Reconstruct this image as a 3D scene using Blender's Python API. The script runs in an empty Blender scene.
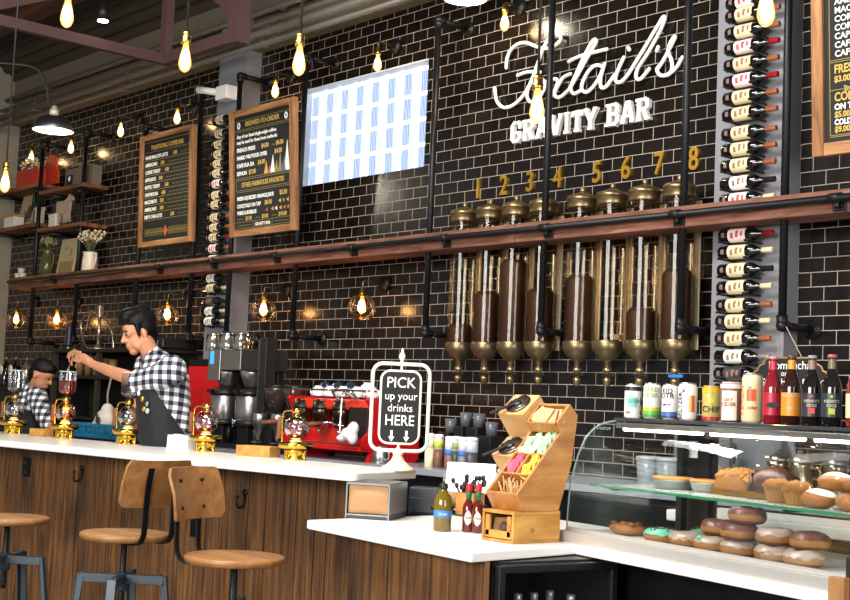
import bpy, bmesh, math, random
from mathutils import Vector, Matrix, noise as mnoise
random.seed(7)
S = bpy.context.scene
COL = S.collection
R = math.radians
PI = math.pi
# ---------------------------------------------------------------- camera
EYE = 1.42
F = 1300.0
p_, r_, y_ = R(4.777), R(2.514), R(48.474)
fwd = Vector((-math.sin(y_)*math.cos(p_), math.cos(y_)*math.cos(p_), math.sin(p_)))
rt = fwd.cross(Vector((0, 0, 1))).normalized()
up = rt.cross(fwd)
rt2 = rt*math.cos(r_)+up*math.sin(r_)
up2 = -rt*math.sin(r_)+up*math.cos(r_)
cam = bpy.data.cameras.new('camera')
camo = bpy.data.objects.new('camera', cam)
COL.objects.link(camo)
cam.sensor_width = 36
cam.lens = F/850*36
cam.clip_start = .05
mw = Matrix((rt2, up2, -fwd)).transposed().to_4x4()
mw.translation = (0, 0, EYE)
camo.matrix_world = mw
S.camera = camo
# ---------------------------------------------------------------- light
S.view_settings.view_transform = 'Standard'
S.view_settings.look = 'None'
S.view_settings.gamma = 1
S.view_settings.use_curve_mapping = False
S.view_settings.exposure = 0.0
w = bpy.data.worlds.new('world')
S.world = w
w.use_nodes = True
w.node_tree.nodes['Background'].inputs[0].default_value = (.80, .88, 1, 1)
w.node_tree.nodes['Background'].inputs[1].default_value = .30


def area(name, loc, target, sx, sy, power, col):
    l = bpy.data.lights.new(name, 'AREA')
    l.shape = 'RECTANGLE'
    l.size, l.size_y, l.energy, l.color = sx, sy, power, col
    o = bpy.data.objects.new(name, l)
    COL.objects.link(o)
    o.location = loc
    o.rotation_euler = (Vector(target)-Vector(loc)).to_track_quat('-Z', 'Y').to_euler()
    return o


area('shopfront_daylight', (-1.6, -5.3, 3.3), (-4.4, 4.0, 1.3), 5.4, 2.8, 960, (1, .965, .92))
area('top_fill_light', (-4.6, 1.9, 4.9), (-4.9, 4.1, .9), 2.6, 1.2, 330, (1, .97, .93))  # added light from above to whiten the counters; the roof has no opening


area('side_fill_daylight', (3.2, 2.2, 2.4), (-5.0, 4.8, 1.2), 3.0, 2.2, 230, (1, .97, .93))  # added fill for right-hand faces; no window is built there


# ---------------------------------------------------------------- image point -> place in the room
def ray(x, y):
    return rt2*((x-425)/F)-up2*((y-300)/F)+fwd


def oY(x, y, d):
    r = ray(x, y)
    return Vector((0, 0, EYE))+r*(d/r.y)


def oZ(x, y, z):
    r = ray(x, y)
    return Vector((0, 0, EYE))+r*((z-EYE)/r.z)


def ppm(x, d):       # pixels per metre at column x, plane Y = d
    r = ray(x, 300)
    return F*r.y/d


# ---------------------------------------------------------------- colours and materials
def lin(c):
    c = c.lstrip('#')
    o = []
    for i in (0, 2, 4):
        v = int(c[i:i+2], 16)/255
        o.append(v/12.92 if v <= .04045 else ((v+.055)/1.055)**2.4)
    return (*o, 1)


MATS = {}


def newmat(n):
    m = bpy.data.materials.new(n)
    m.use_nodes = True
    nt = m.node_tree
    b = nt.nodes['Principled BSDF']
    return m, nt, b


def N(nt, t, **k):
    n = nt.nodes.new(t)
    for a, v in k.items():
        setattr(n, a, v)
    return n


def mat(name, c, rough=.5, metal=0, var=.12, scale=18, bump=0, emit=None, es=1, coat=0, spec=None):
    if name in MATS:
        return MATS[name]
    m, nt, b = newmat(name)
    L = nt.links.new
    c = lin(c) if isinstance(c, str) else c
    b.inputs['Roughness'].default_value = rough
    b.inputs['Metallic'].default_value = metal
    if coat:
        b.inputs['Coat Weight'].default_value = coat
    if spec is not None:
        b.inputs['Specular IOR Level'].default_value = spec
    tc = N(nt, 'ShaderNodeTexCoord')
    no = N(nt, 'ShaderNodeTexNoise')
    no.inputs['Scale'].default_value = scale
    no.inputs['Detail'].default_value = 4
    L(tc.outputs['Object'], no.inputs['Vector'])
    mx = N(nt, 'ShaderNodeMixRGB', blend_type='MIX')
    mx.inputs[1].default_value = tuple(v*(1-var) for v in c[:3])+(1,)
    mx.inputs[2].default_value = tuple(min(1, v*(1+var)) for v in c[:3])+(1,)
    L(no.outputs['Fac'], mx.inputs[0])
    L(mx.outputs[0], b.inputs['Base Color'])
    if bump:
        bp = N(nt, 'ShaderNodeBump')
        bp.inputs['Strength'].default_value = bump
        bp.inputs['Distance'].default_value = .004
        L(no.outputs['Fac'], bp.inputs['Height'])
        L(bp.outputs[0], b.inputs['Normal'])
    if emit:
        b.inputs['Emission Color'].default_value = lin(emit)
        b.inputs['Emission Strength'].default_value = es
    MATS[name] = m
    return m


def wood(name, c1, c2, c3=None, axis=0, freq=9, stretch=.06, rough=.55, isl=.35, bump=.15, knots=0):
    if name in MATS:
        return MATS[name]
    m, nt, b = newmat(name)
    L = nt.links.new
    tc = N(nt, 'ShaderNodeTexCoord')
    ge = N(nt, 'ShaderNodeNewGeometry')
    mp = N(nt, 'ShaderNodeMapping')
    s = [freq*3]*3
    s[axis] = freq*3*stretch
    mp.inputs['Scale'].default_value = s
    L(tc.outputs['Object'], mp.inputs['Vector'])
    ad = N(nt, 'ShaderNodeVectorMath', operation='ADD')
    ml = N(nt, 'ShaderNodeMath', operation='MULTIPLY')
    ml.inputs[1].default_value = 37
    L(ge.outputs['Random Per Island'], ml.inputs[0])
    L(mp.outputs[0], ad.inputs[0])
    L(ml.outputs[0], ad.inputs[1])
    no = N(nt, 'ShaderNodeTexNoise')
    no.inputs['Scale'].default_value = 1
    no.inputs['Detail'].default_value = 6
    no.inputs['Roughness'].default_value = .65
    no.inputs['Distortion'].default_value = .6
    L(ad.outputs[0], no.inputs['Vector'])
    cr = N(nt, 'ShaderNodeValToRGB')
    e = cr.color_ramp.elements
    e[0].position, e[0].color = .33, lin(c1)
    e[1].position, e[1].color = .68, lin(c2)
    if c3:
        q = e.new(.5)
        q.color = lin(c3)
    L(no.outputs['Fac'], cr.inputs[0])
    hs = N(nt, 'ShaderNodeHueSaturation')
    mr = N(nt, 'ShaderNodeMapRange')
    mr.inputs[3].default_value = 1-isl
    mr.inputs[4].default_value = 1+isl
    L(ge.outputs['Random Per Island'], mr.inputs[0])
    L(mr.outputs[0], hs.inputs['Value'])
    last = cr.outputs[0]
    if knots:
        m2 = N(nt, 'ShaderNodeMapping')
        s2 = [knots]*3
        s2[axis] = knots*.35
        m2.inputs['Scale'].default_value = s2
        L(tc.outputs['Object'], m2.inputs['Vector'])
        vo = N(nt, 'ShaderNodeTexNoise')
        vo.inputs['Scale'].default_value = 1
        vo.inputs['Detail'].default_value = 3
        L(m2.outputs[0], vo.inputs['Vector'])
        c2r = N(nt, 'ShaderNodeValToRGB')
        c2r.color_ramp.elements[0].position = .30
        c2r.color_ramp.elements[0].color = (.12, .10, .09, 1)
        c2r.color_ramp.elements[1].position = .47
        c2r.color_ramp.elements[1].color = (1, 1, 1, 1)
        L(vo.outputs['Fac'], c2r.inputs[0])
        mm = N(nt, 'ShaderNodeMixRGB', blend_type='MULTIPLY')
        mm.inputs[0].default_value = .9
        L(last, mm.inputs[1])
        L(c2r.outputs[0], mm.inputs[2])
        last = mm.outputs[0]
    L(last, hs.inputs['Color'])
    L(hs.outputs[0], b.inputs['Base Color'])
    b.inputs['Roughness'].default_value = rough
    if bump:
        bp = N(nt, 'ShaderNodeBump')
        bp.inputs['Strength'].default_value = bump
        bp.inputs['Distance'].default_value = .004
        L(no.outputs['Fac'], bp.inputs['Height'])
        L(bp.outputs[0], b.inputs['Normal'])
    MATS[name] = m
    return m


def glass(name, tint='#ffffff', refl=.12, rough=.02, edge=.55):
    if name in MATS:
        return MATS[name]
    m = bpy.data.materials.new(name)
    m.use_nodes = True
    nt = m.node_tree
    nt.nodes.remove(nt.nodes['Principled BSDF'])
    L = nt.links.new
    tr = N(nt, 'ShaderNodeBsdfTransparent')
    tr.inputs[0].default_value = lin(tint)
    gl = N(nt, 'ShaderNodeBsdfGlossy')
    gl.inputs['Roughness'].default_value = rough
    lw = N(nt, 'ShaderNodeLayerWeight')
    lw.inputs[0].default_value = .35
    ml = N(nt, 'ShaderNodeMath', operation='MULTIPLY_ADD')
    ml.inputs[1].default_value = edge
    ml.inputs[2].default_value = refl*.5
    L(lw.outputs['Fresnel'], ml.inputs[0])
    mx = N(nt, 'ShaderNodeMixShader')
    L(ml.outputs[0], mx.inputs[0])
    L(tr.outputs[0], mx.inputs[1])
    L(gl.outputs[0], mx.inputs[2])
    L(mx.outputs[0], nt.nodes['Material Output'].inputs[0])
    MATS[name] = m
    return m


def glow(name, c, s):
    if name in MATS:
        return MATS[name]
    m, nt, b = newmat(name)
    nt.nodes.remove(b)
    e = N(nt, 'ShaderNodeEmission')
    e.inputs[0].default_value = lin(c)
    e.inputs[1].default_value = s
    nt.links.new(e.outputs[0], nt.nodes['Material Output'].inputs[0])
    MATS[name] = m
    return m


# ---------------------------------------------------------------- mesh builder
def frame(z):
    z = Vector(z).normalized()
    a = Vector((0, 0, 1)) if abs(z.z) < .95 else Vector((1, 0, 0))
    x = a.cross(z).normalized()
    return x, z.cross(x), z


class G:
    def __init__(s):
        s.bm = bmesh.new()
        s.M = Matrix()
        s.mi = 0

    def put(s, vs, fs, smooth=False, mi=None):
        b = [s.bm.verts.new(s.M @ Vector(v)) for v in vs]
        for f in fs:
            try:
                q = s.bm.faces.new([b[i] for i in f])
                q.smooth = smooth
                q.material_index = s.mi if mi is None else mi
            except ValueError:
                pass

    def box(s, c, d, rz=0, bev=0, mi=None, M=None):
        t = bmesh.new()
        bmesh.ops.create_cube(t, size=1)
        bmesh.ops.scale(t, vec=d, verts=t.verts)
        if bev:
            bmesh.ops.bevel(t, geom=t.edges[:], offset=min(bev, min(d)*.45), segments=2, affect='EDGES', profile=.5)
        m = Matrix.Translation(c) @ (M.to_4x4() if M else Matrix.Rotation(rz, 4, 'Z'))
        t.verts.index_update()
        s.put([m @ v.co for v in t.verts], [[v.index for v in f.verts] for f in t.faces], False, mi)
        t.free()

    def lathe(s, prof, c=(0, 0, 0), n=20, mi=None, axis=None, smooth=True, cap=True):
        if axis is None:
            X, Y, Z = Vector((1, 0, 0)), Vector((0, 1, 0)), Vector((0, 0, 1))
        else:
            X, Y, Z = frame(axis)
        c = Vector(c)
        vs, fs = [], []
        for r, h in prof:
            for i in range(n):
                a = 2*PI*i/n
                vs.append(c+X*(r*math.cos(a))+Y*(r*math.sin(a))+Z*h)
        for j in range(len(prof)-1):
            for i in range(n):
                k = (i+1) % n
                fs.append((j*n+i, j*n+k, (j+1)*n+k, (j+1)*n+i))
        if cap and prof[0][0] > 1e-5:
            fs.append(tuple(range(n-1, -1, -1)))
        if cap and prof[-1][0] > 1e-5:
            fs.append(tuple((len(prof)-1)*n+i for i in range(n)))
        s.put(vs, fs, smooth, mi)

    def cyl(s, a, b, r, r2=None, n=14, mi=None):
        a, b = Vector(a), Vector(b)
        d = b-a
        s.lathe([(r, 0), (r if r2 is None else r2, d.length)], a, n, mi, d)

    def tube(s, pts, r, n=8, mi=None, closed=False, flat=1):
        pts = [Vector(p) for p in pts]
        m = len(pts)
        vs, fs = [], []
        X = None
        for i, p in enumerate(pts):
            q0 = pts[i-1] if (i or closed) else p
            q1 = pts[(i+1) % m] if (i < m-1 or closed) else p
            t = (q1-q0)
            t = t.normalized() if t.length > 1e-9 else Vector((0, 0, 1))
            if X is None:
                X = frame(t)[0]
            X = (X-t*X.dot(t))
            X = X.normalized() if X.length > 1e-6 else frame(t)[0]
            Y = t.cross(X)
            rr = r[i] if isinstance(r, (list, tuple)) else r
            for k in range(n):
                a = 2*PI*k/n
                vs.append(p+X*(rr*math.cos(a))+Y*(rr*math.sin(a)*flat))
        for i in range(m if closed else m-1):
            j = (i+1) % m
            for k in range(n):
                l = (k+1) % n
                fs.append((i*n+k, i*n+l, j*n+l, j*n+k))
        if not closed:
            fs.append(tuple(range(n-1, -1, -1)))
            fs.append(tuple((m-1)*n+k for k in range(n)))
        s.put(vs, fs, True, mi)

    def ell(s, c, r, mi=None, M=None, seg=16, rings=10, fn=None):
        c = Vector(c)
        r = (r, r, r) if isinstance(r, (int, float)) else r
        vs, fs = [(0, 0, -1)], []
        for j in range(1, rings):
            a = -PI/2+PI*j/rings
            for i in range(seg):
                b = 2*PI*i/seg
                vs.append((math.cos(a)*math.cos(b), math.cos(a)*math.sin(b), math.sin(a)))
        vs.append((0, 0, 1))
        for i in range(seg):
            fs.append((0, 1+(i+1) % seg, 1+i))
            for j in range(rings-2):
                a = 1+j*seg
                fs.append((a+i, a+(i+1) % seg, a+seg+(i+1) % seg, a+seg+i))
            fs.append((len(vs)-1, len(vs)-1-seg+i, len(vs)-1-seg+(i+1) % seg))
        out = []
        for v in vs:
            v = Vector(v)
            k = fn(v) if fn else 1
            v = Vector((v.x*r[0], v.y*r[1], v.z*r[2]))*k
            if M:
                v = M @ v
            out.append(c+v)
        s.put(out, fs, True, mi)

    def prism(s, poly, h0, h1, M=None, mi=None):
        M = M or Matrix()
        n = len(poly)
        vs = [M @ Vector((x, y, h0)) for x, y in poly]+[M @ Vector((x, y, h1)) for x, y in poly]
        fs = [tuple(range(n-1, -1, -1)), tuple(range(n, 2*n))]+[(i, (i+1) % n, n+(i+1) % n, n+i) for i in range(n)]
        s.put(vs, fs, False, mi)

    def text(s, body, size, M, mi=None, ext=.0008, off=0, ax='LEFT', sx=1):
        c = bpy.data.curves.new('t', 'FONT')
        c.body, c.size, c.extrude, c.offset, c.align_x = body, size, ext, off, ax
        c.resolution_u = 3
        o = bpy.data.objects.new('t', c)
        COL.objects.link(o)
        dg = bpy.context.evaluated_depsgraph_get()
        me = bpy.data.meshes.new_from_object(o.evaluated_get(dg))
        bpy.data.objects.remove(o)
        bpy.data.curves.remove(c)
        K = Matrix.Scale(sx, 4, (1, 0, 0))
        s.put([M @ (K @ v.co) for v in me.vertices], [tuple(p.vertices) for p in me.polygons], False, mi)
        bpy.data.meshes.remove(me)

    def obj(s, name, mats, parent=None, loc=None, label=None, fix=True, wld=False):
        if fix:
            bmesh.ops.recalc_face_normals(s.bm, faces=s.bm.faces[:])
        me = bpy.data.meshes.new(name)
        s.bm.to_mesh(me)
        s.bm.free()
        for m in (mats if isinstance(mats, (list, tuple)) else [mats]):
            me.materials.append(m)
        o = bpy.data.objects.new(name, me)
        COL.objects.link(o)
        if parent:
            o.parent = parent
            if wld:
                wpar(o, parent)
        if loc is not None:
            o.location = loc
        if label:
            o['label'] = label
        return o


UPR = Matrix(((1, 0, 0, 0), (0, 0, -1, 0), (0, 1, 0, 0), (0, 0, 0, 1)))     # drawing plane -> upright, facing the room


def thing(name, label, cat, loc=(0, 0, 0), rz=0, group=None):
    o = bpy.data.objects.new(name, None)
    o.empty_display_size = .05
    COL.objects.link(o)
    o.location = loc
    o.rotation_euler = (0, 0, rz)
    return tag(o, label, cat, group)


def tag(o, label, cat, group=None):
    o['label'], o['category'] = label, cat
    if group:
        o['group'] = group
    return o


def wpar(o, parent):        # parent a mesh drawn in room coordinates
    o.parent = parent
    t, q = Vector((0, 0, 0)), parent
    while q:
        t += Vector(q.location)
        q = q.parent
    o.location = -t
    return o


def struct(o):
    o['kind'] = 'structure'
    return o


def dup(root, loc, rz=None, label=None, group=None):
    r = root.copy()
    COL.objects.link(r)
    r.location = loc
    if rz is not None:
        r.rotation_euler = (0, 0, rz)
    if label:
        r['label'] = label
    if group:
        r['group'] = group

    def rec(a, b):
        for ch in a.children:
            c = ch.copy()
            COL.objects.link(c)
            c.parent = b
            rec(ch, c)
    rec(root, r)
    return r


def kid_of(root, name):
    return [c for c in root.children if c.name.split('.')[0] == name]


def spline(pts, k=8, closed=False):
    P = [Vector(p) for p in pts]
    n = len(P)
    out = []
    for i in range(n if closed else n-1):
        a, b, c, d = (P[(i-1) % n] if closed or i else P[0]), P[i], P[(i+1) % n], (P[(i+2) % n] if closed or i+2 < n else P[-1])
        for j in range(k):
            t = j/k
            out.append(.5*((2*b)+(c-a)*t+(2*a-5*b+4*c-d)*t*t+(3*b-a-3*c+d)*t**3))
    if not closed:
        out.append(P[-1])
    return out


def rrect(w, h, r, n=6):
    o = []
    for cx, cy, a0 in ((w/2-r, h/2-r, 0), (-w/2+r, h/2-r, 90), (-w/2+r, -h/2+r, 180), (w/2-r, -h/2+r, 270)):
        for i in range(n+1):
            a = R(a0+90*i/n)
            o.append((cx+r*math.cos(a), cy+r*math.sin(a)))
    return o


ORD = ['first', 'second', 'third', 'fourth', 'fifth', 'sixth', 'seventh', 'eighth', 'ninth', 'tenth', 'eleventh', 'twelfth', 'thirteenth', 'fourteenth', 'fifteenth', 'sixteenth']


def plight(parent, loc, power, col=(1, .55, .2), r=.03):
    l = bpy.data.lights.new('bulb_light', 'POINT')
    l.energy, l.color, l.shadow_soft_size = power, col, r
    o = bpy.data.objects.new('bulb_light', l)
    COL.objects.link(o)
    o.parent = parent
    o.location = loc
    return o


def organic(name, parts, mt, parent=None, vox=.012, smooth=6):
    """one continuous surface grown over tapered limbs and rounded masses"""
    g = G()
    for p in parts:
        if p[0] == 'e':                      # ('e', centre, radii[, matrix])
            g.ell(p[1], p[2], M=p[3] if len(p) > 3 else None, seg=20, rings=14)
        else:                                # ('c', [(point, radius), ...])
            ch = p[1]
            for (a, ra), (b, rb) in zip(ch, ch[1:]):
                a, b = Vector(a), Vector(b)
                k = max(2, int((b-a).length/(min(ra, rb)*.5)))
                for i in range(k+1):
                    t = i/k
                    g.ell(a.lerp(b, t), ra+(rb-ra)*t, seg=12, rings=8)
    o = g.obj(name, mt, None)
    m = o.modifiers.new('r', 'REMESH')
    m.mode = 'VOXEL'
    m.voxel_size = vox
    m.use_smooth_shade = True
    m = o.modifiers.new('s', 'SMOOTH')
    m.factor = .5
    m.iterations = smooth
    dg = bpy.context.evaluated_depsgraph_get()
    me = bpy.data.meshes.new_from_object(o.evaluated_get(dg))
    o.modifiers.clear()
    old = o.data
    o.data = me
    bpy.data.meshes.remove(old)
    for q in me.polygons:
        q.use_smooth = True
    if parent:
        wpar(o, parent)
    return o
# ================================================================ materials
WY = 6.15            # the tiled wall
M_dark = mat('blackened_steel', '#1d1d1f', .45, .6, .15, 30)
M_pipe = mat('black_pipe', '#1b1b1d', .42, .5, .15, 40, .1)
M_blk = mat('black_plastic', '#121214', .4, 0, .1)
M_white = mat('white_paint', '#f1efe9', .45, 0, .02)
M_quartz = mat('white_quartz', '#f4f2ee', .3, 0, .02, 60)
M_steel = mat('brushed_steel', '#b9b9b6', .3, .95, .08, 60)
M_chrome = mat('chrome', '#d8d8d8', .12, 1, .02)
M_brass = mat('brass', '#c09a4a', .28, 1, .1)
M_abrass = mat('antique_brass', '#8d7a58', .35, .9, .2, 25)
M_gold = mat('gold', '#d9a63a', .35, .8, .1)
M_grey = mat('grey_painted_column', '#7d7d82', .55, 0, .06, 6)
M_red = mat('red_enamel', '#c3131a', .25, 0, .06, 8, coat=.4)
M_glass = glass('clear_glass')
M_globe = glass('amber_globe_glass', '#ffdfb8', .34, .08)
M_case = glass('case_glass', '#fafcfb', .0, .02, .16)
M_paper = mat('kraft_paper', '#c79b6a', .8, 0, .12, 30, .2)
M_board = mat('chalkboard_black', '#0f1011', .75, 0, .15, 10)
M_chalk = mat('white_lettering', '#f0eee6', .7, 0, .03)
M_gltr = mat('gold_lettering', '#c9a545', .6, 0, .05)
M_bulb = glow('filament_lit', '#ffd9a0', 40)
m = bpy.data.materials.new('glowing_bulb_glass')
m.use_nodes = True
nt = m.node_tree
nt.nodes.remove(nt.nodes['Principled BSDF'])
em = N(nt, 'ShaderNodeEmission')
em.inputs[0].default_value = lin('#ffb45e')
em.inputs[1].default_value = 5
tr = N(nt, 'ShaderNodeBsdfTransparent')
mx = N(nt, 'ShaderNodeMixShader')
mx.inputs[0].default_value = .3
nt.links.new(tr.outputs[0], mx.inputs[1])
nt.links.new(em.outputs[0], mx.inputs[2])
nt.links.new(mx.outputs[0], nt.nodes['Material Output'].inputs[0])
M_env = m
M_skin = mat('skin', '#c98a6a', .5, 0, .1, 20)

# ---- tiled wall (with an opening for the glass block window)
m, nt, b = newmat('black_subway_tile')
L = nt.links.new
tc = N(nt, 'ShaderNodeTexCoord')
sp = N(nt, 'ShaderNodeSeparateXYZ')
L(tc.outputs['Object'], sp.inputs[0])
cx = N(nt, 'ShaderNodeCombineXYZ')
L(sp.outputs[0], cx.inputs[0])
L(sp.outputs[2], cx.inputs[1])
mp = N(nt, 'ShaderNodeMapping')
mp.inputs['Location'].default_value = (-(-3.827-.0785), -1.847, 0)
L(cx.outputs[0], mp.inputs[0])
br = N(nt, 'ShaderNodeTexBrick')
br.inputs['Scale'].default_value = 1
br.inputs['Brick Width'].default_value = .157
br.inputs['Row Height'].default_value = .0785
br.inputs['Mortar Size'].default_value = .0024
br.inputs['Mortar Smooth'].default_value = .15
br.inputs['Bias'].default_value = 0
br.inputs['Color1'].default_value = lin('#110d0a')
br.inputs['Color2'].default_value = lin('#1a130d')
br.inputs['Mortar'].default_value = lin('#a1968a')
L(mp.outputs[0], br.inputs[0])
L(br.outputs['Color'], b.inputs['Base Color'])
mr = N(nt, 'ShaderNodeMapRange')
mr.inputs[3].default_value = .2
mr.inputs[4].default_value = .85
L(br.outputs['Fac'], mr.inputs[0])
L(mr.outputs[0], b.inputs['Roughness'])
no = N(nt, 'ShaderNodeTexNoise')
no.inputs['Scale'].default_value = 7
L(tc.outputs['Object'], no.inputs[0])
sb = N(nt, 'ShaderNodeMath', operation='MULTIPLY_ADD')
sb.inputs[1].default_value = -1.0
L(br.outputs['Fac'], sb.inputs[0])
L(no.outputs['Fac'], sb.inputs[2])
bp = N(nt, 'ShaderNodeBump')
bp.inputs['Strength'].default_value = .35
bp.inputs['Distance'].default_value = .004
L(sb.outputs[0], bp.inputs['Height'])
L(bp.outputs[0], b.inputs['Normal'])
M_tile = m

WX0, WX1, WZ0, WZ1 = -8.56, -7.02, 3.172, 3.975
XL, XR, ZT = -14.0, .6, 4.40
g = G()
for x0, x1, z0, z1 in ((XL, WX0, 0, ZT), (WX1, XR, 0, ZT), (WX0, WX1, 0, WZ0), (WX0, WX1, WZ1, ZT)):
    g.box(((x0+x1)/2, WY+.15, (z0+z1)/2), (x1-x0, .3, z1-z0))
struct(g.obj('wall_back', M_tile))

# ---- glass block window
m, nt, b = newmat('glass_block_daylight')
L = nt.links.new
nt.nodes.remove(b)
tc = N(nt, 'ShaderNodeTexCoord')
sp = N(nt, 'ShaderNodeSeparateXYZ')
L(tc.outputs['Object'], sp.inputs[0])
wv = N(nt, 'ShaderNodeTexWave', bands_direction='X')
wv.inputs['Scale'].default_value = 18
wv.inputs['Distortion'].default_value = 3
wv.inputs['Detail'].default_value = 2
mp = N(nt, 'ShaderNodeMapping')
mp.inputs['Scale'].default_value = (1, 1, .25)
L(tc.outputs['Object'], mp.inputs[0])
L(mp.outputs[0], wv.inputs[0])
cr = N(nt, 'ShaderNodeValToRGB')
cr.color_ramp.elements[0].position = .15
cr.color_ramp.elements[0].color = lin('#5f9be0')
cr.color_ramp.elements[1].position = .8
cr.color_ramp.elements[1].color = lin('#eef5ff')
fx = N(nt, 'ShaderNodeMath', operation='MULTIPLY_ADD')
fx.inputs[1].default_value = 8/(7.02-8.56)*-1
fx.inputs[2].default_value = 8.56*8/1.54
L(sp.outputs[0], fx.inputs[0])
fr = N(nt, 'ShaderNodeMath', operation='FRACT')
L(fx.outputs[0], fr.inputs[0])
gt = N(nt, 'ShaderNodeMath', operation='GREATER_THAN')
gt.inputs[1].default_value = .56
L(fr.outputs[0], gt.inputs[0])
av = N(nt, 'ShaderNodeMath', operation='MAXIMUM')
L(gt.outputs[0], av.inputs[0])
L(wv.outputs['Color'], av.inputs[1])
L(av.outputs[0], cr.inputs[0])
em = N(nt, 'ShaderNodeEmission')
em.inputs[1].default_value = 1.15
L(cr.outputs[0], em.inputs[0])
L(em.outputs[0], nt.nodes['Material Output'].inputs[0])
M_day = m
g = G()
nx = 8
cw = (WX1-WX0)/nx
ch = cw
zr = WZ1-.03
g.mi = 0
rows = 4
for i in range(nx):
    for j in range(rows+1):
        z1 = zr-j*ch
        z0 = max(z1-ch, WZ0)
        if z1-z0 < .03:
            continue
        g.box((WX0+(i+.5)*cw, WY+.125, (z0+z1)/2), (cw-.026, .08, z1-z0-.026), bev=.012)
win = g.obj('window_1', M_day)
struct(win)
g = G()
for i in range(nx+1):
    g.box((WX0+i*cw, WY+.12, (WZ0+WZ1)/2), (.034, .06, WZ1-WZ0))
for j in range(rows+2):
    z = max(zr-j*ch, WZ0)
    g.box(((WX0+WX1)/2, WY+.12, z), (WX1-WX0, .06, .034))
g.obj('mortar_grid', mat('window_mortar', '#f4f7fb', .6, emit='#e8f0fb', es=1.0), win)  # mortar is given its own glow to match the daylit blocks
g = G()
g.box(((WX0+WX1)/2, WY+.05, WZ1-.006), (WX1-WX0, .10, .012))
g.box((WX0+.005, WY+.05, (WZ0+WZ1)/2), (.01, .10, WZ1-WZ0))
g.obj('soffit_board', mat('window_reveal', '#c3cad4', .5), win)

# ---- header band, side wall, ceiling, floor
M_band = mat('beige_header', '#6a6253', .7, 0, .08, 4)
g = G()
g.box(((XL+XR)/2, WY+.05, 4.66), (XR-XL, .3, .52))
struct(g.obj('trim_1', M_band))
M_cream = mat('cream_plaster', '#8f8878', .8, 0, .05, 3)
g = G()
g.box((XL-.1, 3.2, 2.6), (.2, 6.2, 5.2))
struct(g.obj('wall_left', M_cream))
g = G()
g.box((-6, 1.2, -.05), (19, 11, .1))
struct(g.obj('floor', mat('polished_concrete', '#6a655e', .35, 0, .15, 3)))
M_deck = wood('dark_ceiling_plank', '#1d120c', '#4a2d1c', '#2c1a10', axis=1, freq=3, rough=.7, isl=.5)
g = G()
for i in range(26):
    x = XL+.28+i*.56
    g.box((x, 2.4, 5.32), (.545, 7.6, .06))
struct(g.obj('ceiling', M_deck))
# corrugated soffit where the ceiling meets the wall
g = G()
pr = []
for k in range(24):
    t = k/23
    yy = 6.05-.62*t
    pr.append((yy, 4.90+.40*t+(.03 if (k//2) % 2 else 0)))
for (ya, za), (yb, zb) in zip(pr, pr[1:]):
    g.put([(XL, ya, za), (XR, ya, za), (XR, yb, zb), (XL, yb, zb)], [(0, 1, 2, 3)])
struct(g.obj('trim_2', mat('corrugated_soffit', '#352b21', .75, .0, .15, 3), fix=False))

# ---- columns carrying the wine racks
LCX0, LCX1 = -9.60, -9.19
g = G()
g.box(((LCX0+LCX1)/2, 6.07, 2.35), (LCX1-LCX0, .16, 4.7))
struct(g.obj('trim_3', M_grey))
RCX0, RCX1 = -4.375, -3.905
g = G()
g.box(((RCX0+RCX1)/2, 6.085, 2.35), (RCX1-RCX0, .13, 4.7))
struct(g.obj('trim_4', M_grey))

# ---- conduits under the soffit
yy = 5.97
for n, (px, py, r, lb) in enumerate(((100, 68.5, .026, 'pale conduit pipe highest of the runs under the soffit'), (100, 78, .02, 'thin conduit pipe second from the top under the soffit'), (100, 86, .034, 'thick pale conduit pipe third from the top under the soffit'), (100, 95, .022, 'lowest conduit pipe running just above the tile edge'))):
    z = oY(px, py, yy-.05*n).z
    g = G()
    g.cyl((XL, yy-.05*n, z), (-5.2, yy-.05*n, z), r)
    for x in (-13, -11, -8.7, -6.7):
        g.box((x, yy-.05*n+.02, z), (.03, 2*r+.03, 2*r+.012))
    tag(g.obj('conduit_pipe', mat('conduit_grey', '#7c766a', .5, .4, .08)), lb, 'pipe', 'conduit pipes under the soffit')

# ---- roof truss, red-brown steel
M_truss = mat('red_oxide_steel', '#4a3230', .65, .1, .15, 6)
a = oY(165, 60, 4.9)
zb = a.z
xb = a.x
t = thing('roof_truss', 'red-brown steel roof truss crossing the upper left corner', 'truss', (xb, 0, zb))
W_ = .075


def bar(nm, p, q, w=W_, lb=None):
    p, q = Vector(p), Vector(q)
    d = (q-p)
    x, y, z = frame(d)
    M = Matrix((x, y, z)).transposed().to_4x4()
    g = G()
    g.box((p+q)/2, (w*.8, w, d.length), M=M)
    return g.obj(nm, M_truss, t, wld=True)


zt = zb+.72
bar('bottom_chord', (xb, -1, zb), (xb, 4.96, zb))
bar('top_chord', (xb, -1, zt), (xb, 4.96, zt), .11)
bar('cross_beam', (xb+.05, 4.9, zb), (xb+1.0, 4.9, zb), .085)
bar('upper_cross_beam', (xb, 4.9, zt-.05), (xb+1.0, 4.9, zt-.05), .11)
for yv in (4.9, 3.35, 1.6):
    bar('upright', (xb, yv, zb), (xb, yv, zt), .08)
bar('upright', (xb+1.0, 4.9, zb-.06), (xb+1.0, 4.9, 5.28), .13)
bar('diagonal', (xb, 3.45, zb+.05), (xb, 4.85, zt-.05), .07)
bar('diagonal', (xb, 3.3, zb+.05), (xb, 1.65, zt-.05), .07)
bar('knee_brace', (xb+.1, 4.9, zt), (xb+.95, 4.9, zb+.2), .08)
M_joist = wood('ceiling_joist', '#2a1a10', '#5d3a20', '#3c2414', axis=0, freq=3, rough=.7)
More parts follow.
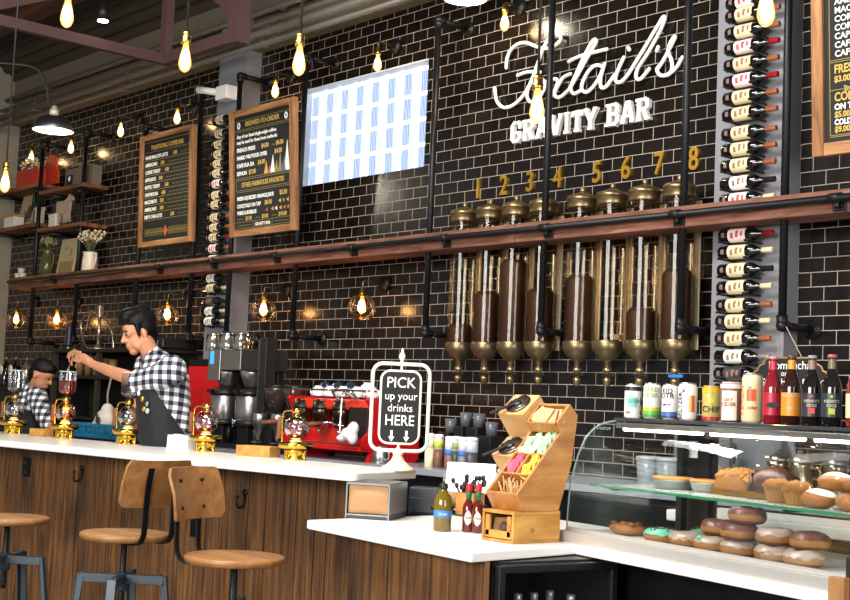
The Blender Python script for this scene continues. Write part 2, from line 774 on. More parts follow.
for k, y in enumerate((5.3, 4.1, 2.9, 1.7)):
    g = G()
    g.box((-8, y, 5.17), (12, .14, .24))
    tag(g.obj('ceiling_joist', M_joist), 'dark timber ceiling joist, %s back from the tiled wall' % ORD[k], 'joist', 'timber joists under the roof deck')

# ---- vertical pipe stands holding the beam
PY = 5.86
# (image column, where the pipe stands, top, bottom), heights from the photograph
pipes = [(33, 4.0, (30, 338), 'vertical black pipe nearest the left end of the wall'),
         (75.5, 4.0, (73.3, 338), 'vertical black pipe between the shelves and the spring tap'),
         (140, 3.9, (133, 338), 'vertical black pipe at the left side of the smaller menu board'),
         (203, 4.12, (188, 334), 'vertical black pipe at the right side of the smaller menu board'),
         (237, 4.12, (226, 334), 'vertical black pipe running down over the left wine rack'),
         (305, 4.12, (292, 337), 'vertical black pipe at the right side of the farmhouse menu board'),
         (437, 4.11, (425, 336), 'vertical black pipe right of the glass block window'),
         (551, 4.9, (540.5, 338), 'vertical black pipe in front of the script sign and fourth dispenser'),
         (690, 4.9, (680, 337), 'vertical black pipe in front of the eighth dispenser'),
         (791, 4.9, (782, 330), 'vertical black pipe at the right edge of the right wine rack')]
BOT = 1.93
PX = []
for n, (tx, zt_, bp_, lb) in enumerate(pipes):
    x = oY(bp_[0], bp_[1], PY).x
    PX.append(x)
    t = thing('wall_pipe', lb, 'pipe', (x, PY, BOT), 0, 'black pipe stands on the tiled wall')
    g = G()
    r = .022
    top = zt_-BOT
    g.cyl((0, 0, .02), (0, 0, top-.02), r)
    g.obj('riser', M_pipe, t)
    yw = (WY if not (RCX0 < x < RCX1) else 6.02)-PY
    if LCX0 < x < LCX1:
        yw = 5.99-PY
    for nm, z in (('upper_arm', top), ('lower_arm', 0)):
        if z > 2.4:
            continue
        g = G()
        g.ell((0, 0, z), .033)
        g.cyl((0, 0, z), (0, .05, z), .03)
        sgn = -1 if z else 1
        g.cyl((0, 0, z), (0, 0, z+sgn*.055), .03)
        g.cyl((0, 0, z), (0, yw, z), r)
        g.cyl((0, yw-.02, z), (0, yw-.004, z), .03)
        g.obj(nm, M_pipe, t)
        g = G()
        g.cyl((0, yw-.012, z), (0, yw, z), .052, n=20)
        for q in range(4):
            a_ = PI/4+q*PI/2
            g.cyl((.037*math.cos(a_), yw-.018, z+.037*math.sin(a_)), (.037*math.cos(a_), yw-.01, z+.037*math.sin(a_)), .006, n=6)
        g.obj('wall_flange', M_pipe, t)

# ---- the long timber beam with its pipe rail
M_beam = wood('rough_sawn_beam', '#4f3023', '#9a6a54', '#754a3a', axis=0, freq=7, stretch=.12, rough=.75, isl=.18, bump=.5)
BZ0, BZ1 = 2.485, 2.605
t = thing('beam_shelf', 'long rough timber beam shelf with a black pipe rail across the tiled wall', 'shelf', (-7, 5.93, BZ0))
x0 = -13.2
for i, x1 in enumerate((-10.1, -6.62, -5.72, -1.6)):
    g = G()
    g.box(((x0+x1)/2, 5.90, (BZ0+BZ1)/2), (x1-x0-.006, .22, BZ1-BZ0), bev=.006)
    g.obj('plank', M_beam, t, wld=True)
    x0 = x1
g = G()
g.cyl((-13.1, 5.745, 2.553), (-1.7, 5.745, 2.553), .018)
g.obj('rail', M_pipe, t, wld=True)
for px in (58, 163, 217, 279, 355, 447, 548, 678, 838):
    x = oY(px, 215, 5.77).x
    g = G()
    g.box((x, 5.77, 2.53), (.03, .05, .05), bev=.004)
    g.box((x, 5.782, 2.515), (.075, .012, .045), bev=.003)
    g.cyl((x-.035, 5.745, 2.553), (x+.035, 5.745, 2.553), .025)
    g.cyl((x+.02, 5.775, 2.515), (x+.02, 5.765, 2.515), .008, n=8)
    g.obj('rail_bracket', M_dark, t, wld=True)
# ================================================================ lamps
def bulb_parts(t, z, sc=1, glass_env=True):
    """lit filament bulb hanging below z (local), with its brass socket"""
    g = G()
    g.lathe([(.012*sc, z+.065*sc), (.02*sc, z+.06*sc), (.022*sc, z+.05*sc), (.020*sc, z+.03*sc), (.024*sc, z+.028*sc), (.024*sc, z+.004), (.018*sc, z)], n=16)
    g.obj('socket', M_brass, t)
    g = G()
    g.lathe([(.013*sc, z), (.016*sc, z-.02*sc), (.024*sc, z-.05*sc), (.031*sc, z-.085*sc), (.031*sc, z-.105*sc), (.022*sc, z-.128*sc), (.008*sc, z-.139*sc), (0, z-.14*sc)], n=18)
    g.obj('bulb', M_env, t)
    g = G()
    g.ell((0, 0, z-.075*sc), (.022*sc, .022*sc, .054*sc))
    g.obj('filament', M_bulb, t)


M_cord = mat('black_cord', '#1a1a1c', .6)
pend = [((67, 16), 2.45, 'hanging filament bulb leftmost of the bulbs under the roof truss', -20),
        ((185, 61), 2.95, 'hanging filament bulb on a cord beside the end of the roof truss', 0),
        ((299, 64), 3.2, 'hanging filament bulb on a cord left of the glass block window', 0),
        ((537, 110), 3.5, 'hanging filament bulb on a cord in front of the large script sign', 0),
        ((766, 11), 3.45, 'hanging filament bulb in front of the top of the right wine rack', 0),
        ((5, 184), 3.2, 'hanging filament bulb at the left edge in front of the red planters', 0)]
for i, ((px, py), y, lb, dx) in enumerate(pend):
    p = oY(px, py, y)
    t = thing('pendant_bulb', lb, 'lamp', p+Vector((0, 0, .075)), 0, 'filament bulbs on long cords')
    bulb_parts(t, 0, .9)
    g = G()
    g.cyl((0, 0, .06), (0, 0, 5.28-p.z-.075), .0055, n=8)
    g.obj('cord', M_cord, t)
    plight(t, (0, 0, -.08), 9)

# wall sconces: round black canopy, brass arm, socket, bulb ; lower row carries glass globes
wallS = [((397, 47), (379, 64), 0, 'bare bulb wall sconce just above the glass block window'),
         ((521, 8), (505, 23), 0, 'bare bulb wall sconce above the letter F of the script sign'),
         ((293, 77), (276, 91), 0, 'bare bulb wall sconce above the corner of the farmhouse menu board'),
         ((196, 108), (178, 118), 0, 'bare bulb wall sconce above the smaller menu board'),
         ((140, 120), (122, 131), 0, 'bare bulb wall sconce up left of the smaller menu board'),
         ((88, 135), (72, 148), 0, 'bare bulb wall sconce below the metal barn lamp'),
         ((48, 146), (32, 158), 0, 'bare bulb wall sconce above the red planters'),
         ((386, 284), (363, 306), 1, 'glass globe sconce farthest right, left of the dispensers'),
         ((288, 290), (265, 309), 1, 'glass globe sconce right of the coffee brewer'),
         ((190, 296), (169, 314), 1, 'glass globe sconce right of the barista head'),
         ((79, 302), (58, 319), 1, 'glass globe sconce beside the spring tap'),
         ((37, 302), (18, 319), 1, 'glass globe sconce at the far left end of the wall')]
for (c, b_, globe, lb) in wallS:
    C0 = oY(c[0], c[1], WY)
    best = None
    for k in range(5, 40):                      # reach of the arm
        q = C0.copy()
        q.y = WY-k*.01
        v = q-Vector((0, 0, EYE))
        sx_ = 425+F*v.dot(rt2)/v.dot(fwd)
        if best is None or abs(sx_-b_[0]) < best[0]:
            best = (abs(sx_-b_[0]), k*.01)
    reach = best[1]
    zb_ = oY(b_[0], b_[1], WY-reach).z+.07
    drop = zb_-C0.z
    t = thing('globe_sconce' if globe else 'bulb_sconce', lb, 'lamp', C0, 0, 'glass globe sconces on the tiles' if globe else 'bare bulb sconces on the tiles')
    g = G()
    g.cyl((0, 0, 0), (0, -.03, 0), .058, n=24)
    g.obj('canopy', M_dark, t)
    g = G()
    g.tube([(0, -.025, 0), (0, -reach+.015, .004), (0, -reach, -.006), (0, -reach, drop+.05)], .006)
    g.obj('arm', M_abrass, t)
    tt = bpy.data.objects.new('x', None)
    g = G()
    z = drop
    g.M = Matrix.Translation((0, -reach, 0))
    g.lathe([(.011, z+.065), (.018, z+.06), (.019, z+.03), (.022, z+.028), (.022, z+.002), (.016, z)], n=16)
    g.obj('socket', M_brass, t)
    g = G()
    g.M = Matrix.Translation((0, -reach, 0))
    sc = .92
    g.lathe([(.013*sc, z), (.016*sc, z-.02*sc), (.026*sc, z-.05*sc), (.034*sc, z-.08*sc), (.034*sc, z-.1*sc), (.022*sc, z-.124*sc), (.008*sc, z-.135*sc), (0, z-.136*sc)], n=18)
    g.obj('bulb', M_env, t)
    g = G()
    g.M = Matrix.Translation((0, -reach, 0))
    g.ell((0, 0, z-.072*sc), (.024*sc, .024*sc, .05*sc))
    g.obj('filament', M_bulb, t)
    if globe:
        g = G()
        g.M = Matrix.Translation((0, -reach, 0))
        pr = []
        for k in range(1, 15):
            a_ = PI/2-.25-k*(PI-.25-.62)/14
            pr.append((.106*math.cos(a_), z-.08+.106*math.sin(a_)))
        pr = [(.026, z+.018)]+pr
        n0 = len(pr)
        vs, fs = [], []
        for r0, h in pr:
            for i in range(28):
                vs.append((r0*math.cos(2*PI*i/28), r0*math.sin(2*PI*i/28), h))
        for j in range(n0-1):
            for i in range(28):
                k = (i+1) % 28
                fs.append((j*28+i, j*28+k, (j+1)*28+k, (j+1)*28+i))
        g.put(vs, fs, True)
        g.obj('globe', M_globe, t)
    bpy.data.objects.remove(tt)
    plight(t, (0, -reach, z-.07), 4.6 if not globe else 7.5)


def barn_lamp(p, lb, rad=.15, neck=None, power=50):
    t = thing('barn_lamp', lb, 'lamp', p, 0, 'metal barn lamps')
    g = G()
    s = rad/.15
    g.lathe([(.147*s, .001), (.15*s, 0), (.153*s, .006), (.14*s, .05*s), (.1*s, .095*s), (.05*s, .115*s), (.034*s, .12*s)], n=32, cap=False)
    g.obj('shade', mat('galvanised_shade', '#6f7476', .3, .9, .1), t)
    g = G()
    g.lathe([(.148*s, .003), (.135*s, .045*s), (.09*s, .09*s), (0, .11*s)], n=32, cap=False)
    g.obj('shade_lining', mat('white_enamel_glow', '#fff6e4', .5, emit='#fff0d6', es=.6), t)  # lining glows a little by itself to look lit by the bulb
    g = G()
    g.lathe([(.034*s, .118*s), (.036*s, .16*s), (.024*s, .165*s), (.018*s, .19*s), (.006, .195*s)], n=16)
    g.obj('lamp_holder', mat('pale_holder', '#e9ddc6', .4, .3), t)
    g = G()
    g.ell((0, 0, .075*s), (.032*s, .032*s, .04*s))
    g.obj('bulb', glow('bright_lamp', '#fff1d8', 14), t)
    if neck:
        g = G()
        g.tube(spline([Vector(q)-Vector(p) for q in neck], 8), .009)
        g.obj('gooseneck', M_steel, t)
    plight(t, (0, 0, -.0), power, (1, .9, .72), .03)
    return t


Yb = 4.6
p = oY(53, 131, Yb)
barn_lamp(p, 'galvanised barn lamp with a gooseneck hanging in the upper left', .162,
          [p+Vector((0, 0, .16)), oY(49, 103, Yb), oY(46, 84, Yb), oY(40, 72, Yb), oY(30, 66, Yb), oY(4, 63, Yb), oY(-40, 62, Yb)])
g = G()
p2 = oY(465, 0, 5.72)
barn_lamp(p2+Vector((0, 0, .004)), 'barn lamp whose rim just shows at the top above the pipe stand', .145, [p2+Vector((0, 0, .16)), p2+Vector((0, .02, .42)), p2+Vector((0, .2, .55)), p2+Vector((0, .42, .55))], 12)
# track spot among the joists
p = oY(103, 20, 4.3)
t = thing('ceiling_spotlight', 'small lit ceiling spotlight among the dark joists', 'lamp', p)
g = G()
g.lathe([(.045, 0), (.05, .06), (.03, .12), (.012, .13)], n=18)
g.obj('housing', M_dark, t)
g = G()
g.lathe([(.04, -.004), (.036, -.012), (0, -.016)], n=18)
g.obj('lens', glow('spot_lens', '#ffe9c4', 16), t)
g = G()
g.cyl((0, 0, .12), (0, 0, 5.2-p.z), .01)
g.obj('stem', M_dark, t)

# ================================================================ wine racks
M_wine = mat('dark_wine_glass', '#0b0d0b', .08, 0, .1, coat=.5)
CAPS = {'copper': mat('copper_foil', '#c4754f', .35, .4), 'red': mat('red_foil', '#b3202a', .35, .3), 'cream': mat('cream_foil', '#e6d9ae', .45), 'black': mat('black_foil', '#241d1c', .4, .2), 'silver': mat('silver_foil', '#c9c6c0', .3, .6)}
LABS = {'cream': mat('cream_label', '#d6c8a4', .7, 0, .12, 60), 'white': mat('white_label', '#efece4', .7, 0, .06, 60), 'pink': mat('pink_white_label', '#e8d3d0', .7, 0, .2, 80), 'black': mat('black_silver_label', '#3a3a3c', .5, .2, .4, 50)}
M_mark = mat('label_print', '#8a6a50', .7)
M_markr = mat('red_label_print', '#b54a52', .7)
PROTO = {}
BL, BR = .335, .0385


def wine_bottle(cap, lab, loc, label, group):
    k = (cap, lab)
    if k not in PROTO:
        t = thing('wine_bottle', label, 'bottle', loc, 0, group)
        ax = (1, 0, 0)
        L_ = BL
        g = G()
        g.lathe([(.0, .006), (.02, .004), (.033, 0), (BR, .008), (BR, .195), (.036, .212), (.026, .235), (.016, .25), (.0145, .30)], n=20, axis=ax)
        g.obj('glass_body', M_wine, t)
        g = G()
        g.lathe([(.0155, .262), (.0158, .33), (.0165, .331), (.0165, L_-.002), (.012, L_)], n=16, axis=ax)
        g.obj('capsule', CAPS[cap], t)
        g = G()
        n = 18

        def wrap(x0, x1, r, a0, a1, mi, m=14):
            vs, fs = [], []
            for i in range(m+1):
                a = a0+(a1-a0)*i/m
                for x in (x0, x1):
                    vs.append((x, -r*math.cos(a), r*math.sin(a)))
            for i in range(m):
                fs.append((2*i, 2*i+1, 2*i+3, 2*i+2))
            g.put(vs, fs, True, mi)
        wrap(.066, .178, BR+.0006, -1.9, 1.9, 0)
        for q in range(3):
            wrap(.085+q*.032, .102+q*.03, BR+.001, -.55+.15*q, .25+.1*q, 1, 4)
        wrap(.118, .136, BR+.001, .1, .55, 1, 4)
        if lab != 'white':
            wrap(.026, .046, BR+.0007, -.35, .35, 2, 8)
        g.obj('paper_label', [LABS[lab], M_markr if lab == 'pink' else M_mark, mat('heel_mark', '#7a5a58', .7)], t, fix=False)
        PROTO[k] = t
        return t
    return dup(PROTO[k], loc, None, label, group)


rack_r = thing('wine_rack', 'pegged wine rack filling the wide grey column on the right', 'rack', (RCX0+.2, 6.0, 1.5))
rack_l = thing('wine_rack', 'pegged wine rack on the grey column left of the farmhouse menu board', 'rack', (LCX0+.2, 5.97, 1.9))
PEG = None


def pegs(rack, x, y, z, yback):
    global PEG
    for dx in (.05, .215):
        if PEG is None:
            g = G()
            g.cyl((0, .12, 0), (0, -.045, 0), .0055, n=8)
            g.ell((0, -.045, 0), .0075, seg=8, rings=6)
            PEG = g.obj('peg', M_dark, rack)
            o = PEG
        else:
            o = PEG.copy()
            COL.objects.link(o)
            o.parent = rack
        o.location = Vector((x+dx, yback-.121, z-BR-.0055))-Vector(rack.location)


YB = 5.945
capR = ['copper', 'copper', 'copper', 'red', 'copper', 'red', 'copper', 'copper', 'copper', 'copper', 'copper', 'black', 'cream', 'copper', 'red', 'cream', 'black', 'cream', 'copper', 'cream', 'copper', 'silver', 'black', 'copper']
labR = ['pink', 'cream', 'cream', 'pink', 'cream', 'pink', 'cream', 'cream', 'cream', 'cream', 'cream', 'white', 'pink', 'white', 'pink', 'cream', 'cream', 'cream', 'cream', 'cream', 'cream', 'white', 'black', 'white']
ysR = [5, 18, 34.5, 50, 66.5, 83, 99.5, 116, 135, 151, 167, 184.5, 201, 219, 236.5, 253, 271, 288, 306, 322, 339, 357, 374, 390]
ups = sum(1 for y in ysR if y < 205)
for i, y in enumerate(ysR):
    p = oY(743-.0165*(y-200), y+.5-max(0, 6.3-.0165*(y-50)), YB-BR)
    z = p.z
    x = oY(721-.033*(y-40) if y > 0 else 722, y, YB).x+.045
    n = (ups-i) if i < ups else i-ups+1
    side = 'above' if i < ups else 'below'
    lb = '%s lying wine bottle %s the beam on the right rack, %s label' % (ORD[n-1], side, labR[i])
    wine_bottle(capR[i], labR[i], (x, YB, z), lb, 'wine bottles on the right rack')
    pegs(rack_r, x, YB, z, 6.022)
ysL = [119, 133, 143.5, 153.5, 163, 172.5, 183, 194.5, 204, 217, 227, 237, 248, 259, 278, 288, 301, 311, 321]
capL = ['black', 'copper', 'copper', 'red', 'copper', 'black', 'copper', 'copper', 'red', 'copper', 'copper', 'red', 'copper', 'copper', 'black', 'cream', 'black', 'cream', 'cream']
labL = ['cream', 'cream', 'cream', 'cream', 'cream', 'cream', 'pink', 'cream', 'cream', 'cream', 'cream', 'cream', 'pink', 'white', 'white', 'cream', 'black', 'white', 'white']
upl = sum(1 for y in ysL if y < 262)
for i, y in enumerate(ysL):
    z = oY(219-.05*(y-119), y, 5.91-BR).z
    n = (upl-i) if i < upl else i-upl+1
    side = 'above' if i < upl else 'below'
    lb = '%s lying wine bottle %s the beam on the left rack, %s label' % (ORD[n-1], side, labL[i])
    wine_bottle(capL[i], labL[i], (LCX0+.10, 5.91, z), lb, 'wine bottles on the left rack')
    pegs(rack_l, LCX0+.10, 5.91, z, 5.99)

# wall light box above the left rack
p = oY(224, 93, 5.9)
t = thing('wall_spotlight', 'white box spotlight above the left wine rack', 'lamp', (p.x, 5.985, p.z))
g = G()
g.box((0, -.06, 0), (.17, .12, .12), bev=.008)
g.obj('housing', M_white, t)
g = G()
g.cyl((-.1, -.1, .02), (-.3, -.16, .06), .03)
g.obj('spot_head', M_white, t)

# ================================================================ coffee bean dispensers and numbers
M_bean = mat('coffee_beans', '#341c0f', .5, 0, .85, 60, 1.0)
M_tubeg = glass('dispenser_glass', '#f2e4cc', .03, .025, .4)
DZ = 2.155
DY = 5.98
dx = [-6.385, -6.135, -5.895, -5.648, -5.325, -5.085, -4.838, -4.585]
fill = [(323, 466), (290, 490), (258, 515), (288, 541), (274, 582), None, (307, 642), (268, 674)]
t0 = None
for i, x in enumerate(dx):
    lb = 'tall glass coffee bean dispenser under the gold number %d' % (i+1)
    t = thing('bean_dispenser', lb, 'dispenser', (x, DY, 1.60), 0, 'gravity bean dispensers on the tiles')
    g = G()
    g.lathe([(.092, .22), (.092, 1.10)], n=28, cap=False)
    o = g.obj('glass_tube', M_tubeg, t)
    g = G()
    g.lathe([(.094, 1.09), (.095, 1.10), (.095, 1.14), (.099, 1.142), (.099, 1.155), (.09, 1.168), (.055, 1.18), (.022, 1.195), (.012, 1.2), (.017, 1.21), (.015, 1.222), (0, 1.228)], n=28)
    g.obj('lid', M_abrass, t)
    g = G()
    g.lathe([(.092, .272), (.095, .268), (.095, .222), (.09, .214), (.072, .185), (.045, .16), (.026, .15), (.02, .14), (.02, .10)], n=28)
    g.obj('funnel', mat('tarnished_brass', '#7d6d50', .35, .85, .2, 20), t)
    g = G()
    g.cyl((0, 0, .11), (0, 0, .085), .026)
    g.lathe([(.018, .085), (.018, .05), (.024, .048), (.024, .03), (.02, .028), (.02, 0)], n=16)
    g.obj('valve', mat('pale_brass', '#b39d6e', .3, .9), t)
    g = G()
    g.box((.03, -.03, .065), (.10, .014, .018), bev=.005)
    g.obj('valve_handle', M_blk if i < 7 else mat('blue_handle', '#2a77d0', .4), t)
    g = G()
    g.box((.072, .085, .65), (.045, .012, .86), bev=.003)
    for k in range(6):
        g.cyl((.072, .079, .3+k*.14), (.072, .072, .3+k*.14), .008, n=10)
    g.box((.0, .12, .3), (.05, .1, .03))
    g.box((.0, .12, 1.0), (.05, .1, .03))
    g.obj('mounting_strip', mat('aluminium_strip', '#b9a98c', .4, .5), t)
    if fill[i]:
        zt_ = oY(fill[i][1], fill[i][0], DY-.09).z-1.60
        g = G()
        g.lathe([(.03, .17), (.06, .185), (.085, .225), (.087, zt_-.03), (.07, zt_), (.03, zt_-.012), (0, zt_+.004)], n=24)
        g.obj('coffee_beans', M_bean, t)
for i, px in enumerate((477, 503, 529, 557, 596, 625, 658, 693)):
    x = (-6.432, -6.18, -5.937, -5.687, -5.356, -5.122, -4.868, -4.611)[i]
    g = G()
    g.text(str(i+1), .19, Matrix.Translation((0, 0, -.067)) @ UPR, ext=.008, off=.003, ax='CENTER', sx=.82)
    o = g.obj('wall_number', M_gold, None, (x, WY-.009, 2.953))
    tag(o, 'gold number %d fixed to the tiles above a bean dispenser' % (i+1), 'number', 'gold numbers on the tiles')

# ================================================================ the sign
sg = lambda x, y: oY(480+x/3.8636, y/3.8636, WY-.035)
t = thing('script_sign', 'large white raised script sign on the black tiles', 'sign', sg(430, 300))
strokes = [('letter_f', [[(102, 262), (104, 232), (118, 195), (148, 170), (182, 166), (218, 180), (250, 188), (282, 180), (308, 160), (312, 140), (296, 132), (274, 140), (258, 162), (240, 198), (222, 250), (198, 315), (165, 372), (125, 408), (90, 415), (65, 390), (57, 340)], [(146, 291), (185, 278), (232, 279)]]),
           ('letter_o', [[(240, 305), (214, 306), (190, 335), (182, 370), (194, 393), (220, 386), (243, 355), (252, 322), (240, 305)]]),
           ('letter_x', [[(252, 318), (278, 308), (296, 306), (300, 322), (290, 350), (292, 372), (312, 374), (345, 345)], [(350, 286), (322, 300), (300, 335), (278, 372)]]),
           ('letter_t', [[(345, 345), (372, 300), (408, 235), (440, 180), (450, 158), (438, 156), (412, 200), (372, 285), (352, 335), (362, 362), (392, 348)], [(344, 238), (390, 216), (490, 190)]]),
           ('letter_a', [[(474, 258), (450, 252), (422, 272), (398, 315), (394, 345), (412, 356), (440, 332), (466, 290), (482, 246)], [(480, 252), (466, 305), (470, 338), (490, 332), (520, 290)]]),
           ('letter_i', [[(556, 222), (532, 275), (524, 310), (540, 318), (566, 296), (596, 250)], [(573, 184), (577, 192)]]),
           ('letter_l', [[(596, 250), (640, 178), (688, 98), (708, 66), (714, 74), (694, 124), (648, 206), (610, 265), (604, 300), (622, 304), (654, 266)]]),
           ('apostrophe', [[(689, 182), (684, 196)]]),
           ('letter_s', [[(690, 262), (712, 228), (738, 178), (754, 146), (750, 143), (734, 170), (728, 200), (740, 232), (742, 268), (722, 290), (696, 290), (684, 270), (692, 256)], [(726, 290), (758, 262), (782, 222)]])]
for nm, ss in strokes:
    g = G()
    for s_ in ss:
        P3 = [sg(*q) for q in s_]
        P3 = spline(P3, 6)
        g.tube(P3, .0122, n=10)
        for e in (P3[0], P3[-1]):
            g.ell(e, .0122, seg=10, rings=8)
    for s_ in ss[:1]:
        q = sg(*s_[len(s_)//2])
        g.cyl(q, (q.x, WY, q.z), .006, n=6)
    g.obj(nm, M_white, t, wld=True)
# block capitals
BLK = {'G': [[(.68, .70), (.68, .84), (.54, .94), (.26, .94), (.12, .80), (.12, .20), (.26, .06), (.54, .06), (.68, .2), (.68, .44), (.42, .44)]],
       'R': [[(.14, 0), (.14, 1)], [(0, .07), (.3, .07)], [(0, .93), (.52, .93), (.66, .82), (.66, .62), (.52, .5), (.14, .5)], [(.44, .5), (.66, .05)], [(.54, .07), (.84, .07)]],
       'A': [[(.08, .03), (.36, .97)], [(.72, .03), (.44, .97)], [(.22, .32), (.58, .32)], [(-.04, .07), (.24, .07)], [(.56, .07), (.84, .07)], [(.3, .93), (.5, .93)]],
       'V': [[(.08, .97), (.38, .03)], [(.74, .97), (.44, .03)], [(-.04, .93), (.24, .93)], [(.58, .93), (.86, .93)]],
       'I': [[(.2, 0), (.2, 1)], [(0, .07), (.4, .07)], [(0, .93), (.4, .93)]],
       'T': [[(.36, 0), (.36, 1)], [(0, .92), (.72, .92)], [(.06, .72), (.06, .92)], [(.66, .72), (.66, .92)], [(.18, .07), (.54, .07)]],
       'Y': [[(.08, .97), (.38, .45)], [(.72, .97), (.42, .45)], [(.4, 0), (.4, .5)], [(-.04, .93), (.22, .93)], [(.58, .93), (.84, .93)], [(.24, .07), (.56, .07)]],
       'B': [[(.14, 0), (.14, 1)], [(0, .94), (.54, .94), (.66, .84), (.66, .62), (.56, .52), (.14, .52)], [(.56, .52), (.7, .4), (.7, .18), (.56, .06), (0, .06)]]}
WD = {'G': .8, 'R': .86, 'A': .84, 'V': .84, 'I': .42, 'T': .74, 'Y': .82, 'B': .82}
a, b_ = oY(510, 146.5, WY), oY(651, 121, WY)
z0 = oY(510.5, 143.5, WY-.03).z
hgt = .142
words = 'GRAVITY BAR'
tot = sum(WD.get(c, .42)+.12 for c in words)
unit = (b_.x-a.x)/tot
t = thing('block_letter_sign', 'white raised block capitals below the large script sign', 'sign', (a.x+.035, WY, z0))
cx_ = 0
for c in words:
    if c != ' ':
        g = G()
        kk = 0
        for pl in BLK[c]:
            for (xa, ya), (xb, yb) in zip(pl, pl[1:]):
                A, B = Vector((xa*unit, 0, ya*hgt)), Vector((xb*unit, 0, yb*hgt))
                d = (B-A).normalized()
                nrm = Vector((-d.z, 0, d.x))
                wv_ = hgt*.062 if abs(d.x) > .95 else unit*.115
                if len(pl) > 2 and .2 < abs(d.x) < .95:
                    wv_ = unit*.10
                e = d*(hgt*.06 if len(pl) > 2 else 0)
                vs = []
                kk += 1
                for yv in (-.035-.0005*kk, -.006):
                    for q in (A-e+nrm*wv_, A-e-nrm*wv_, B+e-nrm*wv_, B+e+nrm*wv_):
                        vs.append((q.x+cx_, yv, q.z))
                g.put(vs, [(0, 1, 2, 3), (7, 6, 5, 4), (0, 4, 5, 1), (1, 5, 6, 2), (2, 6, 7, 3), (3, 7, 4, 0)])
        g.cyl((cx_+unit*.3, -.01, hgt*.5), (cx_+unit*.3, 0, hgt*.5), .004, n=6)
        g.obj('letter_'+c.lower(), M_white, t)
    cx_ += (WD.get(c, .42)+.12)*unit
# ================================================================ menu boards
M_frame = wood('rustic_board_frame', '#6b4426', '#b98a5a', '#93643a', axis=2, freq=6, stretch=.1, rough=.7, isl=.15)
M_olive = mat('olive_lettering', '#8f8038', .6)
M_rdec = mat('coral_ornament', '#d0483c', .6)
M_bdec = mat('blue_ornament', '#46578f', .6)


def board(label, c, w_, h_, tilt, fw=.055):
    t = thing('menu_board', label, 'menu board', c)
    t.rotation_euler = (R(tilt), 0, 0)
    for s_ in (-1, 1):
        g = G()
        g.box((s_*(w_/2-fw/2), 0, 0), (fw, .05, h_), bev=.004)
        g.obj('frame_side', M_frame, t)
        g = G()
        g.box((0, 0, s_*(h_/2-fw/2)), (w_-2*fw, .046, fw), bev=.004)
        g.obj('frame_rail', mat_fx, t)
    g = G()
    g.box((0, .006, 0), (w_-2*fw+.01, .02, h_-2*fw+.01))
    g.obj('panel', M_board, t)
    return t


mat_fx = wood('rustic_board_rail', '#6b4426', '#b98a5a', '#93643a', axis=0, freq=6, stretch=.1, rough=.7, isl=.15)


def letters(t, name, rows, mats):
    """rows: (text, x, z, size, material index, align, width squeeze, weight)"""
    for s_, x, z, sz, mi, al, sx_, off in rows:
        g = G()
        g.text(s_, sz, Matrix.Translation((x, -.006, z)) @ UPR, 0, .0006, off, al, sx_)
        g.obj('text_line', mats[mi], t)


def lines(t, segs, m=None, wd=.0018, name='ruling'):
    g = G()
    for x0, z0, x1, z1 in segs:
        d = Vector((x1-x0, 0, z1-z0))
        ang = math.atan2(d.z, d.x)
        g.box(((x0+x1)/2, -.0055, (z0+z1)/2), (d.length, .0016, wd*2), M=Matrix.Rotation(-ang, 3, 'Y'))
    return g.obj(name, m or M_olive, t)


LM = [M_chalk, M_gltr, M_olive, M_rdec, M_bdec]
# -- smaller board
t = board('framed menu board farthest left headed TRADITIONAL COFFEE BAR', (-10.01, 5.775, 3.256), .90, 1.01, 2.6, .05)
rows = [('TRADITIONAL COFFEE BAR', 0, .365, .056, 1, 'CENTER', .80, .001)]
seg = [(-.38, .435, .38, .435), (-.38, .345, .38, .345)]
items = [('MARSHMALLOW LATTE', '4.50'), ('AMERICANO', '3.50'), ('COFFEE TODDY', '4.00'), ('AFFOGATO', '5.00'), ('MYSTIC TODDY', '5.00'), ('CAFE MOCHA', '4.50'), ('MACCHIATO', '3.50'), ('AMERICANO', '3.00'), ('DIRTY CHAI LATTE', '5.00')]
for k, (a, b_) in enumerate(items):
    z = .285-k*.067
    rows.append((a, -.37, z, .044, 0, 'LEFT', .82, .0012))
    xx = -.37+.0262*len(a)+.03
    rows.append((b_, xx, z, .044, 1, 'LEFT', .82, .0012))
    q = xx+.13
    while q < .36:
        seg.append((q, z+.012, min(q+.035, .37), z+.012))
        q += .055
    seg.append((-.38, z-.016, .38, z-.016))
letters(t, 'lettering', rows, LM)
for k in range(16):
    for s_ in (-1, 1):
        x = s_*(.06+k*.02)
        seg.append((x, -.345, x-s_*.022, -.378))
        seg.append((x-s_*.022, -.378, x, -.41))
seg.append((-.38, -.378, .38, -.378))
lines(t, seg)
g = G()
g.prism([(0, .05), (.032, 0), (0, -.05), (-.032, 0)], .0, .003, Matrix.Translation((0, -.005, -.378)) @ UPR)
g.obj('diamond', M_rdec, t)
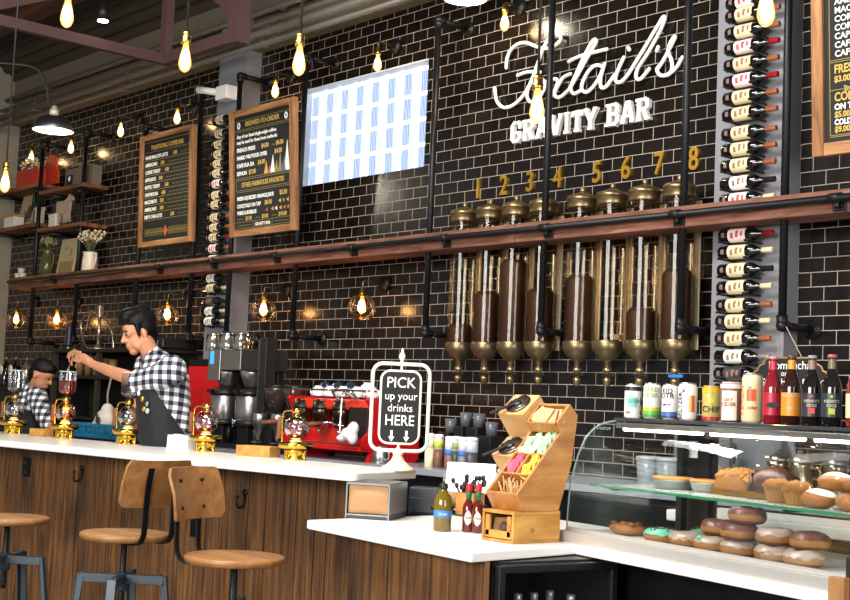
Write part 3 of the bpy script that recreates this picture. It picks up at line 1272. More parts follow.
# -- farmhouse board
t = board('framed menu board headed BREWED-TO-ORDER beside the glass block window', (-8.555, 5.79, 3.262), .90, 1.035, 4.2, .055)
rows = [('BREWED-TO-ORDER', 0, .40, .058, 1, 'CENTER', .88, .001),
        ('Any of our listed single-origin coffees', -.36, .305, .042, 0, 'LEFT', .88, .0012),
        ('may be used for these brew methods:', -.36, .255, .042, 0, 'LEFT', .88, .0012),
        ('FRENCH PRESS', -.36, .185, .047, 0, 'LEFT', .85, .0016), ('$4.00', -.01, .185, .052, 1, 'LEFT', .85, .0015), ('12oz', .13, .188, .022, 2, 'LEFT', 1, 0), ('$4.50', .19, .185, .052, 1, 'LEFT', .85, .0015), ('16oz', .33, .188, .02, 2, 'LEFT', 1, 0),
        ('HARIO V60 POUR OVER', -.36, .118, .047, 0, 'LEFT', .85, .0016), ('$4.50', .17, .118, .052, 1, 'LEFT', .85, .0015),
        ('CAFE SUA DA', -.36, .05, .047, 0, 'LEFT', .85, .0016), ('$4.00', -.06, .05, .052, 1, 'LEFT', .85, .0015),
        ('SIPHON', -.36, -.018, .047, 0, 'LEFT', .85, .0016), ('$7.00', -.19, -.018, .052, 1, 'LEFT', .85, .0015),
        ('OTHER FARMHOUSE FAVORITES', 0, -.125, .058, 1, 'CENTER', .70, .001),
        ('FRESH SQUEEZED ORANGE JUICE', -.36, -.235, .044, 0, 'LEFT', .78, .0016), ('$5.50', .235, -.235, .052, 1, 'LEFT', .85, .0015),
        ('COCKTAILS ON TAP', -.36, -.30, .044, 0, 'LEFT', .82, .0016), ('$8.00', .03, -.30, .052, 1, 'LEFT', .85, .0015),
        ('WINE & BUBBLES', -.36, -.36, .044, 0, 'LEFT', .82, .0016),
        ('$7.00', -.24, -.412, .046, 1, 'LEFT', .85, .0012), ('$9.00', -.01, -.412, .046, 1, 'LEFT', .85, .0012), ('$10.00', .22, -.412, .046, 1, 'LEFT', .85, .0012),
        ('GRAVITY BAR', 0, -.468, .038, 0, 'CENTER', .9, .001)]
letters(t, 'lettering', rows, LM)
seg = [(-.38, .455, .38, .455), (-.38, .375, .38, .375), (-.38, .36, .38, .36), (-.38, -.045, .38, -.045), (-.38, -.06, .38, -.06), (-.38, -.15, .38, -.15), (-.38, -.165, .38, -.165), (-.37, -.06, -.37, -.15), (.37, -.06, .37, -.15),
       (-.38, -.425, .38, -.425), (-.38, -.478, .38, -.478), (-.13, -.425, -.13, -.478), (.13, -.425, .13, -.478), (-.36, -.455, -.16, -.452), (.16, -.452, .36, -.455), (-.36, -.40, -.27, -.40), (-.1, -.40, -.04, -.40), (.13, -.40, .19, -.40)]
lines(t, seg)
g = G()
for x, z, w_, h_, mi in ((.06, -.04, .035, .11, 1), (.105, -.04, .03, .06, 3), (.15, -.04, .04, .15, 0), (.2, -.04, .035, .1, 2), (.25, -.04, .03, .16, 2), (.30, -.04, .04, .12, 4), (.345, -.04, .045, .25, 0)):
    g = G()
    g.prism([(-w_, 0), (w_*.6, 0), (0, h_)], 0, .002, Matrix.Translation((x, -.0055, z)) @ UPR)
    g.obj('ornament', LM[mi], t)
for s_ in (-1, 1):
    g = G()
    g.prism([(.022*math.cos(a_*PI/8), .03*math.sin(a_*PI/8)) for a_ in range(16)], 0, .002, Matrix.Translation((s_*.33, -.0055, .415)) @ UPR, 0)
    g.prism([(.008*math.cos(a_*PI/8), .015*math.sin(a_*PI/8)) for a_ in range(16)], 0, .0026, Matrix.Translation((s_*.33, -.0055, .415)) @ UPR, 4)
    g.obj('ornament', LM, t)
for k, (x, z, mi) in enumerate(((.24, -.285, 1), (.29, -.285, 2), (.345, -.285, 1), (.06, -.345, 3), (.14, -.345, 1), (.19, -.345, 0), (.25, -.345, 1), (.3, -.345, 3), (.35, -.345, 2))):
    g = G()
    g.prism([(-.02, 0), (.012, .018), (.012, -.018)], 0, .002, Matrix.Translation((x, -.0055, z)) @ UPR)
    g.obj('ornament', LM[mi], t)
for ch in t.children:
    if ch.name.split('.')[0] in ('text_line', 'ruling', 'ornament'):
        ch.scale = (1, 1, .94)
# -- right board (continues beyond the frame)
t = board('framed menu board at the upper right edge listing cafe drinks', (-3.185, 5.79, 3.355), .86, 1.14, 3.0, .065)
rows = []
for k, s_ in enumerate(('ESPRESSO', 'CAFÉ LATTE', 'AMERICANO', 'MACCHIATO', 'CORTADO', 'CORTADITO', 'CAPPUCCINO', 'CAFÉ LATTE', 'CAFÉ CUBANO')):
    rows.append((s_, -.305, .285-k*.0445, .045, 0, 'LEFT', 1.0, .0008))
rows += [('FRESH BREW', -.31, -.155, .062, 1, 'LEFT', .8, .0015), ('$3.00', -.31, -.2, .044, 1, 'LEFT', .9, .0012), ('COLD BREW', -.31, -.297, .062, 1, 'LEFT', .8, .0015), ('ON TAP', -.31, -.341, .042, 0, 'LEFT', .95, .0015), ('$5.00', -.31, -.38, .042, 1, 'LEFT', .9, .0012), ('COLD BOTTLE', -.31, -.418, .04, 0, 'LEFT', .85, .0015), ('$9.00', -.31, -.455, .042, 1, 'LEFT', .9, .0012)]
letters(t, 'lettering', rows, LM)
lines(t, [(-.335, -.098, .335, -.098), (-.335, -.088, .335, -.088), (-.335, .46, -.335, -.47), (-.335, -.47, .335, -.47), (-.335, -.478, .335, -.478), (-.335, -.24, -.26, -.24)])
g = G()
g.prism([(-.02, .02), (.025, 0), (-.02, -.02)], 0, .002, Matrix.Translation((-.235, -.0055, -.24)) @ UPR)
g.obj('ornament', M_olive, t)
g = G()
g.prism([(-.022, .022), (.03, 0), (-.022, -.022)], 0, .002, Matrix.Translation((-.165, -.0055, -.24)) @ UPR)
g.obj('ornament', M_rdec, t)
# -- hanging chalk sign with a scalloped edge
yh = 5.80
cxh = (oY(753, 381, yh).x+oY(829, 381, yh).x)/2
zt_, zs = oY(790, 358, yh).z, oY(790, 381, yh).z
t = thing('chalk_sign', 'hanging scalloped chalk sign on strings behind the cider bottles', 'sign', (cxh, yh, zs))
w_ = .445
hh = zt_-zs


def scallop(w, top, bot):
    q = [(w*.5, 0), (w*.5, .35*top)]
    for k in range(5):
        a_ = -k*PI/8
        q.append((w*.5-.035+.0*k-.035*math.sin(-a_)*.2, .42*top+k*.004))
    return q


half = [(0, hh), (.13, hh), (.145, hh-.012), (.15, hh-.03), (.165, hh-.035), (.182, hh-.045), (.19, hh-.065), (.205, hh-.07), (.218, hh-.085), (.222, hh-.11), (.222, -.16), (.205, -.18), (.19, -.19), (.18, -.21), (.15, -.22), (.14, -.24), (0, -.24)]
full = half+[(-x, y) for x, y in reversed(half[1:-1])]
g = G()
g.prism(full, 0, .008, UPR)
g.obj('panel', M_board, t)
g = G()
g.tube([(x, -.006, y) for x, y in full], .0055, closed=True)
g.obj('gilt_edge', mat('gilt_edge', '#a5814f', .4, .4), t)
g = G()
for s_, x, z, sz in (('Kombucha', 0, .06, .06), ('on tap', 0, .025, .04), ('Strawberry Basil', 0, -.025, .052), ('Ginger Lavender', 0, -.08, .052)):
    g = G()
    g.text(s_, sz, Matrix.Translation((x, -.0085, z)) @ UPR, 0, .0005, 0, 'CENTER', .95)
    g.obj('text_line', M_chalk, t)
for s_ in (-1, 1):
    g = G()
    g.tube([(s_*.195+.014*math.cos(a_), -.0085, -.01+.014*math.sin(a_)) for a_ in [k*PI/6 for k in range(12)]], .0016, closed=True, n=5)
    g.obj('chalk_circle', M_chalk, t)
g = G()
hz = 1.93-zs
hx = PX[9]-cxh
g.tube([(-.075, -.004, hh), (hx-.01, .06, hz+.02), (hx+.01, .06, hz+.02), (.07, -.004, hh)], .0022, n=6)
g.obj('hanging_string', mat('jute_string', '#b9aa92', .9), t)

# ================================================================ wall shelves on the left and what stands on them
M_plank = wood('reclaimed_shelf_plank', '#4a2a18', '#9a6138', '#6d4124', axis=0, freq=6, stretch=.1, rough=.7, isl=.2)


def shelf(lb, x0, x1, y0, z, th=.04):
    t = thing('wall_shelf', lb, 'shelf', ((x0+x1)/2, WY, z), 0, 'plank shelves on the pipe stands')
    g = G()
    g.box(((x0+x1)/2, (y0+6.1)/2, z-th/2), (x1-x0, 6.1-y0, th), bev=.004)
    g.obj('plank', M_plank, t, wld=True)
    for q in range(2):
        x = x0+.2+q*(x1-x0-.4)
        g = G()
        g.cyl((x, y0+.05, z-th-.018), (x, WY, z-th-.018), .017)
        g.cyl((x, WY-.015, z-th-.018), (x, WY, z-th-.018), .042, n=16)
        g.obj('pipe_bracket', M_pipe, t, wld=True)
    return z


YS = 5.81
zU = oY(82, 184, YS).z+.02
xa, xb = oY(39, 192, YS).x, oY(82, 184, YS).x
zU = shelf('upper wall shelf plank under the grey box', xa, xb, YS, zU)
zL = oY(80, 223.5, YS).z+.02
xa2, xb2 = oY(37, 232, YS).x, oY(80, 223.5, YS).x
zL = shelf('lower wall shelf plank under the animal figure', xa2, xb2, YS, zL)
Yq = 5.85
zU2 = oY(37, 184.5, Yq).z+.02
xq = oY(37.5, 184.5, Yq).x
zU2 = shelf('upper wall shelf plank under the red planter, at far left', XL+.05, min(xq, xa-.02), Yq, zU2)
zL2 = oY(36, 224, Yq).z+.02
zL2 = shelf('lower wall shelf plank under the framed picture, at far left', XL+.05, min(oY(36, 224, Yq).x, xa2-.02), Yq, zL2)
M_orange = mat('orange_red_paint', '#b8301a', .5)
M_dry = mat('dried_flowers', '#d7c7a2', .9, 0, .3, 40)
M_stem = mat('dry_stem', '#6b6340', .8)


def sprig(t, base, n, spread, h, fl=.013, nm='flowers', mt=None):
    g, g2 = G(), G()
    for k in range(n):
        a_ = random.random()*2*PI
        q = random.random()**.6*spread
        top = Vector(base)+Vector((q*math.cos(a_), q*math.sin(a_)*.5, h*(.55+.45*random.random())))
        g2.tube([base, Vector(base).lerp(top, .5)+Vector((0, 0, .02)), top], .0022, n=4)
        for j in range(3):
            g.ell(top+Vector((random.uniform(-.02, .02), random.uniform(-.02, .02), random.uniform(-.02, .02))), fl*random.uniform(.6, 1.2), seg=6, rings=4)
    o = g.obj(nm, mt or M_dry, t)
    o['kind'] = 'stuff'
    o = g2.obj('stems', M_stem, t)
    o['kind'] = 'stuff'


# red planter box with dried flowers
y = 5.90
a, b_ = oY(18, 183, y), oY(38, 172, y)
t = thing('planter_box', 'long red planter box with dried flowers on the far left shelf', 'planter', ((a.x+b_.x)/2, y+.06, zU2))
w_ = b_.x-a.x
g = G()
for dx_, dy_, sx_, sy_ in ((0, -.07, w_, .012), (0, .07, w_, .012), (-w_/2+.006, 0, .012, .13), (w_/2-.006, 0, .012, .13)):
    g.box((dx_, dy_, .09), (sx_, sy_, .18))
g.box((0, 0, .01), (w_-.01, .13, .02))
g.obj('box', M_orange, t)
sprig(t, (0, 0, .1), 34, w_*.45, .2, .014)
# red bottle-shaped board
y = 6.0
a, b_ = oY(43, 186, y), oY(58, 186, y)
zt_ = oY(49, 158, y).z
t = thing('cutting_board', 'red bottle-shaped board propped behind the planter on the shelf', 'board', ((a.x+b_.x)/2, y, zU2))
h_, w_ = zt_-zU2, (b_.x-a.x)
half = [(0, h_), (.25*w_, h_), (.33*w_, h_*.93), (.36*w_, h_*.6), (.5*w_, h_*.35), (.5*w_, 0), (0, 0)]
g = G()
g.prism(half+[(-x, z) for x, z in reversed(half[1:-1])], -.012, .012, UPR)
g.obj('board', M_orange, t)
g = G()
g.cyl((0, .0, h_), (0, 0, h_+.03), .012)
g.obj('hanging_loop', M_orange, t)
# grey box with a dark label
y = 5.88
a, b_ = oY(60, 183, y), oY(88, 180, y)
t = thing('storage_box', 'grey box with a dark label on the upper shelf', 'box', ((a.x+b_.x)/2, y+.1, zU))
w_ = b_.x-a.x
for k, (f0, f1, h_) in enumerate(((0, .45, .2), (.45, .74, .23), (.76, 1.0, .2))):
    g = G()
    g.box((w_*((f0+f1)/2-.5), 0, h_/2), (w_*(f1-f0)-.008, .10, h_), bev=.005)
    g.obj('block', mat('grey_brown_board', '#6b6152', .8, 0, .15, 12), t)
g = G()
g.box((-w_*.32, -.052, .09), (w_*.22, .004, .1))
g.obj('dark_label', M_board, t)
g = G()
g.prism([(.03, .0), (.02, .025), (-.02, .025), (-.03, 0), (0, -.03)], 0, .002, Matrix.Translation((-w_*.32, -.0535, .1)) @ UPR)
g.obj('emblem', M_chalk, t)
# animal figure on a stand
y = 5.95
pts = [(57, 222), (57.3, 206), (58, 201), (61, 200.5), (66, 199.5), (69, 196), (70.2, 193), (72, 193.5), (73.8, 196.5), (73.4, 199), (71, 200.5), (70.2, 207), (69.4, 211), (69.3, 216), (70, 220.5), (67.8, 221), (67.3, 213), (66, 212), (65.6, 218), (66.2, 221.5), (63.8, 222), (63.7, 212.5), (61.5, 213), (60, 216), (60.8, 222), (59, 222.5), (58.6, 217)]
P2 = [oY(px, py+1.2, y) for px, py in pts]
z0 = min(p.z for p in P2)
cx_ = sum(p.x for p in P2)/len(P2)
t = thing('animal_figure', 'pale wooden standing animal figure on the lower shelf', 'figurine', (cx_, y, zL))
g = G()
poly = [(p.x-cx_, p.z-zL) for p in P2]
g.prism(poly, -.014, .014, UPR)
g.obj('body', mat('pale_weathered_wood', '#a89480', .8, 0, .15, 20), t)
lo = min(q[1] for q in poly)
g = G()
for dx_ in (-.09, .05):
    g.cyl((dx_, 0, .008), (dx_, 0, lo+.03), .006, n=8)
g.box((0, 0, .004), (.3, .08, .008))
g.obj('stand', M_dark, t)


def picture(lb, px0, px1, pyt, y, z, mats_, lean=10):
    a, b_ = oY(px0, 200, y), oY(px1, 200, y)
    h_ = oY((px0+px1)/2, pyt, y).z-z
    w_ = b_.x-a.x
    t = thing('framed_picture', lb, 'picture', ((a.x+b_.x)/2, y, z+.002))
    t.rotation_euler = (R(-lean), 0, 0)
    g = G()
    g.box((0, 0, h_/2), (w_, .012, h_))
    g.obj('print', mats_[0], t)
    f = .012
    g = G()
    for c, d in (((-w_/2, 0, h_/2), (f, .022, h_)), ((w_/2, 0, h_/2), (f, .022, h_)), ((0, 0, h_-f/2), (w_, .022, f)), ((0, 0, f/2), (w_, .022, f))):
        g.box(c, d)
    g.obj('frame', mats_[1], t)
    g = G()
    for x, z_, w2, h2 in mats_[3]:
        g.box((x*w_, -.008, z_*h_), (w2*w_, .004, h2*h_))
    g.obj('drawing', mats_[2], t)


M_pp = mat('aged_print_paper', '#a39572', .8, 0, .15, 14)
picture('framed print of a dark building on the far left shelf', 19, 33, 193, 6.02, zL2, (M_pp, mat('thin_tan_frame', '#8d744c', .6), mat('ink_drawing', '#4b4436', .8), [(-.1, .35, .12, .3), (.16, .45, .3, .4), (-.3, .3, .15, .15), (0, .2, .8, .04)]))
picture('framed floral picture leaning on the beam behind the white pitcher', 62, 77, 238, 5.93, BZ1, (M_pp, mat('pale_frame', '#b3a27c', .6), mat('picture_ground', '#8c7440', .8), [(0, .2, .9, .34), (.2, .62, .12, .2), (-.15, .75, .2, .08)]), 8)
# white boxes on the left shelf
for (px0, px1, pyb, h_, dp, lb, tp) in ((5, 15, 229, .12, .12, 'tan-topped white box at the far left shelf end', 1), (33, 38, 224, .15, .06, 'narrow white box beside the building print', 0), (40.5, 47, 224, .13, .06, 'white box between the building print and the animal figure', 0)):
    y = 5.9
    a, b_ = oY(px0, pyb, y), oY(px1, pyb, y)
    z = zL if b_.x > xa2+.05 else zL2
    if not tp and b_.x > xa2 and a.x < xa2+.02:
        a.x, b_.x = xa2+.03, xa2+.03+b_.x-a.x
        z = zL
    t = thing('small_box', lb, 'box', ((a.x+b_.x)/2, y+.04, z))
    g = G()
    g.box((0, 0, h_/2), (b_.x-a.x-.01, dp, h_), bev=.006)
    g.obj('box', mat('warm_white_card', '#d9cfbd', .7), t)
    g = G()
    g.box((0, 0, h_+.012), (b_.x-a.x, dp+.01, .03), bev=.006)
    g.obj('box_lid', mat('tan_card', '#a97f4c', .7) if tp else mat('warm_white_card', '#d9cfbd', .7), t)
# trailing plant on the left shelf
p = oY(33, 205, 5.95)
t = thing('trailing_plant', 'dark trailing leaves hanging beside the building print', 'plant', (p.x, 5.98, zU2-.04))
g = G()
for k in range(16):
    a_ = random.uniform(-.5, .6)
    L_ = random.uniform(.14, .3)
    q = [Vector((random.uniform(-.05, .05), random.uniform(-.03, .05), 0))]
    for j in range(1, 5):
        q.append(q[0]+Vector((a_*L_*j/4, 0, -L_*(j/4)**1.6)))
    g.tube(q, [.004, .009, .011, .008, .001], n=5, flat=.3)
g.obj('leaves', mat('dark_leaf', '#232b1c', .6), t)
# glass jug with flowers
p = oY(44, 270, 5.9)
t = thing('glass_jug', 'glass jug of dried flowers on the beam at left', 'jug', (p.x, 5.93, BZ1))
g = G()
g.lathe([(.06, .002), (.075, .01), (.08, .1), (.07, .18), (.05, .235), (.052, .27), (.056, .285)], n=20)
g.obj('jug_body', mat('olive_tinted_glass', '#4d4a2a', .15, 0, .2), t)
g = G()
g.tube(spline([(.052, 0, .255), (.105, 0, .25), (.135, 0, .19), (.12, 0, .11), (.078, 0, .07)], 6), .006)
g.obj('handle', mat('olive_glass_handle', '#6b6740', .2), t)
sprig(t, (0, 0, .25), 30, .12, .15, .015, 'flowers', mat('olive_dry_flowers', '#8d8a58', .9, 0, .3, 40))
# white pitcher with flowers
p = oY(87.5, 269, 5.88)
t = thing('white_pitcher', 'white enamel pitcher with dried flowers on the beam', 'pitcher', (p.x, 5.90, BZ1))
g = G()
g.lathe([(.072, .0), (.078, .01), (.072, .12), (.066, .165), (.07, .185), (.07, .19), (.063, .186), (.06, .12), (.0, .1)], n=22)
g.obj('pitcher_body', mat('warm_white_enamel', '#d8c9b4', .35), t)
g = G()
g.tube(spline([(.066, 0, .165), (.115, 0, .17), (.125, 0, .12), (.1, 0, .06), (.074, 0, .04)], 6), .009)
g.obj('handle', mat('warm_white_enamel', '#d8c9b4', .35), t)
g = G()
for x, z, r in ((-.03, .06, .02), (-.025, .095, .014)):
    g.box((x, -.0735, z), (r, .002, r*.5))
g.obj('printed_mark', mat('dark_print', '#4a4038', .7), t)
sprig(t, (0, 0, .15), 44, .2, .26, .012)
# cups stacked at the left end of the beam
for k, (px, py, dz, lb) in enumerate(((7, 277, 0, 'white cup nearest the left end of the beam'), (13.5, 276.5, 0, 'white cup in the middle of the left beam end group'), (20, 276, 0, 'white cup under another at the left beam end'), (20.5, 272, .058, 'white cup stacked on top at the left beam end'), (24.5, 275.5, 0, 'white cup right of the others on the beam'))):
    p = oY(px, py, 5.9)
    x = max(p.x, -13.17)
    t = thing('white_cup', lb, 'cup', (x, 5.88+.03*(k % 2), BZ1+dz), 0, 'white cups on the beam')
    g = G()
    g.lathe([(.026, 0), (.03, .004), (.04, .056), (.037, .056), (.026, .008), (0, .008)], n=16)
    g.obj('cup_body', mat('warm_white_enamel', '#d8c9b4', .35), t)
    g = G()
    g.tube(spline([(.037, 0, .046), (.058, 0, .04), (.055, 0, .02), (.033, 0, .014)], 4), .004, n=6)
    g.obj('handle', mat('warm_white_enamel', '#d8c9b4', .35), t)
# ================================================================ the bar and its stools
M_bwood = wood('barnwood_cladding', '#38220f', '#86592b', '#613f1e', axis=2, freq=13, stretch=.05, rough=.65, isl=.22, bump=.7, knots=3.6)
BZ = 1.10
bu = Vector((1, .1113, 0)).normalized()
bv = Vector((-bu.y, bu.x, 0))
FC = Vector((-4.87, 3.912, 0))


def bar_pt(s, d, z=0):      # s metres left of the bar end, d metres behind the front edge
    return FC-bu*s+bv*d+Vector((0, 0, z))


def round_poly(pts, r, k=5):
    out = []
    n = len(pts)
    for i in range(n):
        a, b, c = Vector(pts[i-1]).to_2d(), Vector(pts[i]).to_2d(), Vector(pts[(i+1) % n]).to_2d()
        ri = r[i] if isinstance(r, (list, tuple)) else r
        if ri <= 0:
            out.append(tuple(b))
            continue
        p, q = b+(a-b).normalized()*ri, b+(c-b).normalized()*ri
        for j in range(k+1):
            t = j/k
            out.append(tuple(p*(1-t)**2+b*2*t*(1-t)+q*t*t))
    return out


t = thing('bar_counter', 'long barnwood bar with a white stone top along the left', 'bar', (-9, 4.2, 0))
back = lambda x: 4.42+.05*(x+7.4)
poly = round_poly([(-13.2, FC.y-.1113*(13.2-4.87)), (FC.x, FC.y), (-5.07, 4.50), (-13.2, back(-13.2))], [0, .05, .05, 0])
g = G()
g.prism(poly, 1.058, BZ)
top = g.obj('countertop', M_quartz, t, wld=True)
bm_ = top.modifiers.new('b', 'BEVEL')
bm_.width = .006
bm_.segments = 2
bm_.limit_method = 'ANGLE'
g = G()
s = .10
random.seed(3)
ang = math.atan2(bu.y, bu.x)
while s < 8.2:
    w_ = random.choice((.09, .11, .12, .14))
    c = bar_pt(s+w_/2, .29+random.uniform(-.003, .003), .53)
    g.box(c, (w_-.006, .025, 1.055), rz=ang, bev=.004)
    s += w_
g.obj('front_cladding', M_bwood, t, wld=True)
g = G()
s = .10
a_, b_ = bar_pt(.10, .31), bar_pt(.27, .60)
d = (b_-a_)
for k in range(3):
    c = a_+d*((k+.5)/3)+Vector((0, 0, .53))
    g.box(c, (d.length/3-.004, .025, 1.055), rz=math.atan2(d.y, d.x), bev=.003)
g.obj('end_cladding', M_bwood, t, wld=True)
g = G()
g.prism([tuple(bar_pt(.16, .32).to_2d()), tuple(bar_pt(.26, .55).to_2d()), tuple(bar_pt(8.2, .42).to_2d()), tuple(bar_pt(8.2, .32).to_2d())], .02, 1.04)
g.obj('core', M_blk, t, wld=True)
g = G()
g.box(bar_pt(4.1, .36, .05), (8.1, .1, .1), rz=ang)
g.obj('toe_kick', M_blk, t, wld=True)


def on_panel(px, py, d=.275):
    # where the sight line meets the cladding of the bar
    r = ray(px, py)
    o = Vector((0, 0, EYE))
    q = FC+bv*d
    return o+r*((q-o).dot(bv)/r.dot(bv))


M_iron = mat('black_iron', '#0f0f10', .4, .5)
for (px, py), lb in (((82.5, 473), 'black coat hook under the bar top on the left'), ((245.5, 498), 'black coat hook under the bar top right of the stools')):
    p = on_panel(px, py)
    t = thing('coat_hook', lb, 'hook', p, ang, 'coat hooks under the bar')
    g = G()
    g.lathe([(.012, 0), (.018, .004), (.018, .01)], (0, .0, .03), axis=(0, -1, 0), n=12)
    g.box((0, -.004, .01), (.02, .008, .06), bev=.003)
    g.obj('plate', M_iron, t)
    g = G()
    g.tube(spline([(0, -.006, -.01), (0, -.02, -.045), (0, -.05, -.05), (0, -.062, -.02), (0, -.06, .005)], 5), .006)
    g.ell((0, -.06, .008), .01)
    g.obj('prong', M_iron, t)
for (px, py), lb in (((27, 467), 'black power outlet under the left end of the bar'), ((196, 526), 'black power outlet on the cladding behind the middle stools')):
    p = on_panel(px, py)
    t = thing('power_outlet', lb, 'outlet', p, ang, 'black outlets on the bar front')
    g = G()
    g.box((0, -.004, 0), (.085, .012, .125), bev=.005)
    g.obj('cover_plate', M_iron, t)
    for dz in (-.028, .028):
        g = G()
        g.box((0, -.012, dz), (.036, .006, .034), bev=.004)
        g.obj('socket_face', mat('glossy_black', '#060607', .2), t)

# ---- stools
M_seat = wood('oiled_stool_wood', '#80552f', '#a87745', '#946739', axis=0, freq=5, stretch=.05, rough=.42, isl=.04, bump=.05)
M_stool = mat('gunmetal_steel', '#46515a', .42, .55, .12, 30)


def stool(lb, px, py, back_dir, legrot, zseat=.77):
    p = oZ(px, py, zseat)
    t = thing('bar_stool', lb, 'stool', (p.x, p.y, 0), 0, 'wooden bar stools at the bar')
    g = G()
    g.lathe([(0, zseat-.036), (.19, zseat-.036), (.207, zseat-.03), (.212, zseat-.018), (.211, zseat-.006), (.203, zseat-.001), (.12, zseat), (0, zseat-.003)], n=44)
    g.obj('seat', M_seat, t)
    g = G()
    g.cyl((0, 0, zseat-.045), (0, 0, zseat-.035), .1, n=24)
    g.cyl((0, 0, .40), (0, 0, zseat-.04), .0145, n=14)
    z = .42
    while z < zseat-.06:
        g.lathe([(.0145, z), (.0175, z+.004), (.0145, z+.008)], n=14)
        z += .01
    g.obj('threaded_post', mat('dark_screw_steel', '#3a3c3e', .35, .8), t)
    zt_ = zseat-.20
    g = G()
    g.cyl((0, 0, zt_-.075), (0, 0, zt_+.012), .03, n=18)
    g.obj('hub', M_stool, t)
    for k in range(4):
        a = legrot+k*PI/2
        d = Vector((math.cos(a), math.sin(a), 0))
        n_ = Vector((-d.y, d.x, 0))
        g = G()
        M = Matrix((d, n_, (0, 0, 1))).transposed()
        g.box(d*.105+Vector((0, 0, zt_-.02)), (.19, .036, .042), M=M, bev=.003)
        for q in (-.012, .012):
            g.cyl(d*.18+n_*q+Vector((0, 0, zt_)), d*.18+n_*q+Vector((0, 0, zt_+.006)), .006, n=8)
        A, B = d*.205+Vector((0, 0, zt_)), d*.285
        ax = (A-B).normalized()
        M2 = Matrix((n_.cross(ax), n_, ax)).transposed()
        g.box((A+B)/2+Vector((0, 0, .0)), (.012, .042, (A-B).length), M=M2, bev=.002)
        g.box((A+B)/2+n_*.018-d*.012, (.034, .006, (A-B).length-.02), M=M2, bev=.002)
        g.obj('leg', M_stool, t)
    g = G()
    g.tube([(.262*math.cos(i*PI/24), .262*math.sin(i*PI/24), .22) for i in range(48)], .009, closed=True)
    g.obj('foot_ring', M_stool, t)
    if back_dir is not None:
        bd = Vector(back_dir).normalized()
        sd = Vector((-bd.y, bd.x, 0))
        M = Matrix((sd, bd, (0, 0, 1))).transposed().to_4x4()
        g = G()
        n = 30
        vs, fs = [], []
        z0, z1 = zseat+.135, zseat+.355
        outl = []
        for i in range(n+1):
            u = -1+2*i/n
            x = u*.195
            # rounded corners
            e = max(0, abs(x)-.165)
            cut = .03-math.sqrt(max(0, .03**2-e*e)) if e > 0 else 0
            yb = .235-.05*(u*u)
            for (z, tilt) in ((z0+cut, -.012), ((z0+z1)/2, 0), (z1-cut, .028)):
                for th in (0, .014):
                    vs.append(M @ Vector((x, yb+tilt+th, z)))
        for i in range(n):
            a, b = i*6, (i+1)*6
            for r0 in (0, 2):
                fs += [(a+r0, b+r0, b+r0+2, a+r0+2), (a+r0+1, a+r0+3, b+r0+3, b+r0+1)]
            fs += [(a, a+1, b+1, b), (a+4, b+4, b+5, a+5)]
        fs += [(0, 2, 3, 1), (2, 4, 5, 3), (n*6, n*6+1, n*6+3, n*6+2), (n*6+2, n*6+3, n*6+5, n*6+4)]
        g.put(vs, fs, True)
        o = g.obj('backrest', M_seat, t)
        e = o.modifiers.new('e', 'EDGE_SPLIT')
        e.split_angle = R(40)
        for sgn in (-1, 1):
            x = sgn*.085
            yo = .235-.05*(x/.195)**2+.017
            P = [(x, yo+.024, zseat+.32), (x, yo+.006, zseat+.24), (x, yo-.002, zseat+.15), (x, yo-.004, zseat+.06), (x, yo-.012, zseat-.0), (x, yo-.045, zseat-.036), (x*.95, .12, zseat-.041), (x*.9, 0, zseat-.041)]
            P = spline([M @ Vector(q) for q in P], 5)
            g = G()
            for i, q in enumerate(P[:-1]):
                pass
            vs, fs = [], []
            for i, q in enumerate(P):
                tg = (P[min(i+1, len(P)-1)]-P[max(i-1, 0)]).normalized()
                nn = tg.cross(sd).normalized()
                for a, b in ((-.015, -.0035), (.015, -.0035), (.015, .0035), (-.015, .0035)):
                    vs.append(q+sd*a+nn*b)
            for i in range(len(P)-1):
                for k in range(4):
                    l = (k+1) % 4
                    fs.append((i*4+k, i*4+l, (i+1)*4+l, (i+1)*4+k))
            fs += [(3, 2, 1, 0), tuple(len(vs)-4+k for k in range(4))]
            g.put(vs, fs)
            g.obj('back_strap', M_dark, t)
        for sgn in (-1, 1):
            for dz in (.185, .30):
                x = sgn*.085
                yo = .235-.05*(x/.195)**2
                g = G()
                g.cyl(M @ Vector((x, yo+.003, zseat+dz)), M @ Vector((x, yo-.008+(.02 if dz > .2 else -.004), zseat+dz)), .008, n=10)
                g.obj('bolt', M_dark, t)
    return t


vr = Vector((rt.x, rt.y, 0)).normalized()
vf = Vector((fwd.x, fwd.y, 0)).normalized()
stool('wooden bar stool cut off by the left edge of the photo', 8, 516, -vr*.9-vf*.3, R(40))
stool('wooden bar stool whose backrest is turned towards the room', 125, 532, vr*.80-vf*.62, R(48))
stool('wooden bar stool on the right, bolted backrest on its left side', 235, 555, -vr*.93+vf*.38, R(46))

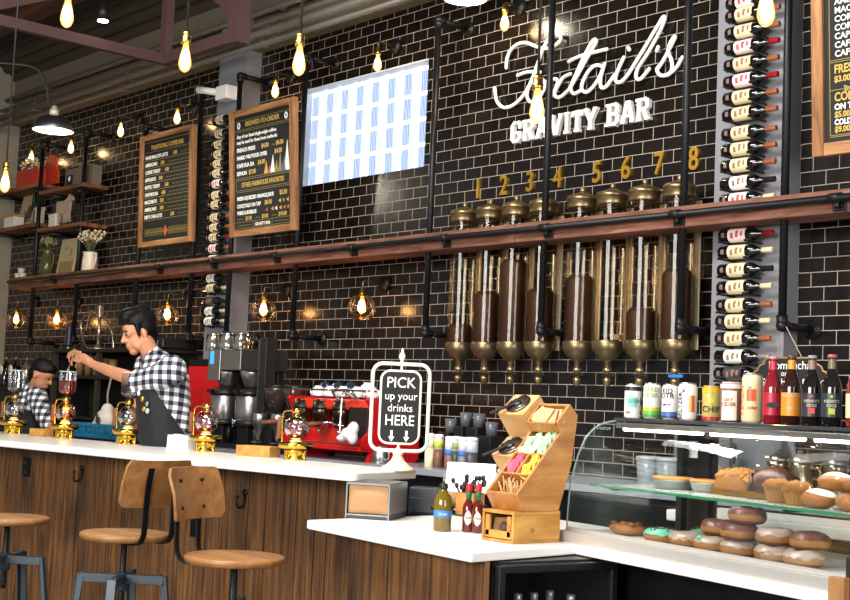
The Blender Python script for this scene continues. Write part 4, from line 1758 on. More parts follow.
# ================================================================ the lower counter, cooler and pastry case
CZ = .92
A_, B_, C_, D_, E_ = (-4.56, 3.40), (-3.355, 3.242), (-3.40, 3.845), (-1.3, 3.38), (-1.15, 4.15)
t = thing('service_counter', 'lower white stone counter on barnwood cladding in the centre', 'counter', (-3.9, 3.8, 0))
poly = round_poly([A_, B_, C_, D_, E_, (-4.62, 4.75)], [.04, .012, 0, 0, 0, 0])
g = G()
g.prism(poly, CZ-.036, CZ)
o = g.obj('countertop', M_quartz, t, wld=True)
m_ = o.modifiers.new('b', 'BEVEL')
m_.width = .005
m_.segments = 2
m_.limit_method = 'ANGLE'
ca = math.atan2(B_[1]-A_[1], B_[0]-A_[0])
cu = Vector((math.cos(ca), math.sin(ca), 0))
cv = Vector((-cu.y, cu.x, 0))
o_ = Vector((A_[0], A_[1], 0))
g = G()
s = .075
end = (Vector(B_)-Vector(A_)).length-.015
random.seed(5)
while s < end-.01:
    w_ = min(random.choice((.1, .12, .14, .09)), end-s)
    g.box(o_+cu*(s+w_/2)+cv*(.09+random.uniform(-.002, .002))+Vector((0, 0, .45)), (w_-.004, .024, .865), rz=ca, bev=.003)
    s += w_
g.obj('front_cladding', M_bwood, t, wld=True)
g = G()
a0 = o_+cu*.075+cv*.1
for k in range(6):
    g.box(a0+cv*(.06+k*.12)+Vector((.012, 0, .45)), (.024, .116, .865), rz=ca, bev=.003)
g.obj('end_cladding', M_bwood, t, wld=True)
g = G()
g.box(o_+cu*.35+cv*.55+Vector((0, 0, .44)), (.45, .85, .84), rz=ca)
g.obj('core', M_blk, t, wld=True)
g = G()
g.box(Vector((-2.33, 4.05, .44)), (2.0, .5, .86), rz=R(-12.5))
g.obj('plinth', mat('satin_black_panel', '#0d0d0f', .35), t, wld=True)

# glass-fronted drinks cooler facing right, under the counter end
cz0, cz1 = .05, CZ-.04
c0 = o_+cu*(end+.0)
t = thing('drinks_cooler', 'black glass-door drinks cooler under the end of the lower counter', 'cooler', c0+cv*.35)
g = G()
w1, dp = .58, .5
for c, d in ((cu*(-.25)+cv*.40+Vector((0, 0, cz0+.02)), (dp, w1, .04)), (cu*(-.25)+cv*.40+Vector((0, 0, cz1-.02)), (dp, w1, .04)), (cu*(-.49)+cv*.40+Vector((0, 0, .46)), (.03, w1, .84)), (cu*(-.25)+cv*.125+Vector((0, 0, .46)), (dp, .03, .84)), (cu*(-.25)+cv*.675+Vector((0, 0, .46)), (dp, .03, .84))):
    g.box(c0+c, d, rz=ca)
g.obj('cabinet', M_blk, t, wld=True)
g = G()
for c, d in ((cv*.13, (.03, .03, .82)), (cv*.67, (.03, .03, .82))):
    g.box(c0+c+cu*.02+Vector((0, 0, .46)), d, rz=ca, bev=.004)
for z in (.075, .857):
    g.box(c0+cv*.4+cu*.02+Vector((0, 0, z)), (.03, .53, .03), rz=ca, bev=.004)
dr = g.obj('door_frame', M_blk, t, wld=True)
g = G()
g.box(c0+cv*.4+cu*.012+Vector((0, 0, .466)), (.006, .52, .76), rz=ca)
g.obj('door_glass', M_case, dr, wld=True)
g = G()
g.box(c0+cv*.4-cu*.25+Vector((0, 0, .40)), (.44, .5, .012), rz=ca)
g.obj('wire_shelf', M_steel, t, wld=True)
M_water = mat('clear_bottle_plastic', '#a8bcc6', .12, 0, .1, coat=.4)
for k, (px, py, cap) in enumerate(((518, 593, 'silver'), (534, 592, 'silver'), (550, 590, 'silver'), (556, 597, 'red'), (571, 594, 'silver'))):
    d_ = .33 if k == 3 else .22 if k != 4 else .1
    r = ray(px, py)
    q = c0-cu*d_
    p = Vector((0, 0, EYE))+r*((q-Vector((0, 0, EYE))).dot(cu)/r.dot(cu))
    pos = (p-c0).dot(cv)
    h_ = p.z-.407
    t = thing('water_bottle', '%s capped bottle in the drinks cooler, %s from the left' % ('red' if k == 3 else 'silver', ORD[k]), 'bottle', (p.x, p.y, .406), 0, 'bottles in the drinks cooler')
    g = G()
    g.lathe([(.03, 0), (.033, .006), (.033, h_*.6), (.028, h_*.74), (.0145, h_*.88), (.0135, h_-.02)], n=16)
    g.obj('bottle_body', M_water, t)
    g = G()
    g.lathe([(.0155, h_-.028), (.0165, h_-.024), (.0165, h_-.002), (.013, h_)], n=14)
    g.obj('cap', CAPS['silver' if k != 3 else 'red'], t)

# pastry case
ka = R(-12.5)
K = Matrix.Translation((-3.545, 3.892, 0)) @ Matrix.Rotation(ka, 4, 'Z')
KX = lambda s, d, z: K @ Vector((s, d, z))
KL = 2.1
t = thing('pastry_case', 'curved glass pastry display case on the right of the counter', 'display case', KX(0, .3, CZ))
g = G()
g.M = K
g.box((KL/2, .03, CZ+.022), (KL, .045, .044), bev=.004)
g.box((KL/2, .05, CZ+.05), (KL, .012, .014))
g.obj('front_sill', mat('satin_aluminium', '#c9c6c0', .35, .5, .04), t, wld=True)
g = G()
g.M = K
g.box((KL/2, .36, CZ+.022), (KL, .66, .04))
g.obj('deck', mat('white_case_deck', '#e2e0da', .4), t, wld=True)
prof = [(.05, .965), (.052, 1.05), (.062, 1.15), (.085, 1.24), (.115, 1.31), (.15, 1.355), (.20, 1.388), (.26, 1.402), (.30, 1.405)]
sp_ = spline([Vector((0, a, b)) for a, b in prof], 4)
for nm, x0, x1 in (('curved_front_glass', .012, KL-.012),):
    vs, fs = [], []
    for i, q in enumerate(sp_):
        tg = (sp_[min(i+1, len(sp_)-1)]-sp_[max(i-1, 0)]).normalized()
        nn = Vector((0, -tg.z, tg.y))
        for x in (x0, x1):
            vs += [Vector((x, q.y, q.z)), Vector((x, q.y, q.z))-nn*.006]
    for i in range(len(sp_)-1):
        a, b = i*4, (i+1)*4
        fs += [(a, a+2, b+2, b), (a+1, b+1, b+3, a+3), (a, b, b+1, a+1), (a+2, a+3, b+3, b+2)]
    g = G()
    g.M = K
    g.put(vs, fs, True)
    g.obj(nm, M_case, t, wld=True)
side = [(q.y, q.z) for q in sp_]+[(.66, 1.405), (.66, .945), (.05, .945)]
SM = Matrix(((0, 0, 1, 0), (1, 0, 0, 0), (0, 1, 0, 0), (0, 0, 0, 1)))
for x in (0, KL-.006):
    g = G()
    g.prism(side, x, x+.006, K @ SM)
    g.obj('end_glass', M_case, t, wld=True)
g = G()
g.M = K
g.tube([(0.003, q.y-.002, q.z) for q in sp_], .004, n=6)
g.obj('edge_trim', mat('glass_edge', '#8fa39b', .2, .2), t, wld=True)
g = G()
g.M = K
g.box((KL/2, .47, 1.412), (KL+.01, .40, .014), bev=.003)
g.obj('top_glass', mat('dark_top_glass', '#34383c', .06, 0, .1, 4, coat=.6), t, wld=True)
g = G()
g.M = K
g.box((KL/2, .285, 1.388), (KL-.02, .03, .022), bev=.003)
g.obj('light_housing', M_steel, t, wld=True)
for x0, x1 in ((.05, .52), (.57, 1.04), (1.09, 1.56), (1.6, 2.05)):
    g = G()
    g.M = K
    g.cyl((x0, .285, 1.374), (x1, .285, 1.374), .009, n=10)
    g.obj('light_tube', glow('case_light_tube', '#f1f6ff', 11), t, wld=True)
l = bpy.data.lights.new('case_light', 'AREA')
l.shape, l.size, l.size_y, l.energy, l.color = 'RECTANGLE', 1.9, .03, 3.8, (1, .95, .86)
lo = bpy.data.objects.new('case_light', l)
COL.objects.link(lo)
lo.parent = t
lo.location = KX(KL/2, .285, 1.36)-Vector(t.location)
lo.rotation_euler = (0, 0, ka)
g = G()
g.M = K
g.box((KL/2, .34, 1.146), (KL-.06, .42, .008))
g.obj('glass_shelf', mat('shelf_glass', '#cfd8d2', .1, 0, .03), t, wld=True)
g = G()
g.M = K
g.box((KL/2, .128, 1.146), (KL-.06, .005, .01))
g.obj('shelf_edge', mat('green_glass_edge', '#2f7f5c', .2), t, wld=True)
for x in (.06, 1.02, 2.02):
    g = G()
    g.M = K
    g.box((x, .585, 1.17), (.035, .03, .46))
    g.box((x, .40, 1.133), (.02, .36, .016))
    g.obj('rear_post', M_blk, t, wld=True)
g = G()
g.M = K
g.box((.11, .64, 1.17), (.14, .03, .46))
g.obj('rear_panel', M_blk, t, wld=True)
for (x0, x1, dd) in ((.18, 1.10, .645), (1.06, 2.08, .665)):
    g = G()
    g.M = K
    for c, d in ((((x0+x1)/2, dd, .96), (x1-x0, .014, .03)), (((x0+x1)/2, dd, 1.385), (x1-x0, .014, .03)), ((x0+.012, dd, 1.17), (.024, .014, .42)), ((x1-.012, dd, 1.17), (.024, .014, .42))):
        g.box(c, d)
    dr = g.obj('sliding_door', M_blk, t, wld=True)
    g = G()
    g.M = K
    g.box(((x0+x1)/2, dd, 1.17), (x1-x0-.05, .004, .40))
    g.obj('door_pane', M_case, dr, wld=True)
g = G()
g.M = K
g.box((.085, .622, 1.30), (.05, .004, .07))
g.obj('white_notice', M_white, t, wld=True)
# ================================================================ pastries in the case
M_dough = mat('golden_fried_dough', '#6f3b18', .6, 0, .25, 30, .3)
M_doughl = mat('pale_dough_band', '#9c6a33', .6, 0, .12, 30)
M_choc = mat('chocolate_icing', '#40231a', .35, 0, .2, 20)
M_teal = mat('teal_icing', '#6fc3a8', .4, 0, .12, 25)
M_glz = mat('sugar_glaze', '#ab9488', .3, 0, .2, 25)
M_pink = mat('rosy_glaze', '#6b3f36', .35, 0, .2, 25)
M_bun = mat('golden_bun', '#985c24', .55, 0, .25, 18, .2)
M_sugar = mat('powdered_sugar', '#efe2cc', .8, 0, .12, 60, .4)
M_foil = mat('aluminium_foil', '#a0a09e', .35, .9, .1, 50, .4)


def wob(sd, amp, fr=1.6):
    return lambda v: 1+amp*mnoise.noise(Vector((v.x*fr+sd*7.3, v.y*fr, v.z*fr)))


def donut(lb, p, ice, sd, r=.058, rz=0, drizzle=None):
    t = thing('donut', lb, 'donut', p, rz, 'donuts on the case deck')
    g = G()
    R0, h = r, .027
    vs = []
    n, m_ = 28, 12
    fs = []
    for i in range(n):
        a = 2*PI*i/n
        for j in range(m_):
            b = 2*PI*j/m_
            q = Vector((math.cos(a)*(R0*.60+R0*.46*math.cos(b)), math.sin(a)*(R0*.60+R0*.46*math.cos(b)), h+h*math.sin(b)))
            k = 1+.07*mnoise.noise(q*38+Vector((sd*3.1, 0, 0)))
            vs.append(Vector((q.x*k, q.y*k, q.z*(1+.08*mnoise.noise(q*25+Vector((0, sd, 0)))))))
    for i in range(n):
        for j in range(m_):
            fs.append((i*m_+j, ((i+1) % n)*m_+j, ((i+1) % n)*m_+(j+1) % m_, i*m_+(j+1) % m_))
    g.put(vs, fs, True)
    for q, f in zip(g.bm.faces, fs):
        if abs((f[0] % m_)-(m_-.5)) < 1.1 or f[0] % m_ == 0:
            q.material_index = 1
    g.obj('dough', [M_dough, M_doughl], t)
    g = G()
    vs, fs = [], []
    for i in range(n):
        a = 2*PI*i/n
        for j in range(8):
            b = R(18)+(PI-R(20))*j/7 if 0 < j else R(18)-abs(mnoise.noise(Vector((math.cos(a)*2.2, math.sin(a)*2.2, sd))))*.7
            q = Vector((math.cos(a)*(R0*.60+R0*.475*math.cos(b)), math.sin(a)*(R0*.60+R0*.475*math.cos(b)), h*1.02+h*1.07*math.sin(b)))
            k = 1+.07*mnoise.noise(q*38+Vector((sd*3.1, 0, 0)))
            vs.append(Vector((q.x*k, q.y*k, q.z*(1+.08*mnoise.noise(q*25+Vector((0, sd, 0))))+.0012)))
    for i in range(n):
        for j in range(7):
            fs.append((i*8+j, ((i+1) % n)*8+j, ((i+1) % n)*8+j+1, i*8+j+1))
    g.put(vs, fs, True)
    g.obj('icing', ice, t, fix=False)
    if drizzle:
        g = G()
        for k in range(6):
            x = (-.75+.3*k)*r
            P = []
            for j in range(9):
                y = (-.9+.225*j)*r
                d = math.hypot(x, y)/r
                if d > 1.0:
                    continue
                z = h*2.13-.02*max(0, abs(d-.6)-.12)*2
                P.append((x+.006*math.sin(j*2+k), y, z))
            if len(P) > 2:
                g.tube(P, .0035, n=5)
        g.obj('drizzle', drizzle, t)
    return t


DK = CZ+.0425
D0 = [  # s along case, d from front, stacked height, icing, label
    (.445, .12, 0, M_teal, 'teal iced donut with dark drizzle at the left end of the donuts', M_choc),
    (.575, .13, 0, M_glz, 'lilac glazed donut second from the left in the front row', None),
    (.43, .30, .0, M_teal, 'teal iced donut with dark drizzle sitting behind the front row', M_choc),
    (.71, .13, 0, M_glz, 'white glazed donut with a teal speck under the front row pile', None),
    (.845, .13, 0, M_glz, 'glazed donut at the bottom of the three-high stack', None),
    (.64, .27, 0, M_pink, 'rosy glazed donut behind the speckled one', None),
    (.845, .13, .056, M_pink, 'rosy glazed donut in the middle of the three-high stack', None),
    (.86, .15, .112, M_pink, 'dark rosy donut topping the three-high stack', None),
    (.97, .28, 0, M_pink, 'pink glazed donut behind the tall stack', None),
    (1.0, .14, 0, M_glz, 'white glazed donut at the bottom right of the tall stack', None),
    (.995, .15, .056, M_glz, 'white glazed donut on top of another, right of the tall stack', None),
    (1.135, .14, 0, M_glz, 'glazed donut partly hidden at the right edge, lower one', None),
    (1.14, .16, .056, M_pink, 'rosy glazed donut at the right edge, upper one', None)]
D0[5] = (.70, .17, .056, M_pink, 'rosy glazed donut on top of the teal-specked one', None)
D0[2] = (.46, .34, .0, M_teal, 'large teal iced donut with dark drizzle behind the front row', M_choc)
for k, (s, d, z, ic, lb, dz) in enumerate(D0):
    dn = donut(lb, KX(s+.055, d, DK+z), ic, k+1, .062 if k != 2 else .075, k*.7, dz)
    if k == 3:
        g = G()
        g.ell(Matrix.Rotation(-k*.7, 3, 'Z') @ Vector((-.02, -.047, .05)), (.016, .012, .008), seg=10, rings=8)
        g.obj('teal_speck', M_teal, dn)
g = G()
o = thing('pastry', 'golden flat pastry alone at the left end of the case deck', 'pastry', KX(.20, .20, DK))
g.ell((0, 0, .022), (.082, .07, .024), fn=wob(3, .12, 2))
g.obj('dough', M_bun, o)
g = G()
for k in range(9):
    a = k*.7
    g.ell((.055*math.cos(a)*(k % 3+.6)/2.4, .05*math.sin(a)*(k % 3+.6)/2.4, .044), (.014, .012, .006), seg=8, rings=6)
g.obj('toasted_crumbs', mat('toasted_crumb', '#8a5722', .8, 0, .3, 60), o)
# upper shelf
SZ = 1.151


def pie(lb, s, d, r):
    t = thing('pie', lb, 'pie', KX(s+.05, d, SZ), 0, 'pies in foil tins')
    g = G()
    vs, fs = [], []
    n = 48
    pr = [(r*.78, 0), (r*.8, .002), (r*.96, .03), (r*1.03, .032), (r*1.03, .036)]
    for q, (rr, z) in enumerate(pr):
        for i in range(n):
            k = 1+(.022 if i % 2 and 0 < q < 4 else 0)
            vs.append((rr*k*math.cos(2*PI*i/n), rr*k*math.sin(2*PI*i/n), z))
    for q in range(len(pr)-1):
        for i in range(n):
            j = (i+1) % n
            fs.append((q*n+i, q*n+j, (q+1)*n+j, (q+1)*n+i))
    fs.append(tuple(range(n-1, -1, -1)))
    g.put(vs, fs, True)
    g.obj('foil_tin', M_foil, t)
    g = G()
    g.lathe([(0, .04), (r*.8, .041), (r*.93, .046), (r*.99, .042), (r*.98, .034), (r*.9, .03)], n=40)
    g.obj('crust', mat('baked_crust', '#b97a3a', .6, 0, .25, 30, .2), t)


pie('pie in a foil tin at the left end of the glass shelf', .245, .34, .082)
pie('pie in a foil tin right of the first one, beside the crumb loaf', .415, .38, .078)


def loaf(lb, s, d, L_, w_, h_, m1, m2, crumb, rz):
    t = thing('cake_loaf', lb, 'cake', KX(s+.05, d, SZ), ka+rz)
    g = G()
    g.box((0, 0, .014), (L_, w_, .028), bev=.006)
    g.obj('gold_tray', mat('gold_card_tray', '#7d5618', .35, .5), t)
    g = G()
    g.ell((0, 0, .03), (L_*.5, w_*.5, h_), seg=28, rings=16, fn=lambda v: (1/max(abs(v.x), abs(v.y)*.9, .74))**.55*(1+.03*mnoise.noise(v*5)))
    bmesh.ops.bisect_plane(g.bm, geom=g.bm.verts[:]+g.bm.edges[:]+g.bm.faces[:], plane_co=(0, 0, .022), plane_no=(0, 0, -1), clear_outer=True)
    g.obj('cake', m1, t)
    if crumb:
        g = G()
        random.seed(9)
        for k in range(150):
            u, v = random.uniform(-.95, .95), random.uniform(-.95, .95)
            z = .03+h_*math.sqrt(max(.1, 1-.5*u*u-.6*v*v))*1.03
            g.ell((u*L_*.46, v*w_*.46, z), random.uniform(.006, .013), seg=6, rings=5)
        q = g.obj('crumb_topping', m2, t)
        q['kind'] = 'stuff'
    else:
        g = G()
        for k in range(9):
            x = (-.44+.11*k)*L_
            P = [(x+.01*math.sin(3*a_), math.cos(a_)*w_*.5, .03+math.sin(a_)*h_*1.03*math.sqrt(1-(x/L_*1.6)**2)) for a_ in [PI*j/10 for j in range(11)]]
            g.tube(P, .006, n=6)
        g.obj('chocolate_drizzle', m2, t)


loaf('crumb-topped loaf cake on the glass shelf', .60, .36, .20, .11, .062, mat('crumb_cake', '#85551f', .8, 0, .25, 40, .5), mat('crumb_topping', '#96642a', .85, 0, .3, 60, .5), True, .1)
loaf('chocolate glazed loaf cake right of the crumb loaf', .775, .36, .17, .12, .075, mat('chocolate_cake', '#4a2a1c', .4, 0, .2, 20, .2), mat('chocolate_icing_dark', '#38201a', .35), False, .35)


def muffin(lb, s, d, sd):
    t = thing('muffin', lb, 'muffin', KX(s+.05, d, SZ), sd, 'muffins on the glass shelf')
    g = G()
    n = 40
    vs, fs = [], []
    for q, (rr, z) in enumerate(((.033, 0), (.034, .002), (.047, .052))):
        for i in range(n):
            k = 1+(.05 if i % 2 and q else 0)
            vs.append((rr*k*math.cos(2*PI*i/n), rr*k*math.sin(2*PI*i/n), z))
    for q in range(2):
        for i in range(n):
            j = (i+1) % n
            fs.append((q*n+i, q*n+j, (q+1)*n+j, (q+1)*n+i))
    fs += [tuple(range(n-1, -1, -1)), tuple(2*n+i for i in range(n))]
    g.put(vs, fs)
    g.obj('paper_cup', mat('tan_muffin_paper', '#96692f', .8, 0, .1), t)
    g = G()
    g.ell((0, 0, .056), (.054, .054, .026), fn=wob(sd, .16, 2.4), seg=20, rings=12)
    g.obj('muffin_top', mat('crumb_muffin_top', '#8d5c26', .85, 0, .3, 50, .5), t)


muffin('crumb muffin left of the other muffin', .885, .27, 1)
muffin('crumb muffin beside the sugared buns', .995, .25, 2)


def bun(lb, s, d, z, sd, sug):
    t = thing('sugared_bun', lb, 'bun', KX(s+.05, d, SZ+z), sd, 'sugared buns on the glass shelf')
    g = G()
    g.ell((0, 0, .03), (.062, .056, .031), fn=wob(sd, .07, 1.6), seg=22, rings=14)
    g.obj('dough', M_bun, t)
    if sug:
        g = G()
        g.ell((0, 0, .031), (.0625, .0565, .0315), fn=wob(sd, .07, 1.6), seg=22, rings=14)
        bmesh.ops.bisect_plane(g.bm, geom=g.bm.verts[:]+g.bm.edges[:]+g.bm.faces[:], plane_co=(0, 0, .046), plane_no=(.15, .1, -1), clear_outer=True)
        g.obj('sugar_dusting', M_sugar, t)


bun('sugar-dusted bun at the front of the bun pile', 1.115, .23, 0, 3, 1)
bun('sugar-dusted bun topping the pile on the left', 1.13, .29, .056, 4, 1)
bun('plain bun at the right edge, bottom of the pile', 1.24, .25, 0, 5, 0)
bun('sugar-dusted bun at the right edge behind the pile top', 1.20, .36, .056, 6, 1)
bun('plain glossy bun at the right edge, top of the pile', 1.26, .27, .056, 7, 0)

# ================================================================ cans and bottles on top of the case
TZ = 1.4195


def can(lb, px, py, h, r, art, yd=.42, name='drink_can'):
    p = KX(0, yd, TZ)
    r_ = ray(px, py)
    o0 = Vector((0, 0, EYE))
    nrm = K.to_3x3() @ Vector((0, 1, 0))
    q = o0+r_*((p-o0).dot(nrm)/r_.dot(nrm))
    t = thing(name, lb, 'can', (q.x, q.y, TZ), 0, 'drink cans on the pastry case')
    t.rotation_euler = (0, 0, math.atan2(-q.x, q.y))
    base, bands, txt = art
    g = G()
    g.lathe([(r*.78, 0), (r*.95, .006), (r, .012), (r, h-.018), (r*.86, h-.006)], n=28)
    vs = [base]
    g.obj('can_body', base, t)
    g = G()
    g.lathe([(r*.86, h-.006), (r*.88, h), (r*.82, h), (r*.8, h-.004), (0, h-.004)], n=28)
    g.obj('lid', M_steel if not isinstance(bands, dict) else bands['lid'], t)
    bl = bands['b'] if isinstance(bands, dict) else bands
    for m_, z0, z1, a0, a1 in bl:
        g = G()
        n = max(3, int(abs(a1-a0)/.15))
        vs, fs = [], []
        for i in range(n+1):
            a = a0+(a1-a0)*i/n
            for z in (z0, z1):
                vs.append(((r+.0006)*math.sin(a), -(r+.0006)*math.cos(a), z*h))
        for i in range(n):
            fs.append((2*i, 2*i+2, 2*i+3, 2*i+1))
        g.put(vs, fs, True)
        g.obj('printed_band', m_, t, fix=False)
    if txt:
        g = G()
        for s_, x, z, sz, vert in txt:
            M = Matrix.Translation((0, 0, z*h)) @ UPR
            if vert:
                M = M @ Matrix.Rotation(PI/2, 4, 'Z')
            n0 = len(g.bm.verts)
            g.text(s_, sz, M, None, .0002, .0006, 'CENTER', 1)
            g.bm.verts.ensure_lookup_table()
            for v in g.bm.verts[n0:]:
                a = v.co.x/r+x
                rr = r+.0012+(-v.co.y)
                v.co = Vector((rr*math.sin(a), -rr*math.cos(a), v.co.z))
        g.obj('lettering', bl[-1][0] if False else art_ink, t)
    return t


PM = lambda n, c, **k: mat(n, c, .35, .0, .03, **k)
W_ = PM('can_white', '#f0eee9')
art_ink = PM('ink_teal', '#3f9a94')
can('white can with a black shoulder and teal shape, leftmost of the cans', 632.5, 421, .142, .036, (W_, {'lid': M_steel, 'b': [(PM('can_black', '#1d2422'), .80, .93, -PI, PI), (PM('can_teal', '#7cc4ba'), .32, .62, -.6, .5), (PM('can_redpatch', '#c2382f'), .10, .2, .9, 1.6), (PM('can_redpatch', '#c2382f'), .13, .19, -.9, -.3), (PM('can_black', '#1d2422'), .38, .6, .95, 1.3)]}, [('CIDER', 0, .45, .02, 0)]))
art_ink = PM('ink_green', '#8fae3a')
can('white can fading to green at its base, second from the left', 651.5, 425, .147, .0365, (W_, [(PM('can_lime', '#c8cc3e'), .22, .32, -PI, PI), (PM('can_green', '#6fae47'), .12, .22, -PI, PI), (PM('can_dgreen', '#3d8f4a'), .04, .12, -PI, PI)], [('HARD', -.25, .76, .026, 0), ('CIDER', -.25, .60, .024, 0)]))
art_ink = PM('ink_black', '#202024')
can('white can with black letters and a blue base, third from the left', 670, 422.5, .142, .035, (W_, [(PM('can_blue', '#4b6ea8'), .1, .22, -PI, PI), (PM('can_navy', '#263a66'), .04, .1, -PI, PI)], [('KID', -.45, .74, .028, 0), ('OTR', -.45, .60, .028, 0), ('pale ale', -.45, .4, .011, 0)]), .40)
can('white can with upright black lettering and an orange bar', 687, 425.5, .147, .037, (W_, [(PM('can_orange', '#e0662c'), .22, .66, .42, .8), (PM('can_peach', '#ecc07c'), .22, .66, .1, .4), (PM('can_redpatch', '#c2382f'), .74, .82, -.6, -.3)], [('SELTZER', -.62, .38, .028, 1)]), .36)
can('yellow can with a red base, fifth can from the left', 710.5, 426.5, .138, .0345, (PM('can_yellowgreen', '#b7a955'), {'lid': PM('can_gold_lid', '#c9a53c'), 'b': [(PM('can_yellow', '#dcae22'), .80, .94, -PI, PI), (PM('can_red', '#a8262c'), .03, .13, -PI, PI), (PM('can_lemon', '#e8c52e'), .52, .66, -.3, .3)]}, [('CHIP', .0, .26, .034, 0)]))
art_ink = PM('ink_red', '#a0453c')
can('short brown and white can between the yellow and peach cans', 731, 429, .150, .042, (PM('can_brown', '#7d5346'), {'lid': PM('can_pink_lid', '#e6c9c8'), 'b': [(PM('can_cream', '#e9dccb'), .05, .78, -1.0, .45), (PM('can_pinkwhite', '#ecd9d6'), .84, .95, -PI, PI)]}, [('DRY', -.3, .52, .016, 0), ('CIDER', -.3, .40, .02, 0)]), .36)
art_ink = PM('ink_orange', '#c8571f')
can('tall cream can with an orange peach picture', 751.5, 431, .183, .038, (PM('can_creamgold', '#dcc99c'), [(PM('can_peachfruit', '#d9581f'), .44, .68, -.55, .35), (PM('can_leaf', '#4d6b2c'), .69, .73, -.4, -.1)], [('PEACH', -.95, .45, .036, 1), ('cider', 0, .28, .018, 0)]), .36)


def cider(lb, px, py, h, mts, txt=(), neck=None, yd=.36):
    gm, lm, cm, im = mts
    p = KX(0, yd, TZ)
    r_ = ray(px, py)
    o0 = Vector((0, 0, EYE))
    nrm = K.to_3x3() @ Vector((0, 1, 0))
    q = o0+r_*((p-o0).dot(nrm)/r_.dot(nrm))
    t = thing('cider_bottle', lb, 'bottle', (q.x, q.y, TZ), 0, 'glass bottles on the pastry case')
    t.rotation_euler = (0, 0, math.atan2(-q.x, q.y))
    r = .0345
    g = G()
    g.lathe([(r*.85, 0), (r, .006), (r, h*.50), (r*.93, h*.58), (r*.62, h*.70), (r*.42, h*.80), (r*.38, h*.93), (r*.42, h*.94), (r*.40, h*.965)], n=26)
    g.obj('glass_body', gm, t)
    g = G()
    g.lathe([(r*.44, h*.955), (r*.47, h*.965), (r*.44, h*.995), (r*.36, h)], n=20)
    g.obj('crown_cap', cm, t)

    def band(nm, m_, z0, z1, rr0, rr1, a0=-1.7, a1=1.7):
        g = G()
        vs, fs = [], []
        n = 18
        for i in range(n+1):
            a = a0+(a1-a0)*i/n
            for z, rr in ((z0, rr0), (z1, rr1)):
                vs.append((rr*math.sin(a), -rr*math.cos(a), z))
        for i in range(n):
            fs.append((2*i, 2*i+2, 2*i+3, 2*i+1))
        g.put(vs, fs, True)
        return g.obj(nm, m_, t, fix=False)
    band('front_label', lm, h*.13, h*.46, r+.0006, r+.0006)
    if neck:
        band('neck_label', neck, h*.80, h*.93, r*.43, r*.39)
    g = G()
    for s_, z, sz in txt:
        n0 = len(g.bm.verts)
        g.text(s_, sz, Matrix.Translation((0, 0, z*h)) @ UPR, None, .0002, .0004, 'CENTER', 1)
        g.bm.verts.ensure_lookup_table()
        for v in g.bm.verts[n0:]:
            a = v.co.x/r
            v.co = Vector(((r+.0014)*math.sin(a), -(r+.0014)*math.cos(a), v.co.z))
    if txt:
        g.obj('lettering', im, t)
    else:
        g.bm.free()


G_red = mat('red_cider_glass', '#7d1420', .08, 0, .3, 8, coat=.5)
G_brn = mat('brown_cider_glass', '#2a120a', .08, 0, .3, 8, coat=.5)
G_dk = mat('dark_cider_glass', '#140d0a', .08, 0, .3, 8, coat=.5)
CW = PM('ink_cream', '#e6dcc4')
cider('red cider bottle with a dark oval on its crimson label', 772, 432, .245, (G_red, PM('crimson_label', '#a81f35'), PM('pink_cap', '#c87a86'), PM('ink_black', '#202024')), (), PM('crimson_label', '#a81f35'))
tt = [o for o in COL.objects if o.name.startswith('cider_bottle')][-1]
g = G()
g.prism([(.024*math.cos(a*PI/10), .010*math.sin(a*PI/10)) for a in range(20)], .0345, .0362, Matrix.Translation((0, 0, .068)) @ UPR)
g.obj('oval_badge', PM('ink_black', '#202024'), tt)
cider('orange-labelled brown bottle between the red and dark bottles', 790.5, 434, .247, (G_brn, PM('orange_label', '#dc8a28'), PM('brown_cap', '#5a3226'), CW), (('KIDDYS', .40, .02), ('cider', .22, .016)), PM('orange_label', '#dc8a28'))
cider('dark bottle lettered EDGE with a red mark, left of its twin', 811, 436.5, .245, (G_dk, PM('slate_label', '#2b3238'), PM('silver_cap', '#8d8d8a'), CW), (('HENRY’S', .33, .0135), ('EDGE', .27, .0135)), PM('tan_neck', '#8a6a58'))
cider('dark bottle lettered EDGE with a green mark and red cap', 831, 438.5, .247, (G_dk, PM('slate_label', '#2b3238'), PM('rose_cap', '#b0535a'), CW), (('HENRY’S', .33, .0135), ('EDGE', .27, .0135)), PM('olive_neck', '#6a6444'))
bs = [o for o in COL.objects if o.name.startswith('cider_bottle')]
for o, c in ((bs[-2], M_rdec), (bs[-1], PM('ink_lime', '#a9b83a'))):
    g = G()
    g.prism([(.005*math.cos(a*PI/6), .005*math.sin(a*PI/6)) for a in range(12)], .0345, .0358, Matrix.Translation((0, 0, .102)) @ UPR)
    g.box((0, -.0352, .052), (.022, .001, .02))
    g.obj('label_mark', c, o)
cider('amber bottle with a pale label cut by the right edge', 856, 440, .245, (mat('amber_glass', '#7a2f12', .08, 0, .3, 8, coat=.5), PM('pale_label', '#d9c6a4'), PM('brown_cap', '#5a3226'), CW))
# ================================================================ condiment caddy and its neighbours on the lower counter
M_ply = wood('light_oak_ply', '#b98a52', '#e2bd86', '#cfa468', axis=0, freq=3, stretch=.25, rough=.5, isl=.06, bump=.05)
M_oak = wood('honey_oak', '#9a6228', '#d29c58', '#b87d40', axis=1, freq=3.2, stretch=.2, rough=.45, isl=.08, bump=.05)
M_box = wood('yellow_pine_box', '#8f6122', '#d2a04e', '#b5813a', axis=1, freq=3.5, stretch=.25, rough=.5, isl=.06, bump=.05)
XR_, XL_ = -3.50, -3.672
YF = 3.60


def quadbox(g, a, b, w_, n_, th):
    pass


